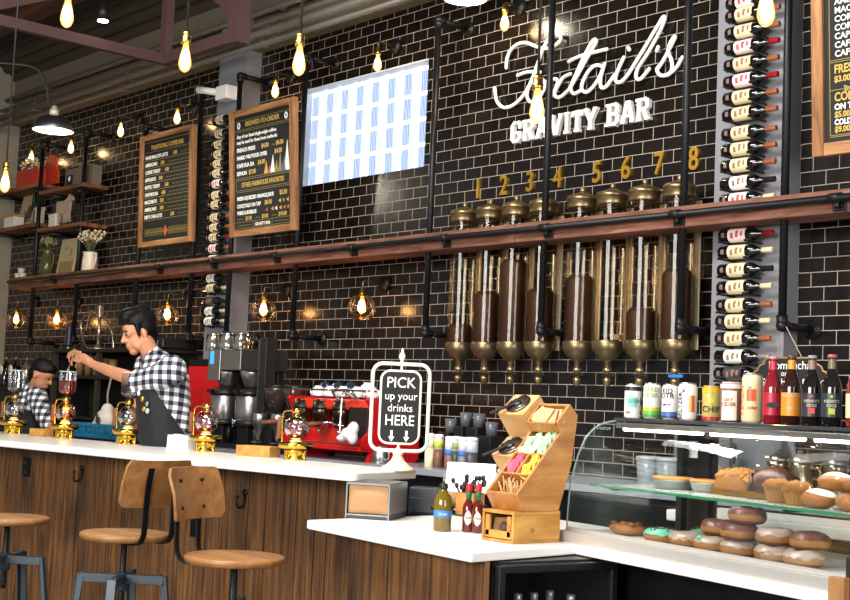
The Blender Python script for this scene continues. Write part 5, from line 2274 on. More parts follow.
# drawer box under the caddy
t = thing('drawer_box', 'yellow pine box with a drawer under the condiment caddy', 'box', ((XR_+XL_)/2, YF, CZ))
g = G()
W0, H0, D0_ = XR_-XL_, .122, .262
for c, d in (((0, D0_/2, .006), (W0, D0_, .012)), ((0, D0_/2, H0-.006), (W0, D0_, .012)), ((-W0/2+.006, D0_/2, H0/2), (.012, D0_, H0-.024)), ((W0/2-.006, D0_/2, H0/2), (.012, D0_, H0-.024)), ((0, D0_-.006, H0/2), (W0-.024, .012, H0-.024))):
    g.box(c, d, bev=.002)
g.obj('box_body', M_box, t)
g = G()
for c, d in (((0, .008, .03), (W0-.03, .012, .03)), ((-W0/2+.028, .008, .062), (.022, .012, .08)), ((W0/2-.028, .008, .062), (.022, .012, .08))):
    g.box(c, d, bev=.002)
g.box((0, .13, .018), (W0-.03, .24, .008))
g.obj('drawer', M_box, t)
g = G()
for k in range(9):
    g.box((0, .035+k*.012, .055), (W0-.06, .009, .07), M=Matrix.Rotation(R(-14), 3, 'X'))
g.obj('paper_sleeves', mat('brown_paper_sleeve', '#8d6a48', .8, 0, .15, 30), t)
g = G()
g.lathe([(.006, 0), (.021, 0), (.021, .001), (.006, .001)], (.012, .019, .058), axis=(0, -1, .2), n=20)
g.obj('sleeve_print', mat('sleeve_print', '#4c3a2a', .8), t)
g = G()
g.cyl((W0/2, .10, .05), (W0/2+.002, .10, .05), .011, n=16)
g.obj('wood_plug', M_box, t)

# slanted caddy
t = thing('condiment_caddy', 'slanted wooden condiment caddy with packet compartments beside the pastry case', 'caddy', ((XR_+XL_)/2, YF, 1.042))
pf = [(3.613, 1.107), (3.655, 1.043), (3.86, 1.043), (3.965, 1.38), (3.972, 1.407), (3.897, 1.463), (3.832, 1.387), (3.862, 1.345)]
pf = [(3.613, 1.107), (3.655, 1.043), (3.85, 1.043), (3.915, 1.22), (3.945, 1.42), (3.897, 1.463), (3.826, 1.388), (3.852, 1.352)]
SX = Matrix(((0, 0, 1, 0), (1, 0, 0, 0), (0, 1, 0, 0), (0, 0, 0, 1)))
for x0 in (XL_, XR_-.012):
    g = G()
    g.prism(pf, x0, x0+.012, SX)
    g.obj('side_panel', M_oak, t, wld=True)


def span(nm, pts, m_=None):
    g = G()
    g.prism(pts, XL_+.012, XR_-.012, SX)
    return g.obj(nm, m_ or M_oak, t, wld=True)


def slab_pts(a, b, th):
    a, b = Vector(a), Vector(b)
    n_ = Vector((-(b-a).y, (b-a).x)).normalized()*th
    return [tuple(a), tuple(b), tuple(b+n_), tuple(a+n_)]


span('lip_panel', slab_pts((3.655, 1.043), (3.613, 1.107), -.010))
span('base_panel', [(3.655, 1.043), (3.85, 1.043), (3.85, 1.053), (3.655, 1.053)])
span('floor_panel', slab_pts((3.66, 1.055), (3.92, 1.345), -.008))
span('top_panel', slab_pts((3.945, 1.42), (3.897, 1.463), .010))
span('shelf_panel', slab_pts((3.826, 1.388), (3.90, 1.345), -.008))
span('step_panel', slab_pts((3.826, 1.388), (3.852, 1.352), -.008))
for k in (.30, .62):
    a = Vector((3.613, 1.107)).lerp(Vector((3.852, 1.352)), k)
    b = a+Vector((.055, -.05))
    span('divider', slab_pts(a, b, .008))
xm = (XL_+XR_)/2-.004
g = G()
a, b = Vector((3.613, 1.107)).lerp(Vector((3.852, 1.352)), .31), Vector((3.613, 1.107)).lerp(Vector((3.852, 1.352)), .62)
g.prism([tuple(a), tuple(b), tuple(b+Vector((.05, -.048))), tuple(a+Vector((.05, -.048)))], xm, xm+.007, SX)
g.obj('divider', M_oak, t, wld=True)
random.seed(21)


def packets(lb, nm, col, k0, k1, x0, x1, n, sz, off=.012):
    t2 = thing(nm, lb, 'packets', ((x0+x1)/2, 3.75, 1.2))
    m_ = mat(nm+'_paper', col, .6, 0, .25, 60)
    for k in range(n):
        u = k0+(k1-k0)*(k+.5)/n
        p = Vector((3.613, 1.107)).lerp(Vector((3.852, 1.352)), u)
        nrm = Vector((0, .70, -.71))
        g = G()
        c = Vector((random.uniform(x0+sz[0]*.4, x1-sz[0]*.4), p.x, p.y))+nrm*(off+random.uniform(-.008, .008))
        Mx = Matrix.Rotation(R(random.uniform(-35, 0)), 3, 'X') @ Matrix.Rotation(R(random.uniform(-28, 28)), 3, 'Y') @ Matrix.Rotation(R(random.uniform(-25, 25)), 3, 'Z')
        g.box(c, (sz[0], .005, sz[1]), M=Mx, bev=.002)
        g.obj('packet', m_, t2, wld=True)
    return t2


packets('green sweetener packets in the middle caddy compartment', 'green_packets', '#a9c9a6', .64, .98, XL_+.015, XR_-.015, 26, (.034, .05))
packets('pink sweetener packets in the left small caddy compartment', 'pink_packets', '#d9546c', .34, .60, XL_+.015, xm, 12, (.028, .045))
packets('yellow sweetener packets in the right small caddy compartment', 'yellow_packets', '#e8cf45', .34, .60, xm+.01, XR_-.015, 12, (.028, .045))
t2 = thing('stir_sticks', 'wooden stir sticks fanned in the lowest caddy compartment', 'stir sticks', ((XL_+XR_)/2, 3.65, 1.1))
for k in range(26):
    g = G()
    x = random.uniform(XL_+.03, XR_-.03)
    a = Vector((x, 3.672, 1.078+random.uniform(0, .01)))
    b = a+Vector((random.uniform(-.045, .045), random.uniform(-.01, .02), random.uniform(.05, .085)))
    b.x = min(max(b.x, XL_+.02), XR_-.02)
    g.tube([a, b], .0026, n=6)
    g.obj('stick', mat('birch_stick', '#c69a66', .7, 0, .15), t2, wld=True)
t2 = thing('napkin_stack', 'folded brown napkins fanned in the top caddy compartment', 'napkins', ((XL_+XR_)/2, 3.87, 1.40))
for k in range(11):
    g = G()
    f = k/10
    c = Vector((XL_+.03+f*.105, 3.868-.012*math.sin(f*3)+random.uniform(-.006, .006), 1.405+random.uniform(-.006, .010)))
    Mx = Matrix.Rotation(R(-38+random.uniform(-8, 8)), 3, 'X') @ Matrix.Rotation(R(28-56*f+random.uniform(-8, 8)), 3, 'Y') @ Matrix.Rotation(R(random.uniform(-20, 20)), 3, 'Z')
    g.box(c, (.052, .006, .075), M=Mx, bev=.002)
    g.obj('napkin', mat('tan_napkin', '#c7a077', .85, 0, .12, 40), t2, wld=True)
# two lid-holder cubes on the left of the caddy
for (pa, pb, pc, lb, sz) in (((3.87, 1.355), None, None, 'upper wooden cube lid holder leaning on the caddy', .145), ((3.83, 1.19), None, None, 'lower wooden cube lid holder leaning on the caddy', .135)):
    cx0 = XL_-.004-sz*.5
    t = thing('lid_holder', lb, 'holder', (cx0, pa[0]+sz*.5, pa[1]), 0, 'wooden cubes beside the caddy')
    t.rotation_euler = (R(40), 0, 0)
    g = G()
    g.box((0, 0, sz*.45), (sz, sz*.9, sz*.9), bev=.003)
    g.obj('cube', M_ply, t)
    g = G()
    z = sz*.9
    n = 28
    g.tube([(.05*math.cos(2*PI*i/n), .05*math.sin(2*PI*i/n), z+.003) for i in range(n)], .0055, closed=True)
    g.obj('chrome_rim', mat('dark_chrome', '#6a6662', .2, .9), t)
    g = G()
    g.cyl((0, 0, z+.0005), (0, 0, z+.002), .048, n=28)
    g.obj('well', mat('smoked_well', '#4a3a30', .2, 0, .2, 20), t)
    g = G()
    g.box((-.035, -.045, z+.018), (.018, .13, .009), bev=.003, M=Matrix.Rotation(R(-12), 3, 'X') @ Matrix.Rotation(R(-30), 3, 'Z'))
    g.ell((-.01, .0, z+.006), (.026, .02, .008))
    g.obj('serving_spoon', M_blk, t)


def facing(p):
    return math.atan2(-p.x, p.y)


# bottles on the counter
M_oil = mat('olive_oil_glass', '#6b5a14', .08, 0, .25, 12, coat=.5)
p = oZ(442, 531, CZ)
t = thing('oil_bottle', 'olive green oil bottle with blue tape and a pour spout', 'bottle', p, facing(p))
t.scale = (1.05, 1.05, 1.12)
g = G()
g.lathe([(.032, 0), (.036, .005), (.036, .11), (.03, .13), (.015, .143), (.0135, .158)], n=24)
g.obj('bottle_body', M_oil, t)
g = G()
g.lathe([(.016, .154), (.017, .158), (.017, .172), (.009, .176)], n=16)
g.obj('collar', M_blk, t)
g = G()
g.tube([(0, 0, .172), (0, -.002, .2), (.002, -.006, .212)], [.005, .0042, .0035])
g.obj('pour_spout', M_steel, t)
g = G()
n = 12
vs = []
for i in range(n+1):
    a = -1.25+2.5*i/n
    for z in (.052, .077):
        vs.append((.0368*math.sin(a), -.0368*math.cos(a), z))
g.put(vs, [(2*i, 2*i+2, 2*i+3, 2*i+1) for i in range(n)], True)
g.obj('blue_tape', mat('blue_tape', '#2f7fcf', .6), t, fix=False)
g = G()
g.text('OLIVE', .014, Matrix.Translation((0, 0, .059)) @ UPR, None, .0002, .0003, 'CENTER')
for v in g.bm.verts:
    a = v.co.x/.0368
    v.co = Vector((.0375*math.sin(a), -.0375*math.cos(a), v.co.z))
g.obj('lettering', M_chalk, t)
for (px, py, lb) in ((467.5, 532, 'hot sauce bottle with a red cap, left of its twin'), (477, 533, 'hot sauce bottle with a red cap, right of its twin')):
    p = oZ(px, py, CZ)
    t = thing('hot_sauce_bottle', lb, 'bottle', p, facing(p), 'hot sauce bottles')
    t.scale = (1.12, 1.12, 1.3)
    g = G()
    g.lathe([(.019, 0), (.0215, .004), (.0215, .075), (.017, .09), (.0095, .102), (.0095, .112)], n=20)
    g.obj('glass_body', mat('chilli_sauce', '#5e1a0c', .12, 0, .3, 14, coat=.4), t)
    g = G()
    g.lathe([(.0105, .104), (.0105, .132)], n=16)
    g.obj('green_neck_band', mat('green_foil', '#1f6a38', .4), t)
    g = G()
    g.lathe([(.0115, .130), (.0125, .133), (.012, .150), (.006, .153)], n=16)
    g.obj('cap', mat('red_cap', '#d2202a', .35), t)
    g = G()
    n = 8
    rows_ = ((.022, .004), (.03, .45), (.045, .75), (.06, .45), (.07, .004))
    vs = []
    for z, wd in rows_:
        for i in range(n+1):
            a = wd*(-1+2*i/n)
            vs.append((.0222*math.sin(a), -.0222*math.cos(a), z))
    fs = [(j*(n+1)+i, j*(n+1)+i+1, (j+1)*(n+1)+i+1, (j+1)*(n+1)+i) for j in range(4) for i in range(n)]
    g.put(vs, fs, True)
    g.obj('diamond_label', mat('hot_sauce_label', '#eee3d2', .7), t, fix=False)
    g = G()
    g.text('TABASCO', .0068, Matrix.Translation((0, 0, .044)) @ UPR, None, .0002, .0002, 'CENTER')
    for v in g.bm.verts:
        a = v.co.x/.0222
        v.co = Vector((.0228*math.sin(a), -.0228*math.cos(a), v.co.z))
    g.obj('lettering', mat('dark_red_ink', '#7a2a24', .7), t)
p = oZ(484.5, 536, CZ)
p.x = min(p.x, XL_-.03)
t = thing('pepper_grinder', 'dark pepper grinder between the hot sauce and the drawer box', 'grinder', oZ(482.5, 530, CZ))
g = G()
g.lathe([(.018, 0), (.019, .06), (.017, .066)], n=18)
g.obj('glass_jar', mat('peppercorn_glass', '#2a2420', .12, 0, .5, 80, coat=.4), t)
g = G()
g.lathe([(.018, .066), (.019, .07), (.019, .1), (.015, .104)], n=18)
g.obj('grinder_cap', M_blk, t)
# wooden holder of black cutlery / lids and white straws behind
p = oZ(462, 516, CZ)
t = thing('utensil_holder', 'wooden holder of black plastic utensils behind the hot sauce bottles', 'holder', (p.x, p.y+.05, CZ), .2)
g = G()
for c, d in (((0, -.045, .055), (.1, .01, .11)), ((0, .045, .055), (.1, .01, .11)), ((-.045, 0, .055), (.01, .08, .11)), ((.045, 0, .055), (.01, .08, .11)), ((0, 0, .005), (.08, .08, .01))):
    g.box(c, d, bev=.002)
g.obj('holder_box', M_oak, t)
random.seed(4)
for k in range(24):
    g = G()
    a = Vector((random.uniform(-.03, .03), random.uniform(-.03, .03), .012))
    b = Vector((random.uniform(-.075, .06), random.uniform(-.055, .055), random.uniform(.13, .185)))
    g.tube([a, a.lerp(b, .8), b], .003, n=5)
    g.ell(b, (.012, .006, .014), seg=8, rings=6)
    g.obj('utensil', M_blk, t)
p = oZ(474, 512, CZ)
t = thing('straw_cup', 'cup of white wrapped straws behind the hot sauce bottles', 'straws', (p.x, p.y+.14, CZ))
g = G()
g.lathe([(.035, 0), (.042, .1), (.038, .1), (.032, .006), (0, .006)], n=20)
g.obj('cup', M_blk, t)
for k in range(14):
    g = G()
    a = Vector((random.uniform(-.02, .02), random.uniform(-.02, .02), .012))
    b = a+Vector((random.uniform(-.035, .05), random.uniform(-.02, .02), random.uniform(.17, .205)))
    g.tube([a, b], .0045, n=6)
    g.obj('straw', mat('white_straw_paper', '#eceae4', .7), t)

# napkin dispenser
nf, nr, nb = Vector((-4.59, 3.645, 0)), Vector((-4.43, 3.755, 0)), Vector((-4.73, 4.0, 0))
na = math.atan2((nr-nf).y, (nr-nf).x)
t = thing('napkin_dispenser', 'steel napkin dispenser full of tan napkins at the left end of the lower counter', 'dispenser', (nf.x, nf.y, CZ), na)
W_n, D_n, H_n = .205, .30, .160
g = G()
for c, d in (((W_n/2, D_n/2, H_n-.003), (W_n, D_n, .006)), ((.003, D_n/2, H_n/2+.01), (.006, D_n, H_n-.02)), ((W_n-.003, D_n/2, H_n/2+.01), (.006, D_n, H_n-.02)), ((W_n/2, D_n-.004, H_n/2), (W_n-.01, .006, H_n-.02))):
    g.box(c, d, bev=.002)
g.obj('steel_shell', mat('satin_steel_sheet', '#7d8183', .38, .8, .05), t)
g = G()
g.box((W_n/2, D_n/2, .012), (W_n+.004, D_n+.006, .024), bev=.003)
g.obj('black_base', M_blk, t)
g = G()
for c, d in (((W_n/2, -.001, .018), (W_n, .008, .008)), ((W_n/2, -.001, H_n-.006), (W_n, .008, .008)), ((.004, -.001, H_n/2), (.008, .008, H_n)), ((W_n-.004, -.001, H_n/2), (.008, .008, H_n))):
    g.box(c, d, bev=.002)
g.obj('face_frame', mat('satin_steel_sheet', '#7d8183', .38, .8, .05), t)
g = G()
random.seed(8)
nx_, nz_ = 9, 7
vs = []
for j in range(nz_):
    for i in range(nx_):
        u, v = i/(nx_-1), j/(nz_-1)
        vs.append((.01+u*(W_n-.02), .012-.016*math.sin(PI*u)*math.sin(PI*v)+.007*mnoise.noise(Vector((u*4, v*4, 1))), .025+v*(H_n-.035)))
g.put(vs, [(j*nx_+i, j*nx_+i+1, (j+1)*nx_+i+1, (j+1)*nx_+i) for j in range(nz_-1) for i in range(nx_-1)], True)
g.box((W_n/2, .15, H_n/2+.006), (W_n-.02, .25, H_n-.04))
g.obj('napkins', mat('tan_napkin_face', '#ad8358', .7, 0, .08, 12), t, fix=False)

# dark receipt printer behind it
p = oZ(408, 514, CZ)
t = thing('receipt_printer', 'dark receipt printer between the napkin dispenser and the oil bottle', 'printer', (p.x, p.y, CZ), R(40))
g = G()
g.prism([(0, 0), (.17, 0), (.17, .09), (.1, .128), (0, .128)], -.0, .17, Matrix(((0, 0, 1, 0), (1, 0, 0, 0), (0, 1, 0, 0), (0, 0, 0, 1))))
o = g.obj('printer_body', mat('charcoal_plastic', '#2b3034', .45, 0, .08), t)
bm_ = o.modifiers.new('b', 'BEVEL')
bm_.width = .006
bm_.segments = 2
g = G()
g.box((.085, -.003, .045), (.15, .008, .07), bev=.003)
g.obj('front_cover', mat('charcoal_plastic_dark', '#22262a', .4), t)
g = G()
g.cyl((.12, -.009, .035), (.12, -.006, .035), .012)
g.obj('feed_button', M_blk, t)
g = G()
g.tube(spline([(.12, .1, .02), (.22, .03, .008), (.30, .02, .006), (.34, .08, .006)], 6), .005)
g.obj('power_cable', M_blk, t)
# kraft bag behind the printer, under the end of the bar top
p = Vector((-4.92, 4.66, CZ))
t = thing('kraft_bag', 'crumpled brown paper bag beneath the right end of the bar top', 'bag', p)
o = organic('bag_body', [('e', p+Vector((0, 0, .07)), (.11, .07, .075)), ('e', p+Vector((.05, .02, .12)), (.07, .045, .06)), ('e', p+Vector((-.05, -.01, .10)), (.06, .05, .05))], M_paper, t, .012, 2)

# white tablet stand
p = oY(470, 492, 4.55)
t = thing('tablet_stand', 'white tablet on a white stand behind the lower counter, screen turned away', 'tablet', (p.x, 4.55, CZ), R(38))
g = G()
g.box((0, 0, .165), (.25, .012, .16), M=Matrix.Rotation(R(-24), 3, 'X'), bev=.005)
g.obj('tablet_case', mat('glossy_white_plastic', '#f4f4f4', .25), t)
g = G()
g.box((0, .02, .06), (.1, .014, .14), M=Matrix.Rotation(R(14), 3, 'X'), bev=.004)
g.box((0, .03, .006), (.15, .13, .012), bev=.004)
g.obj('stand', mat('glossy_white_plastic', '#f4f4f4', .25), t)

# pick-up sign
p = Vector((-5.045, 4.33, BZ))
t = thing('pick_up_sign', 'white framed chalk sign reading PICK up your drinks HERE on the bar end', 'sign', p, y_)
g = G()
g.lathe([(.085, 0), (.088, .008), (.082, .016), (.06, .03), (.035, .052), (.026, .07), (.022, .08), (.028, .086), (.026, .096), (.012, .1), (.009, .12)], n=28)
g.obj('base', mat('cream_painted_metal', '#eee0c4', .45, 0, .04), t)
M_fr = mat('white_painted_metal', '#f3eee2', .4)
g = G()
CZs = .322
g.tube([(x, 0, CZs+z) for x, z in rrect(.29, .44, .05)], .0095, closed=True)
g.obj('outer_frame', M_fr, t)
g = G()
g.lathe([(.007, .54), (.012, .548), (.007, .558), (.014, .57), (.017, .582), (.012, .596), (.006, .604), (.008, .61), (.003, .622), (0, .626)], n=16)
g.cyl((0, 0, .50), (0, 0, .545), .006)
g.obj('finial', M_fr, t)
g = G()
g.cyl((0, 0, .095), (0, 0, .17), .006)
g.obj('stem', M_fr, t)
inner = rrect(.2, .365, .045)
g = G()
g.prism(inner, -.006, .006, Matrix.Translation((0, 0, CZs)) @ UPR)
pn = g.obj('panel', M_board, t)
g = G()
g.tube([(x, 0, CZs+z) for x, z in inner], .0075, closed=True)
g.obj('inner_frame', M_fr, t)
g = G()


def tx(s_, x, z, sz, off=.0, sx_=1):
    g = G()
    g.text(s_, sz, Matrix.Translation((x, -.0075, CZs+z)) @ UPR, None, .0004, off, 'CENTER', sx_)
    g.obj('text_line', M_chalk, t)


tx('PICK', 0, .1, .076, .0005, .92)
tx('up your', .003, .038, .057, .0, .93)
tx('drinks', 0, -.022, .055, 0, .95)
tx('HERE', 0, -.092, .076, .0005, .86)
for s_ in (-1, 1):
    x = s_*.038
    g = G()
    g.prism([(x-.006, -.118), (x+.006, -.118), (x+.006, -.15), (x+.016, -.15), (x, -.175), (x-.016, -.15), (x-.006, -.15)], .007, .0082, Matrix.Translation((0, 0, CZs)) @ UPR)
    g.obj('chalk_arrow', M_chalk, t)
# ================================================================ siphons and small things along the bar
M_gp = mat('polished_gold', '#d9b24a', .18, 1, .08, 30)
M_handle = wood('walnut_handle', '#4a2a18', '#8a5430', axis=2, freq=6)
M_tea = glass('red_tea', '#a01808', .08, .05)


def siphon(lb, px, py, upper, lit=False, rz=0.0):
    p = oZ(px, py, BZ)
    p.y = min(p.y, back(p.x)-.085)
    p = Vector((oY(px, py, p.y).x, p.y, BZ))
    t = thing('siphon_brewer', lb, 'coffee maker', p, rz+.5, 'glass siphon coffee makers on the bar')
    t.scale = (1.15, 1.15, 1.15)
    g = G()
    g.lathe([(.052, 0), (.056, .004), (.05, .012), (.044, .02), (.05, .035), (.058, .045), (.05, .052)], n=26)
    for k in range(6):
        a = k*PI/3
        g.box((.05*math.cos(a), .05*math.sin(a), .025), (.016, .016, .05), rz=a, bev=.003)
    g.obj('burner_base', M_gp, t)
    g = G()
    g.lathe([(.03, .05), (.078, .056), (.086, .062), (.086, .082), (.080, .088), (.03, .086)], n=32)
    g.obj('burner_plate', M_gp, t)
    g = G()
    g.lathe([(0, .089), (.03, .09), (.026, .094), (0, .095)], n=18)
    g.obj('halogen_lens', glow('halogen_lit', '#ff9a3a', 20) if lit else mat('halogen_glass', '#f4e6c0', .1, 0, .05, emit='#ffd98a', es=1.2), t)
    g = G()
    zc = .158
    pr = [(.012, zc-.06)]+[(.063*math.cos(a), zc+.063*math.sin(a)) for a in [R(-75+i*12) for i in range(13)]]+[(.018, zc+.062), (.02, zc+.085)]
    n = 28
    vs = [(r*math.cos(2*PI*i/n), r*math.sin(2*PI*i/n), z) for r, z in pr for i in range(n)]
    fs = [(j*n+i, j*n+(i+1) % n, (j+1)*n+(i+1) % n, (j+1)*n+i) for j in range(len(pr)-1) for i in range(n)]
    g.put(vs, fs, True)
    bulb = g.obj('glass_bulb', glass('siphon_glass', '#f4f6f8', .3), t)
    if not lit:
        g = G()
        g.prism([(.03*math.cos(a*PI/8), .02*math.sin(a*PI/8)) for a in range(16)], .0605, .0612, Matrix.Translation((0, -.0, zc)) @ Matrix.Rotation(-.6, 4, 'Z') @ UPR)
        g.text('SIPHON', .016, Matrix.Translation((0, 0, zc-.006)) @ Matrix.Rotation(-.6, 4, 'Z') @ Matrix.Translation((0, -.062, 0)) @ UPR, 1, .0002, 0, 'CENTER')
        g.bm.free() if False else None
        g.bm.clear()
        for k in range(3):
            g.box((0, 0, 0), (.001, .001, .001)) if False else None
        g.bm.free()
    g = G()
    g.tube(spline([(-.076, 0, .085), (-.078, 0, .14), (-.078, 0, .215), (-.062, 0, .238), (-.03, 0, .24), (-.02, 0, .24)], 5), .0048)
    g.lathe([(.021, .228), (.026, .23), (.026, .25), (.021, .252)], n=20)
    g.obj('stand_arm', M_gp, t)
    g = G()
    g.lathe([(.009, .10), (.012, .105), (.011, .16), (.012, .2), (.008, .206)], (-.094, 0, 0), n=14)
    g.obj('handle', M_handle, t)
    if lit:
        g = G()
        g.ell((0, 0, zc-.01), (.056, .056, .05))
        g.obj('boiling_water', glass('glowing_water', '#ffb060', .1, .1), t)
        plight(t, (0, 0, .108), 3.2, (1, .42, .12), .03)
    if upper:
        g = G()
        pr = [(.008, .235), (.01, .262), (.03, .272), (.05, .285), (.053, .30), (.054, .41)]
        vs = [(r*math.cos(2*PI*i/n), r*math.sin(2*PI*i/n), z) for r, z in pr for i in range(n)]
        fs = [(j*n+i, j*n+(i+1) % n, (j+1)*n+(i+1) % n, (j+1)*n+i) for j in range(len(pr)-1) for i in range(n)]
        g.put(vs, fs, True)
        g.obj('upper_chamber', glass('siphon_glass', '#f4f6f8', .3), t)
        g = G()
        g.tube([(.054*math.cos(2*PI*i/n), .054*math.sin(2*PI*i/n), .411) for i in range(n)], .002, n=6, closed=True)
        g.obj('rim', mat('glass_rim', '#dfe6ea', .1), t)
        g = G()
        g.lathe([(.022, .238), (.024, .256), (.014, .262)], n=18)
        g.obj('seal', M_blk, t)
        if lit:
            g = G()
            g.lathe([(.028, .276), (.046, .288), (.0505, .302), (.0505, .356), (0, .356)], n=26)
            g.obj('red_tea', mat('red_tea_liquid', '#5d0f08', .15, 0, .2, 12, emit='#8c1608', es=.35), t)
    return t


siphon('glass siphon brewer at the far left end of the bar', 13, 431, True)
sl = siphon('lit siphon brewer with red tea in its upper glass', 64, 438, True, True)
siphon('glass siphon brewer in front of the barista with an empty upper glass', 127, 442.5, True)
siphon('siphon brewer without upper glass in front of the coffee brewer', 205, 449.5, False)
siphon('siphon brewer without upper glass in front of the espresso machine', 295, 457.5, False)


def on_bar(px, py, margin=.06):
    p = oZ(px, py, BZ)
    if p.y > back(p.x)-margin:
        p = oY(px, py, back(p.x)-margin)
    return Vector((p.x, p.y, BZ))


# wooden trays on the bar
for (px, py, sx_, lb) in ((41.5, 434, .13, 'small wooden box on the bar left of the lit siphon'), (258, 453.5, .24, 'wooden tray box on the bar left of the espresso machine')):
    p = on_bar(px, py, .08)
    t = thing('wooden_tray', lb, 'tray', p, .35, 'wooden trays on the bar')
    h_ = .055 if sx_ < .2 else .062
    for c, d, nm in (((0, -.05, h_/2), (sx_, .01, h_), 'side'), ((0, .05, h_/2), (sx_, .01, h_), 'side'), ((-sx_/2+.005, 0, h_/2), (.01, .09, h_), 'end'), ((sx_/2-.005, 0, h_/2), (.01, .09, h_), 'end'), ((0, 0, .005), (sx_-.02, .09, .01), 'bottom')):
        g = G()
        g.box(c, d, bev=.002)
        g.obj(nm, M_box, t)
p = on_bar(181, 446, .08)
t = thing('filter_stack', 'rack of white paper filters standing on the bar beside the barista', 'filters', p, .3)
for k in range(11):
    g = G()
    g.box((-.08+.016*k, 0, .045+random.uniform(-.004, .004)), (.010, .075, .09), M=Matrix.Rotation(R(random.uniform(-4, 4)), 3, 'Y'), bev=.002)
    g.obj('paper_filter', mat('white_filter_paper', '#ecebe6', .8), t)

# ================================================================ the back counter and its machines
BC = 1.05
YBc = 5.38
t = thing('back_counter', 'stainless back counter along the tiled wall behind the bar', 'counter', (-6, 5.75, 0))
g = G()
g.box((-5.6, (YBc+6.14)/2, BC-.02), (7.0, 6.14-YBc, .04), bev=.004)
g.obj('worktop', mat('bright_worktop_steel', '#c4ccd8', .3, .55, .04, 8), t, wld=True)
g = G()
g.box((-5.6, 5.77, .5), (6.9, .66, 1.0))
g.obj('cabinet_body', M_blk, t, wld=True)
g = G()
for k in range(8):
    g.box((-8.6+.82*k, 5.435, .52), (.78, .02, .9), bev=.004)
g.obj('door_fronts', M_dark, t, wld=True)

# espresso machine
YE = 5.42
a, b_ = oY(281, 440, YE), oY(362, 462, YE)
ex0, ex1 = a.x, b_.x
ew = ex1-ex0
t = thing('espresso_machine', 'red three-group espresso machine on the back counter', 'espresso machine', ((ex0+ex1)/2, YE+.25, BC))
hw = ew/2
SXl = Matrix(((0, 0, 1, 0), (1, 0, 0, 0), (0, 1, 0, 0), (0, 0, 0, 1)))
sidep = [(-.22, 0), (-.20, 0), (-.17, .06), (-.245, .10), (-.26, .14), (-.20, .19), (-.165, .27), (-.18, .36), (-.22, .405), (-.20, .425), (.24, .425), (.24, .03), (.2, 0)]
for x in (-hw, hw-.035):
    g = G()
    g.prism(sidep, x, x+.035, SXl)
    g.obj('side_panel', M_red, t)
g = G()
g.box((0, .06, .24), (ew-.07, .33, .36), bev=.01)
g.obj('body', M_red, t)
g = G()
g.box((0, -.135, .372), (ew-.06, .11, .075), bev=.02)
g.obj('head_panel', mat('orange_red_enamel', '#d8331c', .22, 0, .05, 8, coat=.4), t)
g = G()
g.box((0, -.16, .085), (ew-.06, .20, .035), bev=.006)
g.obj('drip_tray', M_red, t)
g = G()
for k in range(24):
    g.box((-hw+.07+k*(ew-.14)/23, -.16, .105), (.008, .17, .006))
g.obj('drip_grate', M_steel, t)
g = G()
for x in (-hw+.06, hw-.06):
    for y in (-.12, .16):
        g.cyl((x, y, 0), (x, y, .07), .02)
g.obj('feet', M_dark, t)
g = G()
g.tube([(x, y, .47) for x, y in rrect(ew-.06, .42, .03)], .007, closed=True)
for x in (-hw+.05, -.2, .2, hw-.05):
    g.cyl((x, -.205, .42), (x, -.205, .47), .005)
    g.cyl((x, .205, .42), (x, .205, .47), .005)
g.obj('cup_rail', M_chrome, t)
g = G()
g.box((hw-.13, -.195, .26), (.2, .01, .2), bev=.004)
g.obj('dark_back_grille', mat('dark_grille', '#2d2926', .4, .4, .3, 40), t)
for k, px in enumerate((307, 334, 361)):
    x = -hw+.13+k*.225
    g = G()
    g.cyl((x, -.17, .25), (x, -.17, .395), .064, n=22)
    g.cyl((x, -.17, .385), (x, -.17, .405), .042, n=22)
    g.obj('group_head', mat('bronze_group', '#5b4d3a', .25, .9, .2, 20), t)
    g = G()
    g.cyl((x, -.17, .335), (x, -.17, .36), .07, n=22)
    g.obj('group_collar', M_blk, t)
    g = G()
    g.cyl((x, -.17, .21), (x, -.17, .252), .056, n=22)
    g.tube([(x, -.17, .21), (x, -.19, .19), (x, -.195, .175)], .012)
    g.obj('portafilter', M_chrome, t)
    if k != 1:
        g = G()
        dx_ = -.14
        g.tube([(x-.03, -.20, .255), (x-.06, -.24, .248), (x-.09, -.28, .24)], .012)
        g.obj('filter_arm', M_chrome, t)
        g = G()
        g.tube([(x-.09, -.28, .24), (x-.13, -.33, .232), (x-.18, -.39, .222)], [.014, .018, .015])
        g.obj('wooden_handle', M_handle, t)
for x in (hw-.22,):
    g = G()
    g.tube(spline([(x, -.16, .41), (x, -.24, .45), (x+.03, -.29, .44), (x+.035, -.30, .33), (x+.045, -.31, .17)], 6), .006)
    g.obj('steam_wand', M_chrome, t)
g = G()
g.tube(spline([(hw-.35, -.19, .40), (hw-.35, -.25, .46), (hw-.24, -.26, .47), (hw-.14, -.26, .46), (hw-.13, -.2, .41)], 6), .010)
g.obj('brew_lever', M_chrome, t)
tow = oY(349, 434, YE-.06)
t2 = thing('bar_towel', 'white bar towel bunched over the steam wand of the espresso machine', 'towel', tow)
random.seed(11)
organic('cloth', [('e', tow+Vector((0, 0, 0)), (.07, .045, .045)), ('e', tow+Vector((.045, 0, .04)), (.04, .035, .045)), ('e', tow+Vector((-.06, -.01, -.03)), (.045, .035, .025)), ('e', tow+Vector((.04, 0, -.02)), (.035, .035, .05)), ('c', [(tow+Vector((-.09, 0, -.045)), .015), (tow+Vector((.03, -.03, .03)), .02)])], mat('white_cloth', '#e9e8e6', .85, 0, .05, 30, .3), t2, .01, 3)
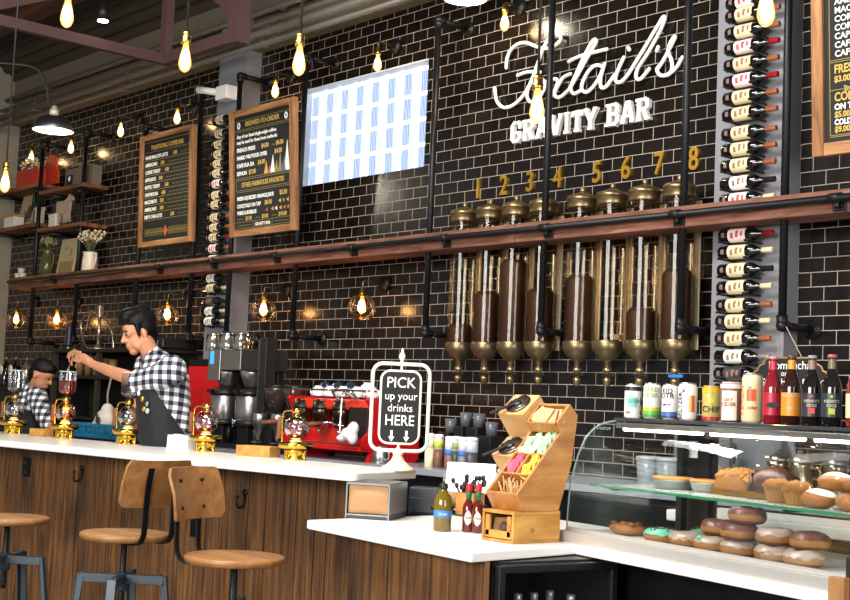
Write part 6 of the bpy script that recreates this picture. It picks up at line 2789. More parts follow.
# cups on top of the machine
M_cupw = mat('white_porcelain', '#f2f2f2', .2)
M_cupn = mat('navy_porcelain', '#222c42', .2)
cups = [(318, 397, 'w', 0), (330, 398, 'w', 0), (343, 398, 'w', 0), (357, 398, 'w', 0), (371, 397, 'w', 0), (325, 392, 'n', 1), (338, 392, 'n', 1), (351, 393, 'n', 1), (368, 389, 'w', 1), (379, 399, 'w', 0)]
lo_, hi_ = 0, 0
for px, py, c, lv in cups:
    yv = YE+.13 if lv == 0 else YE+.26
    p = oY(px, py, yv)
    x = min(max(p.x, ex0+.1), ex1-.09)
    z = BC+.427
    if lv:
        z += .0
    h_ = .075
    if lv:
        hi_ += 1
    else:
        lo_ += 1
    lb = ('white cup upside down in the front row on the espresso machine, %s from the left' % ORD[lo_-1]) if not lv else ('%s cup upside down in the back row on the espresso machine, %s from the left' % ('navy' if c == 'n' else 'white', ORD[hi_-1]))
    t2 = thing('coffee_cup', lb, 'cup', (x, yv, z), 0, 'upturned cups on the espresso machine')
    s_ = 1.0 if not lv else 1.45
    g = G()
    w_ = 1 if not lv else 1.25
    g.lathe([(.05*w_, 0), (.052*w_, .004), (.05*w_, .03*s_), (.04*w_, .055*s_), (.024*w_, .066*s_), (.024*w_, .072*s_), (.018*w_, .072*s_)], n=22)
    g.obj('cup_body', M_cupw if c == 'w' else M_cupn, t2)
    g = G()
    g.tube(spline([(.048, 0, .02), (.075, 0, .022), (.072, 0, .045), (.042, 0, .05)], 5), .005)
    g.obj('handle', M_cupw if c == 'w' else M_cupn, t2)
# milk jug by the machine
p = oY(380, 455, YE+.05)
t2 = thing('milk_jug', 'steel milk jug right of the espresso machine', 'jug', (max(p.x, ex1+.07), YE+.05, BC))
g = G()
g.lathe([(.05, 0), (.054, .01), (.05, .07), (.042, .1), (.045, .115), (.041, .113), (.04, .03), (0, .02)], n=22)
g.obj('jug_body', M_steel, t2)
g = G()
g.tube(spline([(.044, 0, .1), (.085, 0, .095), (.085, 0, .04), (.052, 0, .03)], 5), .006)
g.obj('handle', M_steel, t2)

# twin grinder
for k, (px, lb) in enumerate(((268, 'coffee grinder with a smoky hopper beside the tall brewer'), (287, 'coffee grinder with a smoky hopper beside the espresso machine'))):
    yg = 5.54
    p = oY(px, 440, yg)
    t = thing('coffee_grinder', lb, 'grinder', (p.x, yg, BC), 0, 'coffee grinders on the back counter')
    g = G()
    g.box((0, .0, .02), (.12, .28, .04), bev=.008)
    g.box((0, .06, .17), (.11, .16, .27), bev=.02)
    g.obj('housing', M_blk, t)
    g = G()
    g.lathe([(.05, .30), (.085, .40), (.098, .46), (.098, .48)], (0, .06, 0), n=24)
    g.obj('hopper', mat('smoky_hopper', '#3a302b', .12, 0, .3, 25, coat=.5), t)
    g = G()
    g.lathe([(.1, .478), (.102, .49), (.085, .5)], (0, .06, 0), n=24)
    g.obj('hopper_lid', M_blk, t)
    g = G()
    g.lathe([(.012, .09), (.03, .17), (.05, .2), (.052, .27), (.048, .285)], (0, -.085, 0), n=20)
    g.obj('dosing_funnel', M_steel, t)
    g = G()
    g.box((0, -.10, .075), (.05, .07, .012), bev=.003)
    g.obj('fork', M_steel, t)
# brewer
YBr = 5.58
a, b_ = oY(203, 440, YBr), oY(254, 440, YBr)
bx, bw = (a.x+b_.x)/2, b_.x-a.x
t = thing('coffee_brewer', 'tall steel twin coffee brewer with a blue display', 'coffee brewer', (bx, YBr+.14, BC))
g = G()
g.box((0, .0, .02), (bw, .27, .04), bev=.006)
g.box((0, .10, .33), (bw*.9, .06, .62), bev=.006)
g.obj('stand', M_blk, t)
g = G()
g.box((0, 0, .68), (bw, .27, .165), bev=.01)
g.obj('brew_head', mat('black_steel_head', '#55534f', .3, .8, .1), t)
g = G()
g.box((-.02, -.138, .68), (bw*.38, .008, .15), bev=.003)
g.box((-bw*.36, -.138, .64), (bw*.24, .01, .24), bev=.004)
g.obj('fascia', M_steel, t)
g = G()
g.box((-bw*.40, -.1445, .70), (.05, .004, .10))
g.obj('display', glow('blue_display', '#4fb4ff', 1.4), t)
for x in (-bw*.3, bw*.2):
    g = G()
    g.lathe([(.06, .47), (.075, .50), (.105, .58), (.105, .60)], (x, -.03, 0), n=24)
    g.obj('brew_basket', M_steel, t)
    g = G()
    g.lathe([(.11, .22), (.112, .225), (.112, .40), (.108, .405)], (x, -.05, 0), n=28)
    g.obj('thermal_server', M_steel, t)
    g = G()
    g.lathe([(.108, .405), (.115, .41), (.112, .445), (.06, .465)], (x, -.05, 0), n=28)
    g.box((x, -.16, .435), (.04, .1, .03), bev=.006)
    g.obj('server_lid', M_blk, t)
    g = G()
    g.lathe([(.11, .18), (.115, .19), (.112, .222)], (x, -.05, 0), n=28)
    g.obj('server_base', M_blk, t)
    g = G()
    g.cyl((x, -.17, .21), (x, -.20, .21), .016)
    g.tube([(x, -.195, .21), (x, -.195, .17)], .008)
    g.obj('tap', M_chrome, t)
    g = G()
    for dx_ in (-.08, .08):
        g.cyl((x+dx_, -.05, .04), (x+dx_, -.05, .18), .02)
    g.box((x, -.05, .1), (.15, .12, .16), bev=.01)
    g.obj('server_stand', M_blk, t)
g = G()
g.cyl((-bw*.3, -.18, .255), (-bw*.3, -.2, .285), .016)
g.obj('red_tap_lever', mat('red_lever', '#d3221f', .35), t)
# decanters on top
for k, px in enumerate((211, 225, 239)):
    x = (oY(px+3, 340, YBr+.15).x)
    t2 = thing('glass_decanter', 'glass decanter on top of the coffee brewer, %s' % ('leftmost, with a black handle', 'middle one', 'rightmost')[k], 'decanter', (x, YBr+.15, BC+.763), 0, 'glass decanters on the coffee brewer')
    g = G()
    g.lathe([(.062, 0), (.066, .008), (.06, .07), (.048, .12), (.052, .135)], n=24)
    g.obj('glass_body', mat('mirror_glass', '#b9b4aa', .08, .85, .15, 14), t2)
    g = G()
    g.lathe([(.053, .12), (.055, .138), (.05, .142)], n=24)
    g.obj('steel_band', M_chrome, t2)
    g = G()
    g.tube(spline([(-.05, 0, .12), (-.09, 0, .13), (-.105, 0, .07), (-.08, 0, .02)], 5), .010)
    g.obj('handle', M_blk, t2)
p = oY(249.5, 345, YBr+.1)
t2 = thing('glass_jar', 'clear glass jar at the right end of the brewer top', 'jar', (p.x-.02, YBr+.1, BC+.763))
g = G()
g.lathe([(.04, 0), (.045, .006), (.045, .12), (.04, .13)], n=20)
g.obj('jar_body', glass('amber_clear_glass', '#e8d2b8', .25), t2)
# tall dark panel right of the brewer
a, b_ = oY(254.5, 440, 5.56), oY(262, 440, 5.56)
t = thing('dark_cabinet', 'tall dark narrow cabinet between the brewer and the grinders', 'cabinet', (a.x+.045, 5.61, BC))
hc = oY(262, 338, 5.6).z-BC
g = G()
g.box((0, 0, hc/2), (.085, .10, hc), bev=.006)
g.obj('cabinet_body', mat('dark_bronze_panel', '#2a2725', .4, .3), t)
g = G()
g.box((-.038, -.052, hc/2), (.01, .006, hc-.02))
g.obj('edge_strip', mat('grey_strip', '#5b5b58', .4, .5), t)
# red cabinet behind the barista
a, b_ = oY(184, 430, 5.88), oY(214, 430, 5.88)
hc = oY(200, 366, 5.88).z-BC
t = thing('red_cabinet', 'bright red cabinet behind the barista on the back counter', 'cabinet', ((a.x+b_.x)/2, 5.99, BC))
g = G()
g.box((0, 0, hc/2), (b_.x-a.x+.02, .2, hc), bev=.01)
g.obj('cabinet_body', mat('bright_red_panel', '#d0141c', .35, 0, .04), t)
g = G()
g.box((0, -.102, hc*.52), (b_.x-a.x-.06, .006, hc*.4), bev=.003)
g.box((.1, -.104, hc*.25), (.08, .008, .05), bev=.003)
g.obj('door_panel', M_red, t)
g = G()
g.box((0, 0, hc+.03), (b_.x-a.x, .2, .06), bev=.008)
g.obj('black_top', M_blk, t)

# squeeze bottles at the right end of the back counter
sq = [(429, 465, 433, '#e9dcae', None, 'cream sauce squeeze bottle beside the pick-up sign'), (438, 465, 434, '#7a5040', '#c6d23a', 'squeeze bottle with brown sauce and a yellow-green sticker'), (449, 463, 436, '#8a5a50', '#3f6fc4', 'squeeze bottle with blue tape and brown sauce, left of the pair'), (455.5, 463, 436, '#39473a', '#98a35a', 'squeeze bottle with an olive band and dark sauce'), (462.5, 463, 437, '#7d7d86', '#3f6fc4', 'squeeze bottle with blue tape near the dark tubs'), (471, 463, 437, '#4c4650', None, 'wide squeeze bottle of dark grey sauce at the right of the row')]
for k, (px, pb, pt, c, band, lb) in enumerate(sq):
    yv = 5.60+.02*(k % 2)
    p = oY(px, pb, yv)
    h_ = oY(px, pt, yv).z-BC
    r = .031 if k != 5 else .04
    t = thing('squeeze_bottle', lb, 'bottle', (p.x, yv, BC), 0, 'sauce squeeze bottles on the back counter')
    g = G()
    g.lathe([(r, 0), (r, h_*.55)], n=18)
    g.obj('sauce_fill', mat('sauce_'+c[1:], c, .4, 0, .08), t)
    g = G()
    g.lathe([(r, h_*.55), (r, h_*.86), (r*.9, h_*.88)], n=18)
    g.obj('bottle_top', mat('milky_plastic' if k else 'cream_sauce', '#d7dbe2' if k else '#ece3c0', .4), t)
    g = G()
    g.lathe([(r*1.0, h_*.87), (r*1.02, h_*.97), (r*.6, h_)], n=18)
    g.obj('cap', M_white, t)
    if band:
        g = G()
        g.lathe([(r*1.02, h_*.42), (r*1.02, h_*.58)] if band == '#3f6fc4' else [(r*1.02, h_*.6), (r*1.02, h_*.8)], n=18)
        g.obj('tape_band', mat('tape_'+band[1:], band, .6), t)
for k, (px, w_, pt, lb) in enumerate(((446, .10, 420, 'black upright tub behind the blue-taped squeeze bottle'), (461, .08, 414, 'tall black tub with clear cups behind the squeeze bottles'), (474, .11, 415, 'black tub with a pale sleeve right of the squeeze bottles'), (487, .12, 424, 'black tub nearest the lid holders'))):
    p = oY(px, 463, 5.85)
    h_ = oY(px, pt+12, 5.85).z-BC
    t = thing('black_tub', lb, 'tub', (p.x, 5.88, BC), 0, 'black tubs on the back counter')
    g = G()
    g.box((0, 0, h_/2), (w_, .14, h_), bev=.006)
    g.obj('tub_body', M_blk, t)
    g = G()
    g.lathe([(.035, h_), (.042, h_+.09), (.04, h_+.09), (.03, h_)], (0, 0, 0), n=16)
    g.obj('stacked_cups', mat('hazy_cup_plastic', '#5a6068', .25, 0, .15), t)

# things on the back counter seen through the pastry case
for (px, pb, pt, r, lb, c) in ((637, 483, 459, .07, 'hazy plastic tub behind the pies, left one', '#8d9298'), (657, 484, 460, .07, 'hazy plastic tub behind the pies, right one', '#8d9298')):
    p = oY(px, pb, 5.5)
    t = thing('plastic_tub', lb, 'tub', (p.x, 5.6, BC), 0, 'plastic tubs behind the pastry case')
    h_ = .17
    g = G()
    g.lathe([(r*.85, 0), (r, h_*.9)], n=20)
    g.obj('tub_body', mat('hazy_plastic', c, .25, 0, .2, 20), t)
    g = G()
    g.lathe([(r*1.04, h_*.88), (r*1.04, h_*.97), (r*.8, h_)], n=20)
    g.obj('tub_lid', mat('hazy_lid', '#b4bac0', .3), t)
p = oY(708, 470, 5.45)
t = thing('soap_bottle', 'peach pump soap bottle seen through the pastry case', 'bottle', (p.x, 5.5, BC))
g = G()
g.lathe([(.045, 0), (.05, .01), (.048, .11), (.03, .15), (.018, .155)], n=20)
g.obj('bottle_body', mat('peach_soap', '#c9a48c', .4), t)
g = G()
g.cyl((0, 0, .155), (0, 0, .2), .01)
g.box((-.02, 0, .205), (.06, .018, .014), bev=.003)
g.obj('pump', M_white, t)
p = oY(677, 470, 5.6)
t = thing('grey_board', 'grey upright board behind the crumb loaf', 'board', (p.x+.05, 5.75, BC))
g = G()
g.box((0, 0, .15), (.36, .03, .30), bev=.004)
g.obj('board', mat('warm_grey_board', '#6d6a66', .5), t)
g = G()
g.box((0, 0, .01), (.3, .12, .02), bev=.003)
g.obj('foot', M_dark, t)
for k, (px, lb) in enumerate(((760, 'steel mixing jug seen through the pastry case, left one'), (782, 'steel mixing jug seen through the pastry case, middle one'), (818, 'steel mixing jug seen through the pastry case, right one'))):
    p = oY(px, 480, 5.4)
    t = thing('mixing_jug', lb, 'jug', (p.x, 5.55, BC), 0, 'steel jugs behind the pastry case')
    g = G()
    g.lathe([(.05, 0), (.058, .01), (.062, .1), (.05, .17), (.056, .19)], n=22)
    g.obj('jug_body', mat('warm_steel', '#a89a80', .2, .9, .1), t)
    g = G()
    g.tube(spline([(.054, 0, .17), (.105, 0, .165), (.11, 0, .09), (.062, 0, .05)], 6), .009)
    g.obj('handle', mat('warm_steel', '#a89a80', .2, .9, .1), t)
    g = G()
    g.lathe([(.056, .19), (.06, .2), (.03, .225), (.012, .23), (.012, .25)], n=22)
    g.obj('jug_lid', M_steel, t)
p = oY(725, 470, 5.9)
t = thing('sink_tap', 'curved steel sink tap seen through the pastry case', 'tap', (p.x, 5.95, BC))
g = G()
g.tube(spline([(0, 0, 0), (0, 0, .18), (.02, -.02, .24), (.07, -.06, .25), (.1, -.1, .2), (.1, -.1, .15)], 6), .012)
g.obj('spout', M_chrome, t)
g = G()
g.cyl((0, 0, 0), (0, 0, .03), .03)
g.obj('tap_base', M_chrome, t)
t = thing('prep_board', 'long white prep board on the ledge behind the pastry case', 'board', (-2.6, 5.0, .99))
g = G()
g.box((0, 0, 0), (2.2, .42, .05), bev=.006)
g.obj('white_top', M_white, t)
g = G()
g.box((0, 0, -.51), (2.1, .36, .96))
g.obj('cabinet_body', M_blk, t)

# ================================================================ left back corner
tz = oY(96, 349.5, 5.7).z
xs0, xs1 = oY(59, 350, 5.7).x, oY(183, 430, 5.88).x-.04
t = thing('equipment_rack', 'dark steel rack with two shelves behind the barista', 'rack', ((xs0+xs1)/2, 5.85, 0))
for nm, z, th in (('top_shelf', tz, .03), ('middle_shelf', tz-.24, .035), ('lower_shelf', tz-.62, .03)):
    g = G()
    g.box(((xs0+xs1)/2, 5.86, z-th/2), (xs1-xs0, .46, th), bev=.003)
    g.obj(nm, mat('dark_rack_steel', '#2b2723', .4, .6, .15), t, wld=True)
for x in (xs0+.03, xs0+.9, xs1-.03):
    for y in (5.66, 6.06):
        g = G()
        g.box((x, y, tz/2), (.04, .04, tz-.01))
        g.obj('leg', mat('rack_leg_steel', '#4a443c', .4, .6, .1), t, wld=True)
g = G()
g.box(((xs0+xs1)/2, 6.09, tz/2), (xs1-xs0-.06, .02, tz-.06))
g.obj('back_panel', M_blk, t, wld=True)  # black sheet added over the tiles so the background stays dark
g = G()
g.box((xs0-.005, 5.86, tz/2), (.012, .44, tz-.06))
g.obj('end_panel', M_blk, t, wld=True)  # added black sheet, darkens the tiles seen past the back one
# tumblers along the middle shelf
for k in range(5):
    px = 79+8.2*k
    x = oY(px, 368, 5.74).x
    hh_ = (.18, .17, .18, .16, .15)[k]
    t2 = thing('kraft_tumbler', 'tan tumbler on the middle rack shelf behind the hand, %s from the left' % ORD[k], 'tumbler', (x, 5.75, tz-.24), 0, 'tan tumblers on the rack')
    g = G()
    g.lathe([(.032, 0), (.042, hh_), (.038, hh_), (.03, .006), (0, .006)], n=18)
    g.obj('tumbler_body', mat('tan_tumbler', '#7d6238', .5, 0, .1), t2)
# oven-like box on the rack
x = xs1-.34
t2 = thing('counter_oven', 'dark steel counter oven on the top of the rack behind the barista', 'oven', (x, 5.85, tz))
g = G()
g.box((0, 0, .05), (.62, .36, .09), bev=.012)
g.obj('oven_body', mat('dark_oven_steel', '#35322e', .35, .7, .1), t2)
g = G()
g.box((0, -.185, .05), (.5, .012, .05), bev=.004)
g.obj('oven_door', mat('oven_glass', '#141312', .15, 0, .1), t2)
# spring tap
xf, yf = oY(96, 348, 5.7).x, 5.72
t = thing('spring_tap', 'chrome pre-rinse tap with a looping spring hose', 'tap', (xf, yf, tz))
S2 = lambda px, py, dy=0: oY(px, py, yf+dy)-Vector((xf, yf, tz))
g = G()
g.lathe([(.10, 0), (.1, .012), (.05, .02), (.03, .035), (.024, .05)], n=24)
g.tube([(0, 0, .03), (0, 0, S2(95, 316).z)], .017)
g.box((0, 0, S2(95, 312).z), (.05, .05, .12), bev=.008)
g.obj('riser', mat('aged_chrome', '#a99c88', .25, .85, .1), t)
g = G()
P = spline([S2(113.5, 348), S2(112, 333), S2(107, 321), S2(100, 315), S2(92, 314), S2(84, 318), S2(81, 327), S2(84, 342), S2(90, 352, -.02), S2(94, 361, -.03)], 14)
g.tube(P, [.011 if i % 2 else .0075 for i in range(len(P))], n=8)
g.obj('spring_hose', mat('spring_steel', '#b5a78f', .25, .9), t)
g = G()
g.tube([S2(94, 361, -.03), S2(97, 368, -.03)], .016)
g.obj('spray_head', M_chrome, t)
g = G()
g.tube(spline([S2(95, 313), S2(91, 311), S2(89, 318), S2(86, 330)], 5), [.012]*15+[.016])
g.obj('side_lever', mat('aged_chrome', '#a99c88', .25, .85, .1), t)
g = G()
q = S2(113.5, 349)
g.cyl(q, q+Vector((0, 0, -.012)), .09, n=24)
g.cyl(q, Vector((q.x, q.y, 0)) if q.z > 0 else q+Vector((0, 0, .02)), .012)
g.obj('cup_rest', mat('aged_chrome', '#a99c88', .25, .85, .1), t)
# dark blue upright handle left of the tap
p = oY(68, 349, 5.72)
t = thing('tap_handle', 'dark blue rounded upright handle left of the spring tap', 'tap handle', (p.x, 5.72, tz))
hz_ = oY(68, 325, 5.72).z-tz
g = G()
g.box((0, 0, hz_*.55), (.055, .05, hz_*.9), bev=.022)
g.obj('grip', mat('midnight_blue_plastic', '#1b2338', .3), t)
g = G()
g.cyl((0, 0, 0), (0, 0, hz_*.15), .012)
g.obj('stem', M_chrome, t)
# far-left bottles with round labels
lz = oY(8, 386, 5.6).z
t = thing('bottle_shelf', 'dark shelf of bottles at the far left end of the wall', 'shelf', (oY(10, 365, 5.6).x-.5, 5.85, 0))
xq0, xq1 = XL+.03, oY(32, 365, 5.6).x
g = G()
g.box(((xq0+xq1)/2, 5.80, lz-.02), (xq1-xq0, .56, .04), bev=.004)
g.obj('shelf_board', M_dark, t, wld=True)
g = G()
g.box(((xq0+xq1)/2, 5.85, (lz-.04)/2), (xq1-xq0-.06, .46, lz-.04))
g.obj('cabinet_body', M_blk, t, wld=True)
for k, (px, py, lb) in enumerate(((4, 369, 'dark bottle with a round white label at the far left'), (13.5, 369, 'dark bottle with a round white label beside the first'))):
    p = oY(px, 369, 5.6)
    t = thing('round_label_bottle', lb, 'bottle', (p.x, 5.62, lz), 0, 'dark bottles with round labels')
    hb = p.z-lz
    g = G()
    g.lathe([(.052, 0), (.055, .01), (.055, hb+.02), (.03, hb+.05), (.017, hb+.07), (.017, hb+.10)], n=20)
    g.obj('glass_body', M_wine, t)
    g = G()
    g.lathe([(.019, hb+.09), (.019, hb+.12), (.012, hb+.125)], n=14)
    g.obj('cap', M_abrass, t)
    g = G()
    g.cyl((0, -.052, hb-.01), (0, -.057, hb-.01), .05, n=24)
    g.obj('round_label', mat('cream_round_label', '#ddd2bc', .7, 0, .06), t)
p = oY(25, 350, 5.5)
t = thing('steel_shaker', 'small steel shaker beside the round-label bottles', 'shaker', (min(p.x, xq1-.08), 5.58, lz))
g = G()
g.lathe([(.045, 0), (.05, .1), (.05, .14), (.03, .19), (.02, .2), (.02, .23), (.012, .235)], n=20)
g.obj('shaker_body', mat('aged_chrome', '#a99c88', .25, .85, .1), t)
g = G()
g.cyl((0, 0, .23), (0, 0, .3), .008)
g.obj('finial', M_abrass, t)
# blue crate with a folded white bag, on a work ledge behind the bar
cy = 4.95
a, b_ = oY(73, 430, cy), oY(114, 434, cy)
zc = oY(93, 436, cy).z
t = thing('work_ledge', 'low dark work ledge behind the bar under the blue crate', 'ledge', ((a.x+b_.x)/2, cy+.15, 0))
g = G()
g.box(((a.x+b_.x)/2, cy+.15, zc-.03), (b_.x-a.x+.5, .42, .04), bev=.004)
g.obj('ledge_top', M_dark, t, wld=True)
g = G()
g.box(((a.x+b_.x)/2, cy+.15, (zc-.05)/2), (b_.x-a.x+.4, .38, zc-.05))
g.obj('cabinet_body', M_blk, t, wld=True)
t = thing('blue_crate', 'turquoise slatted plastic crate behind the bar', 'crate', ((a.x+b_.x)/2, cy+.1, zc-.01), .05)
M_cr = mat('turquoise_plastic', '#1c6f96', .45)
cw_, cd_, chh = b_.x-a.x, .3, .11
for (x, y, sx_, sy_) in ((0, -cd_/2, cw_, .012), (0, cd_/2, cw_, .012), (-cw_/2, 0, .012, cd_), (cw_/2, 0, .012, cd_)):
    g = G()
    g.box((x, y, .012), (max(sx_, .014), max(sy_, .014), .024))
    g.box((x, y, chh-.01), (max(sx_, .018), max(sy_, .018), .022))
    n = 14 if sx_ > .1 else 6
    for k in range(n+1):
        f = -.5+k/n
        g.box((x+(f*sx_*.98 if sx_ > .1 else 0), y+(f*sy_*.98 if sy_ > .1 else 0), chh/2), (.014, .014, chh-.01))
    if sx_ > .1:
        for k in range(n):
            if k % 3:
                g.box((x+(-.5+(k+.5)/n)*sx_*.98, y, chh*.55), (sx_/n, .008, .02))
    g.obj('crate_wall', M_cr, t)
g = G()
g.box((0, 0, .004), (cw_, cd_, .008))
g.obj('crate_floor', M_cr, t)
q = oY(105, 419, cy+.12)
t = thing('white_bag', 'white bag with a dark print slumped in the blue crate', 'bag', (q.x, cy+.12, zc))
M_bag = mat('white_bag_paper', '#cfc8ba', .7, 0, .08, 12)
organic('bag_body', [('e', q+Vector((0, 0, -.01)), (.12, .07, .09)), ('e', q+Vector((.03, 0, .07)), (.06, .05, .06)), ('e', q+Vector((-.07, -.01, -.05)), (.07, .06, .05))], M_bag, t, .014, 3)
g = G()
for dx_, dz, w_, h_ in ((.02, .0, .04, .03), (.035, -.04, .03, .02), (.0, .03, .012, .03)):
    g.ell(q+Vector((dx_, -.074, dz-.01)), (w_, .008, h_), seg=10, rings=6)
g.obj('dark_print', mat('dark_bag_print', '#3a3030', .7), t, wld=True)
g = G()
g.tube(spline([q+Vector((.03, 0, .11)), q+Vector((.02, 0, .2)), q+Vector((.03, .01, .3)), q+Vector((.035, .02, .36))], 5), .008)
g.obj('twisted_top', mat('grey_bag_tie', '#8f887c', .7), t, wld=True)
# ================================================================ people
def gingham(name, ang=0.6, s=11.0):
    m, nt, b = newmat(name)
    L = nt.links.new
    tc = N(nt, 'ShaderNodeTexCoord')
    mp = N(nt, 'ShaderNodeMapping')
    mp.inputs['Rotation'].default_value = (R(6), R(8), ang)
    mp.inputs['Scale'].default_value = (s, s, s)
    L(tc.outputs['Object'], mp.inputs[0])
    sp = N(nt, 'ShaderNodeSeparateXYZ')
    L(mp.outputs[0], sp.inputs[0])
    outs = []
    for k in (0, 2):
        fr = N(nt, 'ShaderNodeMath', operation='FRACT')
        L(sp.outputs[k], fr.inputs[0])
        gt = N(nt, 'ShaderNodeMath', operation='GREATER_THAN')
        gt.inputs[1].default_value = .5
        L(fr.outputs[0], gt.inputs[0])
        outs.append(gt)
    ad = N(nt, 'ShaderNodeMath', operation='ADD')
    L(outs[0].outputs[0], ad.inputs[0])
    L(outs[1].outputs[0], ad.inputs[1])
    hf = N(nt, 'ShaderNodeMath', operation='MULTIPLY')
    hf.inputs[1].default_value = .5
    L(ad.outputs[0], hf.inputs[0])
    cr = N(nt, 'ShaderNodeValToRGB')
    cr.color_ramp.interpolation = 'CONSTANT'
    e = cr.color_ramp.elements
    e[0].position, e[0].color = 0, lin('#f6f6f8')
    e[1].position, e[1].color = .75, lin('#14151c')
    q = e.new(.25)
    q.color = lin('#7c7e88')
    L(hf.outputs[0], cr.inputs[0])
    L(cr.outputs[0], b.inputs['Base Color'])
    b.inputs['Roughness'].default_value = .85
    return m


M_ging = gingham('black_white_gingham', -y_, 17)
M_hair = mat('black_hair', '#070606', .55, 0, .3, 60, .3, spec=.25)
M_apron = mat('charcoal_apron', '#101114', .8, 0, .12, 40)
M_trou = mat('dark_trousers', '#15161a', .8, 0, .1)
BYm = 4.48
CAM0 = Vector((0, 0, EYE))


def Q(px, py, dd=0.0, yb=BYm):        # dd metres towards (-) or away from (+) the viewer
    p = oY(px, py, yb)-CAM0
    return CAM0+p*(1+dd/p.dot(vf))


def cut(o, co, no):
    b = bmesh.new()
    b.from_mesh(o.data)
    bmesh.ops.bisect_plane(b, geom=b.verts[:]+b.edges[:]+b.faces[:], plane_co=Vector(co), plane_no=Vector(no), clear_outer=True)
    b.to_mesh(o.data)
    b.free()


feet = Q(168, 440, .0)
feet.z = 0
t = thing('person', 'person in a black and white checked shirt and dark apron stirring a siphon', 'person', (feet.x, feet.y, 0))
hd = Vector(Q(139, 333))
fd = (-vr*.86-vf*.5).normalized()                 # where the face points
sd = Vector((-fd.y, fd.x, 0))                     # his left
HM = Matrix((fd, sd, (0, 0, 1))).transposed()
tilt = Matrix.Rotation(R(14), 3, sd)
HM = tilt @ HM
Hh = lambda f, s_, u: hd+HM @ Vector((f, s_, u))
hand = [Q(93.5, 364.5, -.33), Q(84, 358, -.36)]
parts = [('e', Hh(-.012, 0, .045), (.112, .086, .105), HM), ('e', Hh(.018, 0, -.045), (.078, .068, .085), HM), ('e', Hh(.058, 0, -.118), (.032, .034, .028), HM),
         ('e', Hh(.01, .045, -.08), (.06, .028, .04), HM), ('e', Hh(.01, -.045, -.08), (.06, .028, .04), HM),
         ('e', Hh(.082, .034, .004), (.022, .028, .018), HM), ('e', Hh(.082, -.034, .004), (.022, .028, .018), HM),
         ('e', Hh(.078, 0, .048), (.028, .052, .03), HM), ('e', Hh(.086, .036, .022), (.018, .030, .010), HM), ('e', Hh(.086, -.036, .022), (.018, .030, .010), HM),
         ('c', [(Hh(.096, 0, .016), .012), (Hh(.112, 0, -.014), .014), (Hh(.122, 0, -.036), .017)]), ('e', Hh(.106, .014, -.04), (.013, .011, .010), HM), ('e', Hh(.106, -.014, -.04), (.013, .011, .010), HM),
         ('e', Hh(.092, 0, -.071), (.015, .026, .009), HM), ('e', Hh(.09, 0, -.087), (.015, .024, .010), HM),
         ('e', Hh(-.012, .088, -.012), (.020, .010, .034), HM), ('e', Hh(-.012, -.088, -.012), (.020, .010, .034), HM),
         ('c', [(Hh(-.03, 0, -.06), .062), (Q(154, 360, .02), .066)]),
         ('c', [(Q(157, 367, .04), .09), (Q(164, 384, .04), .138), (Q(165, 408, .04), .148), (Q(168, 440, .02), .15), (feet+Vector((.02, 0, .98)), .15)]),
         ('c', [(Q(170, 372, -.09), .066), (Q(158, 377, -.23), .062), (Q(141, 382, -.30), .052), (Q(118, 374, -.32), .045), (hand[0], .030)]),
         ('c', [(Q(148, 366, .20), .08), (Q(142, 398, .26), .055), (Q(134, 425, .10), .045), (Q(128, 436, -.02), .032)]),
         ('c', [(feet+vr*.03+Vector((0, 0, .95)), .1), (feet+vf*-.1+Vector((0, 0, .5)), .075), (feet+vf*-.1+Vector((0, 0, .08)), .05), (feet+vf*-.1+fd*.16+Vector((0, 0, .04)), .035)]),
         ('c', [(feet+vr*.03+Vector((0, 0, .95)), .1), (feet+vf*.12+Vector((0, 0, .5)), .075), (feet+vf*.12+Vector((0, 0, .08)), .05), (feet+vf*.12+fd*.16+Vector((0, 0, .04)), .035)])]
# right hand closed on the paddle
parts += [('c', [(hand[0], .030), (Q(87, 360, -.35), .034), (Q(83, 357.5, -.36), .032)]), ('e', Q(85.5, 359.5, -.35), (.036, .026, .036))]
for pts_, r0 in (([(80.5, 352.5), (73.5, 350.5), (68.5, 353.5), (67.2, 357.5)], .0115), ([(80, 355.5), (72.5, 354.5), (69, 358), (69.5, 362)], .0115), ([(80.5, 358.8), (74, 358.8), (71, 362.2), (72.5, 365.8)], .011), ([(82.5, 362), (77.5, 363), (75, 366), (76.5, 368.5)], .0095)):
    k = [q for q in pts_]
    parts.append(('c', [(Q(x, y, -.375+.012*(len(parts) % 3)), r0*(1-.1*i)) for i, (x, y) in enumerate(k)]))
parts.append(('c', [(Q(87, 358, -.40), .015), (Q(80, 361.5, -.425), .0125), (Q(74, 360.5, -.42), .0105)]))
# left hand resting behind the bar
lh = Q(127, 437, -.03)
parts.append(('e', lh, (.035, .03, .03)))
for k in range(4):
    parts.append(('c', [(lh+Vector((-.02, .0, .01-.012*k)), .011), (lh-vr*.06+Vector((0, 0, -.012*k)), .0105), (lh-vr*.075+vf*.02+Vector((0, 0, -.02-.012*k)), .009)]))
parts.append(('c', [(lh+Vector((0, 0, .02)), .013), (lh-vr*.045+Vector((0, 0, .035)), .010)]))
body = organic('body', parts, mat('warm_skin', '#c88a68', .5, 0, .06, 12), t, .0085, 3)
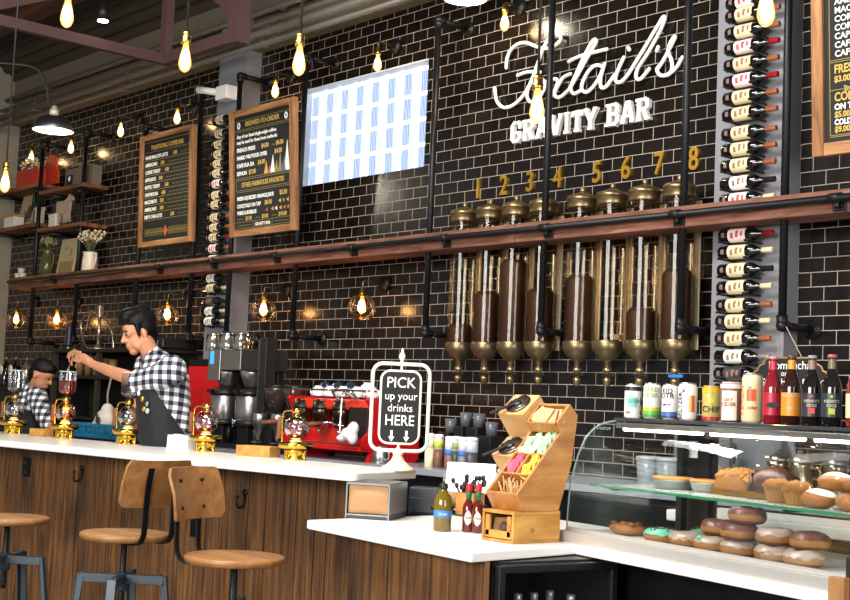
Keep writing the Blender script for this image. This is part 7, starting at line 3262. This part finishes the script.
# stubble-free face details
for s_ in (-1, 1):
    g = G()
    g.ell(Hh(.100, s_*.034, .004), (.010, .015, .0075), M=HM)
    g.obj('eye', mat('eye_dark', '#20140f', .2), t, wld=True)
for s_ in (-1, 1):
    g = G()
    g.tube([Hh(.102, s_*.014, .024), Hh(.104, s_*.036, .030), Hh(.090, s_*.058, .022)], [.005, .0065, .003], n=6)
    g.obj('eyebrow', M_hair, t, wld=True)
g = G()
g.ell(Hh(.1035, 0, -.079), (.006, .021, .0035), M=HM)
g.obj('lips', mat('lip_tone', '#8d4f45', .5), t, wld=True)
hair = [('e', Hh(-.02, 0, .085), (.118, .092, .088), HM), ('e', Hh(.035, .01, .145), (.085, .07, .045), HM), ('e', Hh(.085, .01, .115), (.040, .06, .036), HM), ('e', Hh(.095, -.02, .125), (.03, .035, .026), HM), ('e', Hh(-.075, 0, .03), (.058, .080, .088), HM), ('e', Hh(-.04, .062, .045), (.055, .032, .07), HM), ('e', Hh(-.04, -.062, .045), (.055, .032, .07), HM), ('e', Hh(-.02, 0, .155), (.09, .075, .035), HM),
        ('c', [(Hh(.03, .082, .05), .020), (Hh(.028, .083, -.015), .012)]), ('c', [(Hh(.03, -.082, .05), .020), (Hh(.028, -.083, -.015), .012)]), ('c', [(Hh(-.07, 0, -.02), .065), (Hh(-.062, 0, -.06), .05)])]
organic('hair', hair, M_hair, t, .009, 2)
shirt = [('c', [(Q(155, 362, .02), .085), (Q(158, 367, .04), .118), (Q(165, 383, .04), .168), (Q(166, 408, .04), .168), (Q(169, 440, .02), .168), (feet+Vector((.02, 0, .97)), .165)]),
         ('c', [(Q(171.5, 370, -.09), .104), (Q(158, 377, -.225), .085), (Q(143, 381, -.29), .074), (Q(139.5, 381, -.30), .070)]),
         ('c', [(Q(148, 367, .19), .10), (Q(143, 392, .25), .078)])]
sh = organic('checked_shirt', shirt, M_ging, t, .0125, 3)
collar = [('c', [(Q(147.5, 361, -.08), .016), (Q(151, 356, -.09), .020), (Q(157, 350, -.06), .024), (Q(160, 352, .06), .024)]), ('c', [(Q(146.5, 362, -.06), .016), (Q(143.5, 365, -.07), .018), (Q(141.5, 369, -.06), .012)])]
organic('collar', collar, M_ging, t, .009, 2)
g = G()
r_ = .079
cuffp = Q(139.5, 381, -.30)
ax = (Q(128, 378, -.31)-cuffp).normalized()
g.lathe([(.06, -.016), (.079, -.018), (.082, .012), (.066, .02), (.05, .012)], cuffp, 24, axis=ax)
g.obj('rolled_cuff', M_ging, t, wld=True)
apr = [('c', [(Q(157, 376, .02), .172), (Q(163, 390, .01), .186), (Q(164, 410, .0), .186), (Q(167, 440, -.01), .186), (feet+Vector((0, 0, .55)), .20)])]
ap = organic('apron', apr, M_apron, t, .014, 3)
# keep only the bib and skirt: below the bib line, in front of the diagonal side edge
o_inv = Vector(t.location)
A, B = Q(149, 383, -.2), Q(187, 437, -.2)
d1 = (B-A).normalized()
eye_dir = (A-Vector((0, 0, EYE))).normalized()
nrm = d1.cross(eye_dir)
if nrm.z < 0:
    nrm = -nrm
cut(ap, A, nrm)
cut(ap, Q(150, 384, -.2), Vector((0, 0, 1)))
cut(ap, Q(150, 400, .17), vf)
so = ap.modifiers.new('t', 'SOLIDIFY')
so.thickness = .004
g = G()
g.tube(spline([Q(150, 386, -.17), Q(153, 376, -.13), Q(157, 363, -.09), Q(160, 352, .02)], 6), .010, flat=.4)
g.obj('apron_strap', M_apron, t, wld=True)
for (px, py, c, nm) in ((142.5, 399, M_gold, 'gold_pin'), (147, 404, M_steel, 'silver_pin'), (144, 409, M_gold, 'gold_pin'), (147.5, 411, mat('blue_enamel', '#9fc4dc', .3), 'blue_pin'), (139, 393, M_white, 'white_badge')):
    p = Q(px, py, -.345)
    g = G()
    g.ell(p, (.017, .012, .019), seg=10, rings=8)
    g.obj(nm, c, t, wld=True)
# the stirring paddle held over the lit siphon
a, b_ = Q(72, 359, -.385), Q(64.5, 386, -.385)
t2 = thing('stirring_paddle', 'bamboo stirring paddle held in the hand over the red tea', 'paddle', b_)
g = G()
g.tube([Q(75, 349, -.385), a, Q(69, 368, -.385)], .006)
g.obj('handle', mat('bamboo', '#8c8140', .6), t2, wld=True)
g = G()
g.tube([Q(69, 367, -.385), Q(68.2, 371, -.385), Q(66.5, 379, -.385), b_], [.007, .012, .012, .009], n=8, flat=.4)
g.obj('blade', mat('bamboo', '#8c8140', .6), t2, wld=True)

# ---- second person, further back
BY2 = 5.05
Q2 = lambda px, py, dd=0: Q(px, py, dd, BY2)
f2 = Q2(33, 430, 0)
f2.z = 0
t = thing('person', 'person with short dark hair in a checked shirt bending at the far left', 'person', (f2.x, f2.y, 0))
hd2 = Q2(42, 375)
fd2 = (vr*.9-vf*.25).normalized()
sd2 = Vector((-fd2.y, fd2.x, 0))
H2 = Matrix.Rotation(R(24), 3, sd2) @ Matrix((fd2, sd2, (0, 0, 1))).transposed()
h2 = lambda f, s_, u: hd2+H2 @ Vector((f, s_, u))
parts = [('e', h2(-.01, 0, .03), (.105, .082, .098), H2), ('e', h2(.02, 0, -.045), (.07, .062, .075), H2), ('e', h2(.055, 0, -.10), (.03, .03, .026), H2), ('c', [(h2(.09, 0, .01), .012), (h2(.112, 0, -.03), .016)]), ('e', h2(.088, 0, -.07), (.014, .024, .014), H2), ('e', h2(-.012, -.084, -.01), (.02, .01, .032), H2), ('e', h2(-.012, .084, -.01), (.02, .01, .032), H2), ('e', h2(.078, 0, .035), (.026, .05, .026), H2),
         ('c', [(h2(-.03, 0, -.05), .055), (Q2(35, 390), .06)]), ('c', [(Q2(33, 396), .10), (Q2(32, 408), .14), (Q2(32, 430), .14), (f2+Vector((0, 0, .95)), .14)]),
         ('c', [(Q2(37, 397, -.13), .075), (Q2(43, 415, -.16), .05), (Q2(47, 424, -.15), .042), (Q2(53, 427, -.12), .028)]), ('c', [(Q2(30, 396, .15), .075), (Q2(36, 420, .15), .05), (Q2(50, 427, .05), .03)]),
         ('c', [(f2+Vector((0, 0, .95)), .1), (f2+vf*-.1+Vector((0, 0, .5)), .075), (f2+vf*-.1+Vector((0, 0, .06)), .05), (f2+vf*-.1+fd2*.15+Vector((0, 0, .04)), .035)]), ('c', [(f2+Vector((0, 0, .95)), .1), (f2+vf*.1+Vector((0, 0, .5)), .075), (f2+vf*.1+Vector((0, 0, .06)), .05), (f2+vf*.1+fd2*.15+Vector((0, 0, .04)), .035)])]
hb = Q2(54.5, 428, -.12)
parts.append(('e', hb, (.034, .026, .03)))
for k in range(4):
    parts.append(('c', [(hb+vr*.02+Vector((0, 0, .015-.011*k)), .011), (hb+vr*.055+Vector((0, 0, .006-.011*k)), .010), (hb+vr*.07+Vector((0, 0, -.02-.009*k)), .009)]))
parts.append(('c', [(hb+Vector((0, 0, .02)), .012), (hb+vr*.045-vf*.03+Vector((0, 0, .02)), .010)]))
organic('body', parts, mat('warm_skin', '#c88a68', .5, 0, .06, 12), t, .010, 3)
organic('hair', [('e', h2(-.02, 0, .06), (.112, .09, .085), H2), ('e', h2(-.065, 0, .0), (.056, .078, .085), H2), ('e', h2(.06, 0, .085), (.05, .06, .04), H2), ('c', [(h2(-.07, 0, -.03), .06), (h2(-.06, 0, -.06), .045)])], M_hair, t, .011, 2)
for s_ in (-1, 1):
    g = G()
    g.ell(h2(.094, s_*.032, .004), (.01, .014, .007), M=H2)
    g.obj('eye', mat('eye_dark', '#20140f', .2), t, wld=True)
M_ging2 = gingham('small_gingham', -y_+.3, 16)
organic('checked_shirt', [('c', [(Q2(34.5, 390), .085), (Q2(33, 396), .12), (Q2(32, 408), .158), (Q2(32, 432), .158), (f2+Vector((0, 0, .93)), .155)]), ('c', [(Q2(37, 397, -.13), .094), (Q2(43, 415, -.16), .070), (Q2(47.5, 425, -.15), .058)]), ('c', [(Q2(30, 396, .15), .094), (Q2(36, 420, .15), .068)])], M_ging2, t, .014, 3)
organic('apron', [('c', [(Q2(33, 424), .172), (Q2(33, 445), .172), (f2+Vector((0, 0, .6)), .175)])], M_apron, t, .016, 3)

# ---- wooden sign stand at the lower right edge
p = oY(839, 577, 3.0)
q = oY(847, 557, 3.06)
t = thing('sign_stand', 'wooden sign stand with a black board at the lower right edge', 'sign', (p.x, 3.0, 0))
M_st = wood('pale_pine', '#8f6236', '#b98a56', '#a47645', axis=2, freq=3, stretch=.2, rough=.5, isl=.05)
g = G()
g.box((0, 0, p.z/2), (.045, .03, p.z), bev=.003)
g.obj('post', M_st, t)
g = G()
g.box((.36, 0, p.z/2), (.045, .03, p.z), bev=.003)
g.obj('post', M_st, t)
g = G()
g.box((.18, .05, .01), (.46, .3, .02), bev=.003)
g.obj('foot', M_st, t)
g = G()
g.box((q.x-p.x+.17, .06, q.z-.2), (.34, .012, .4), bev=.002)
g.obj('black_board', M_board, t)
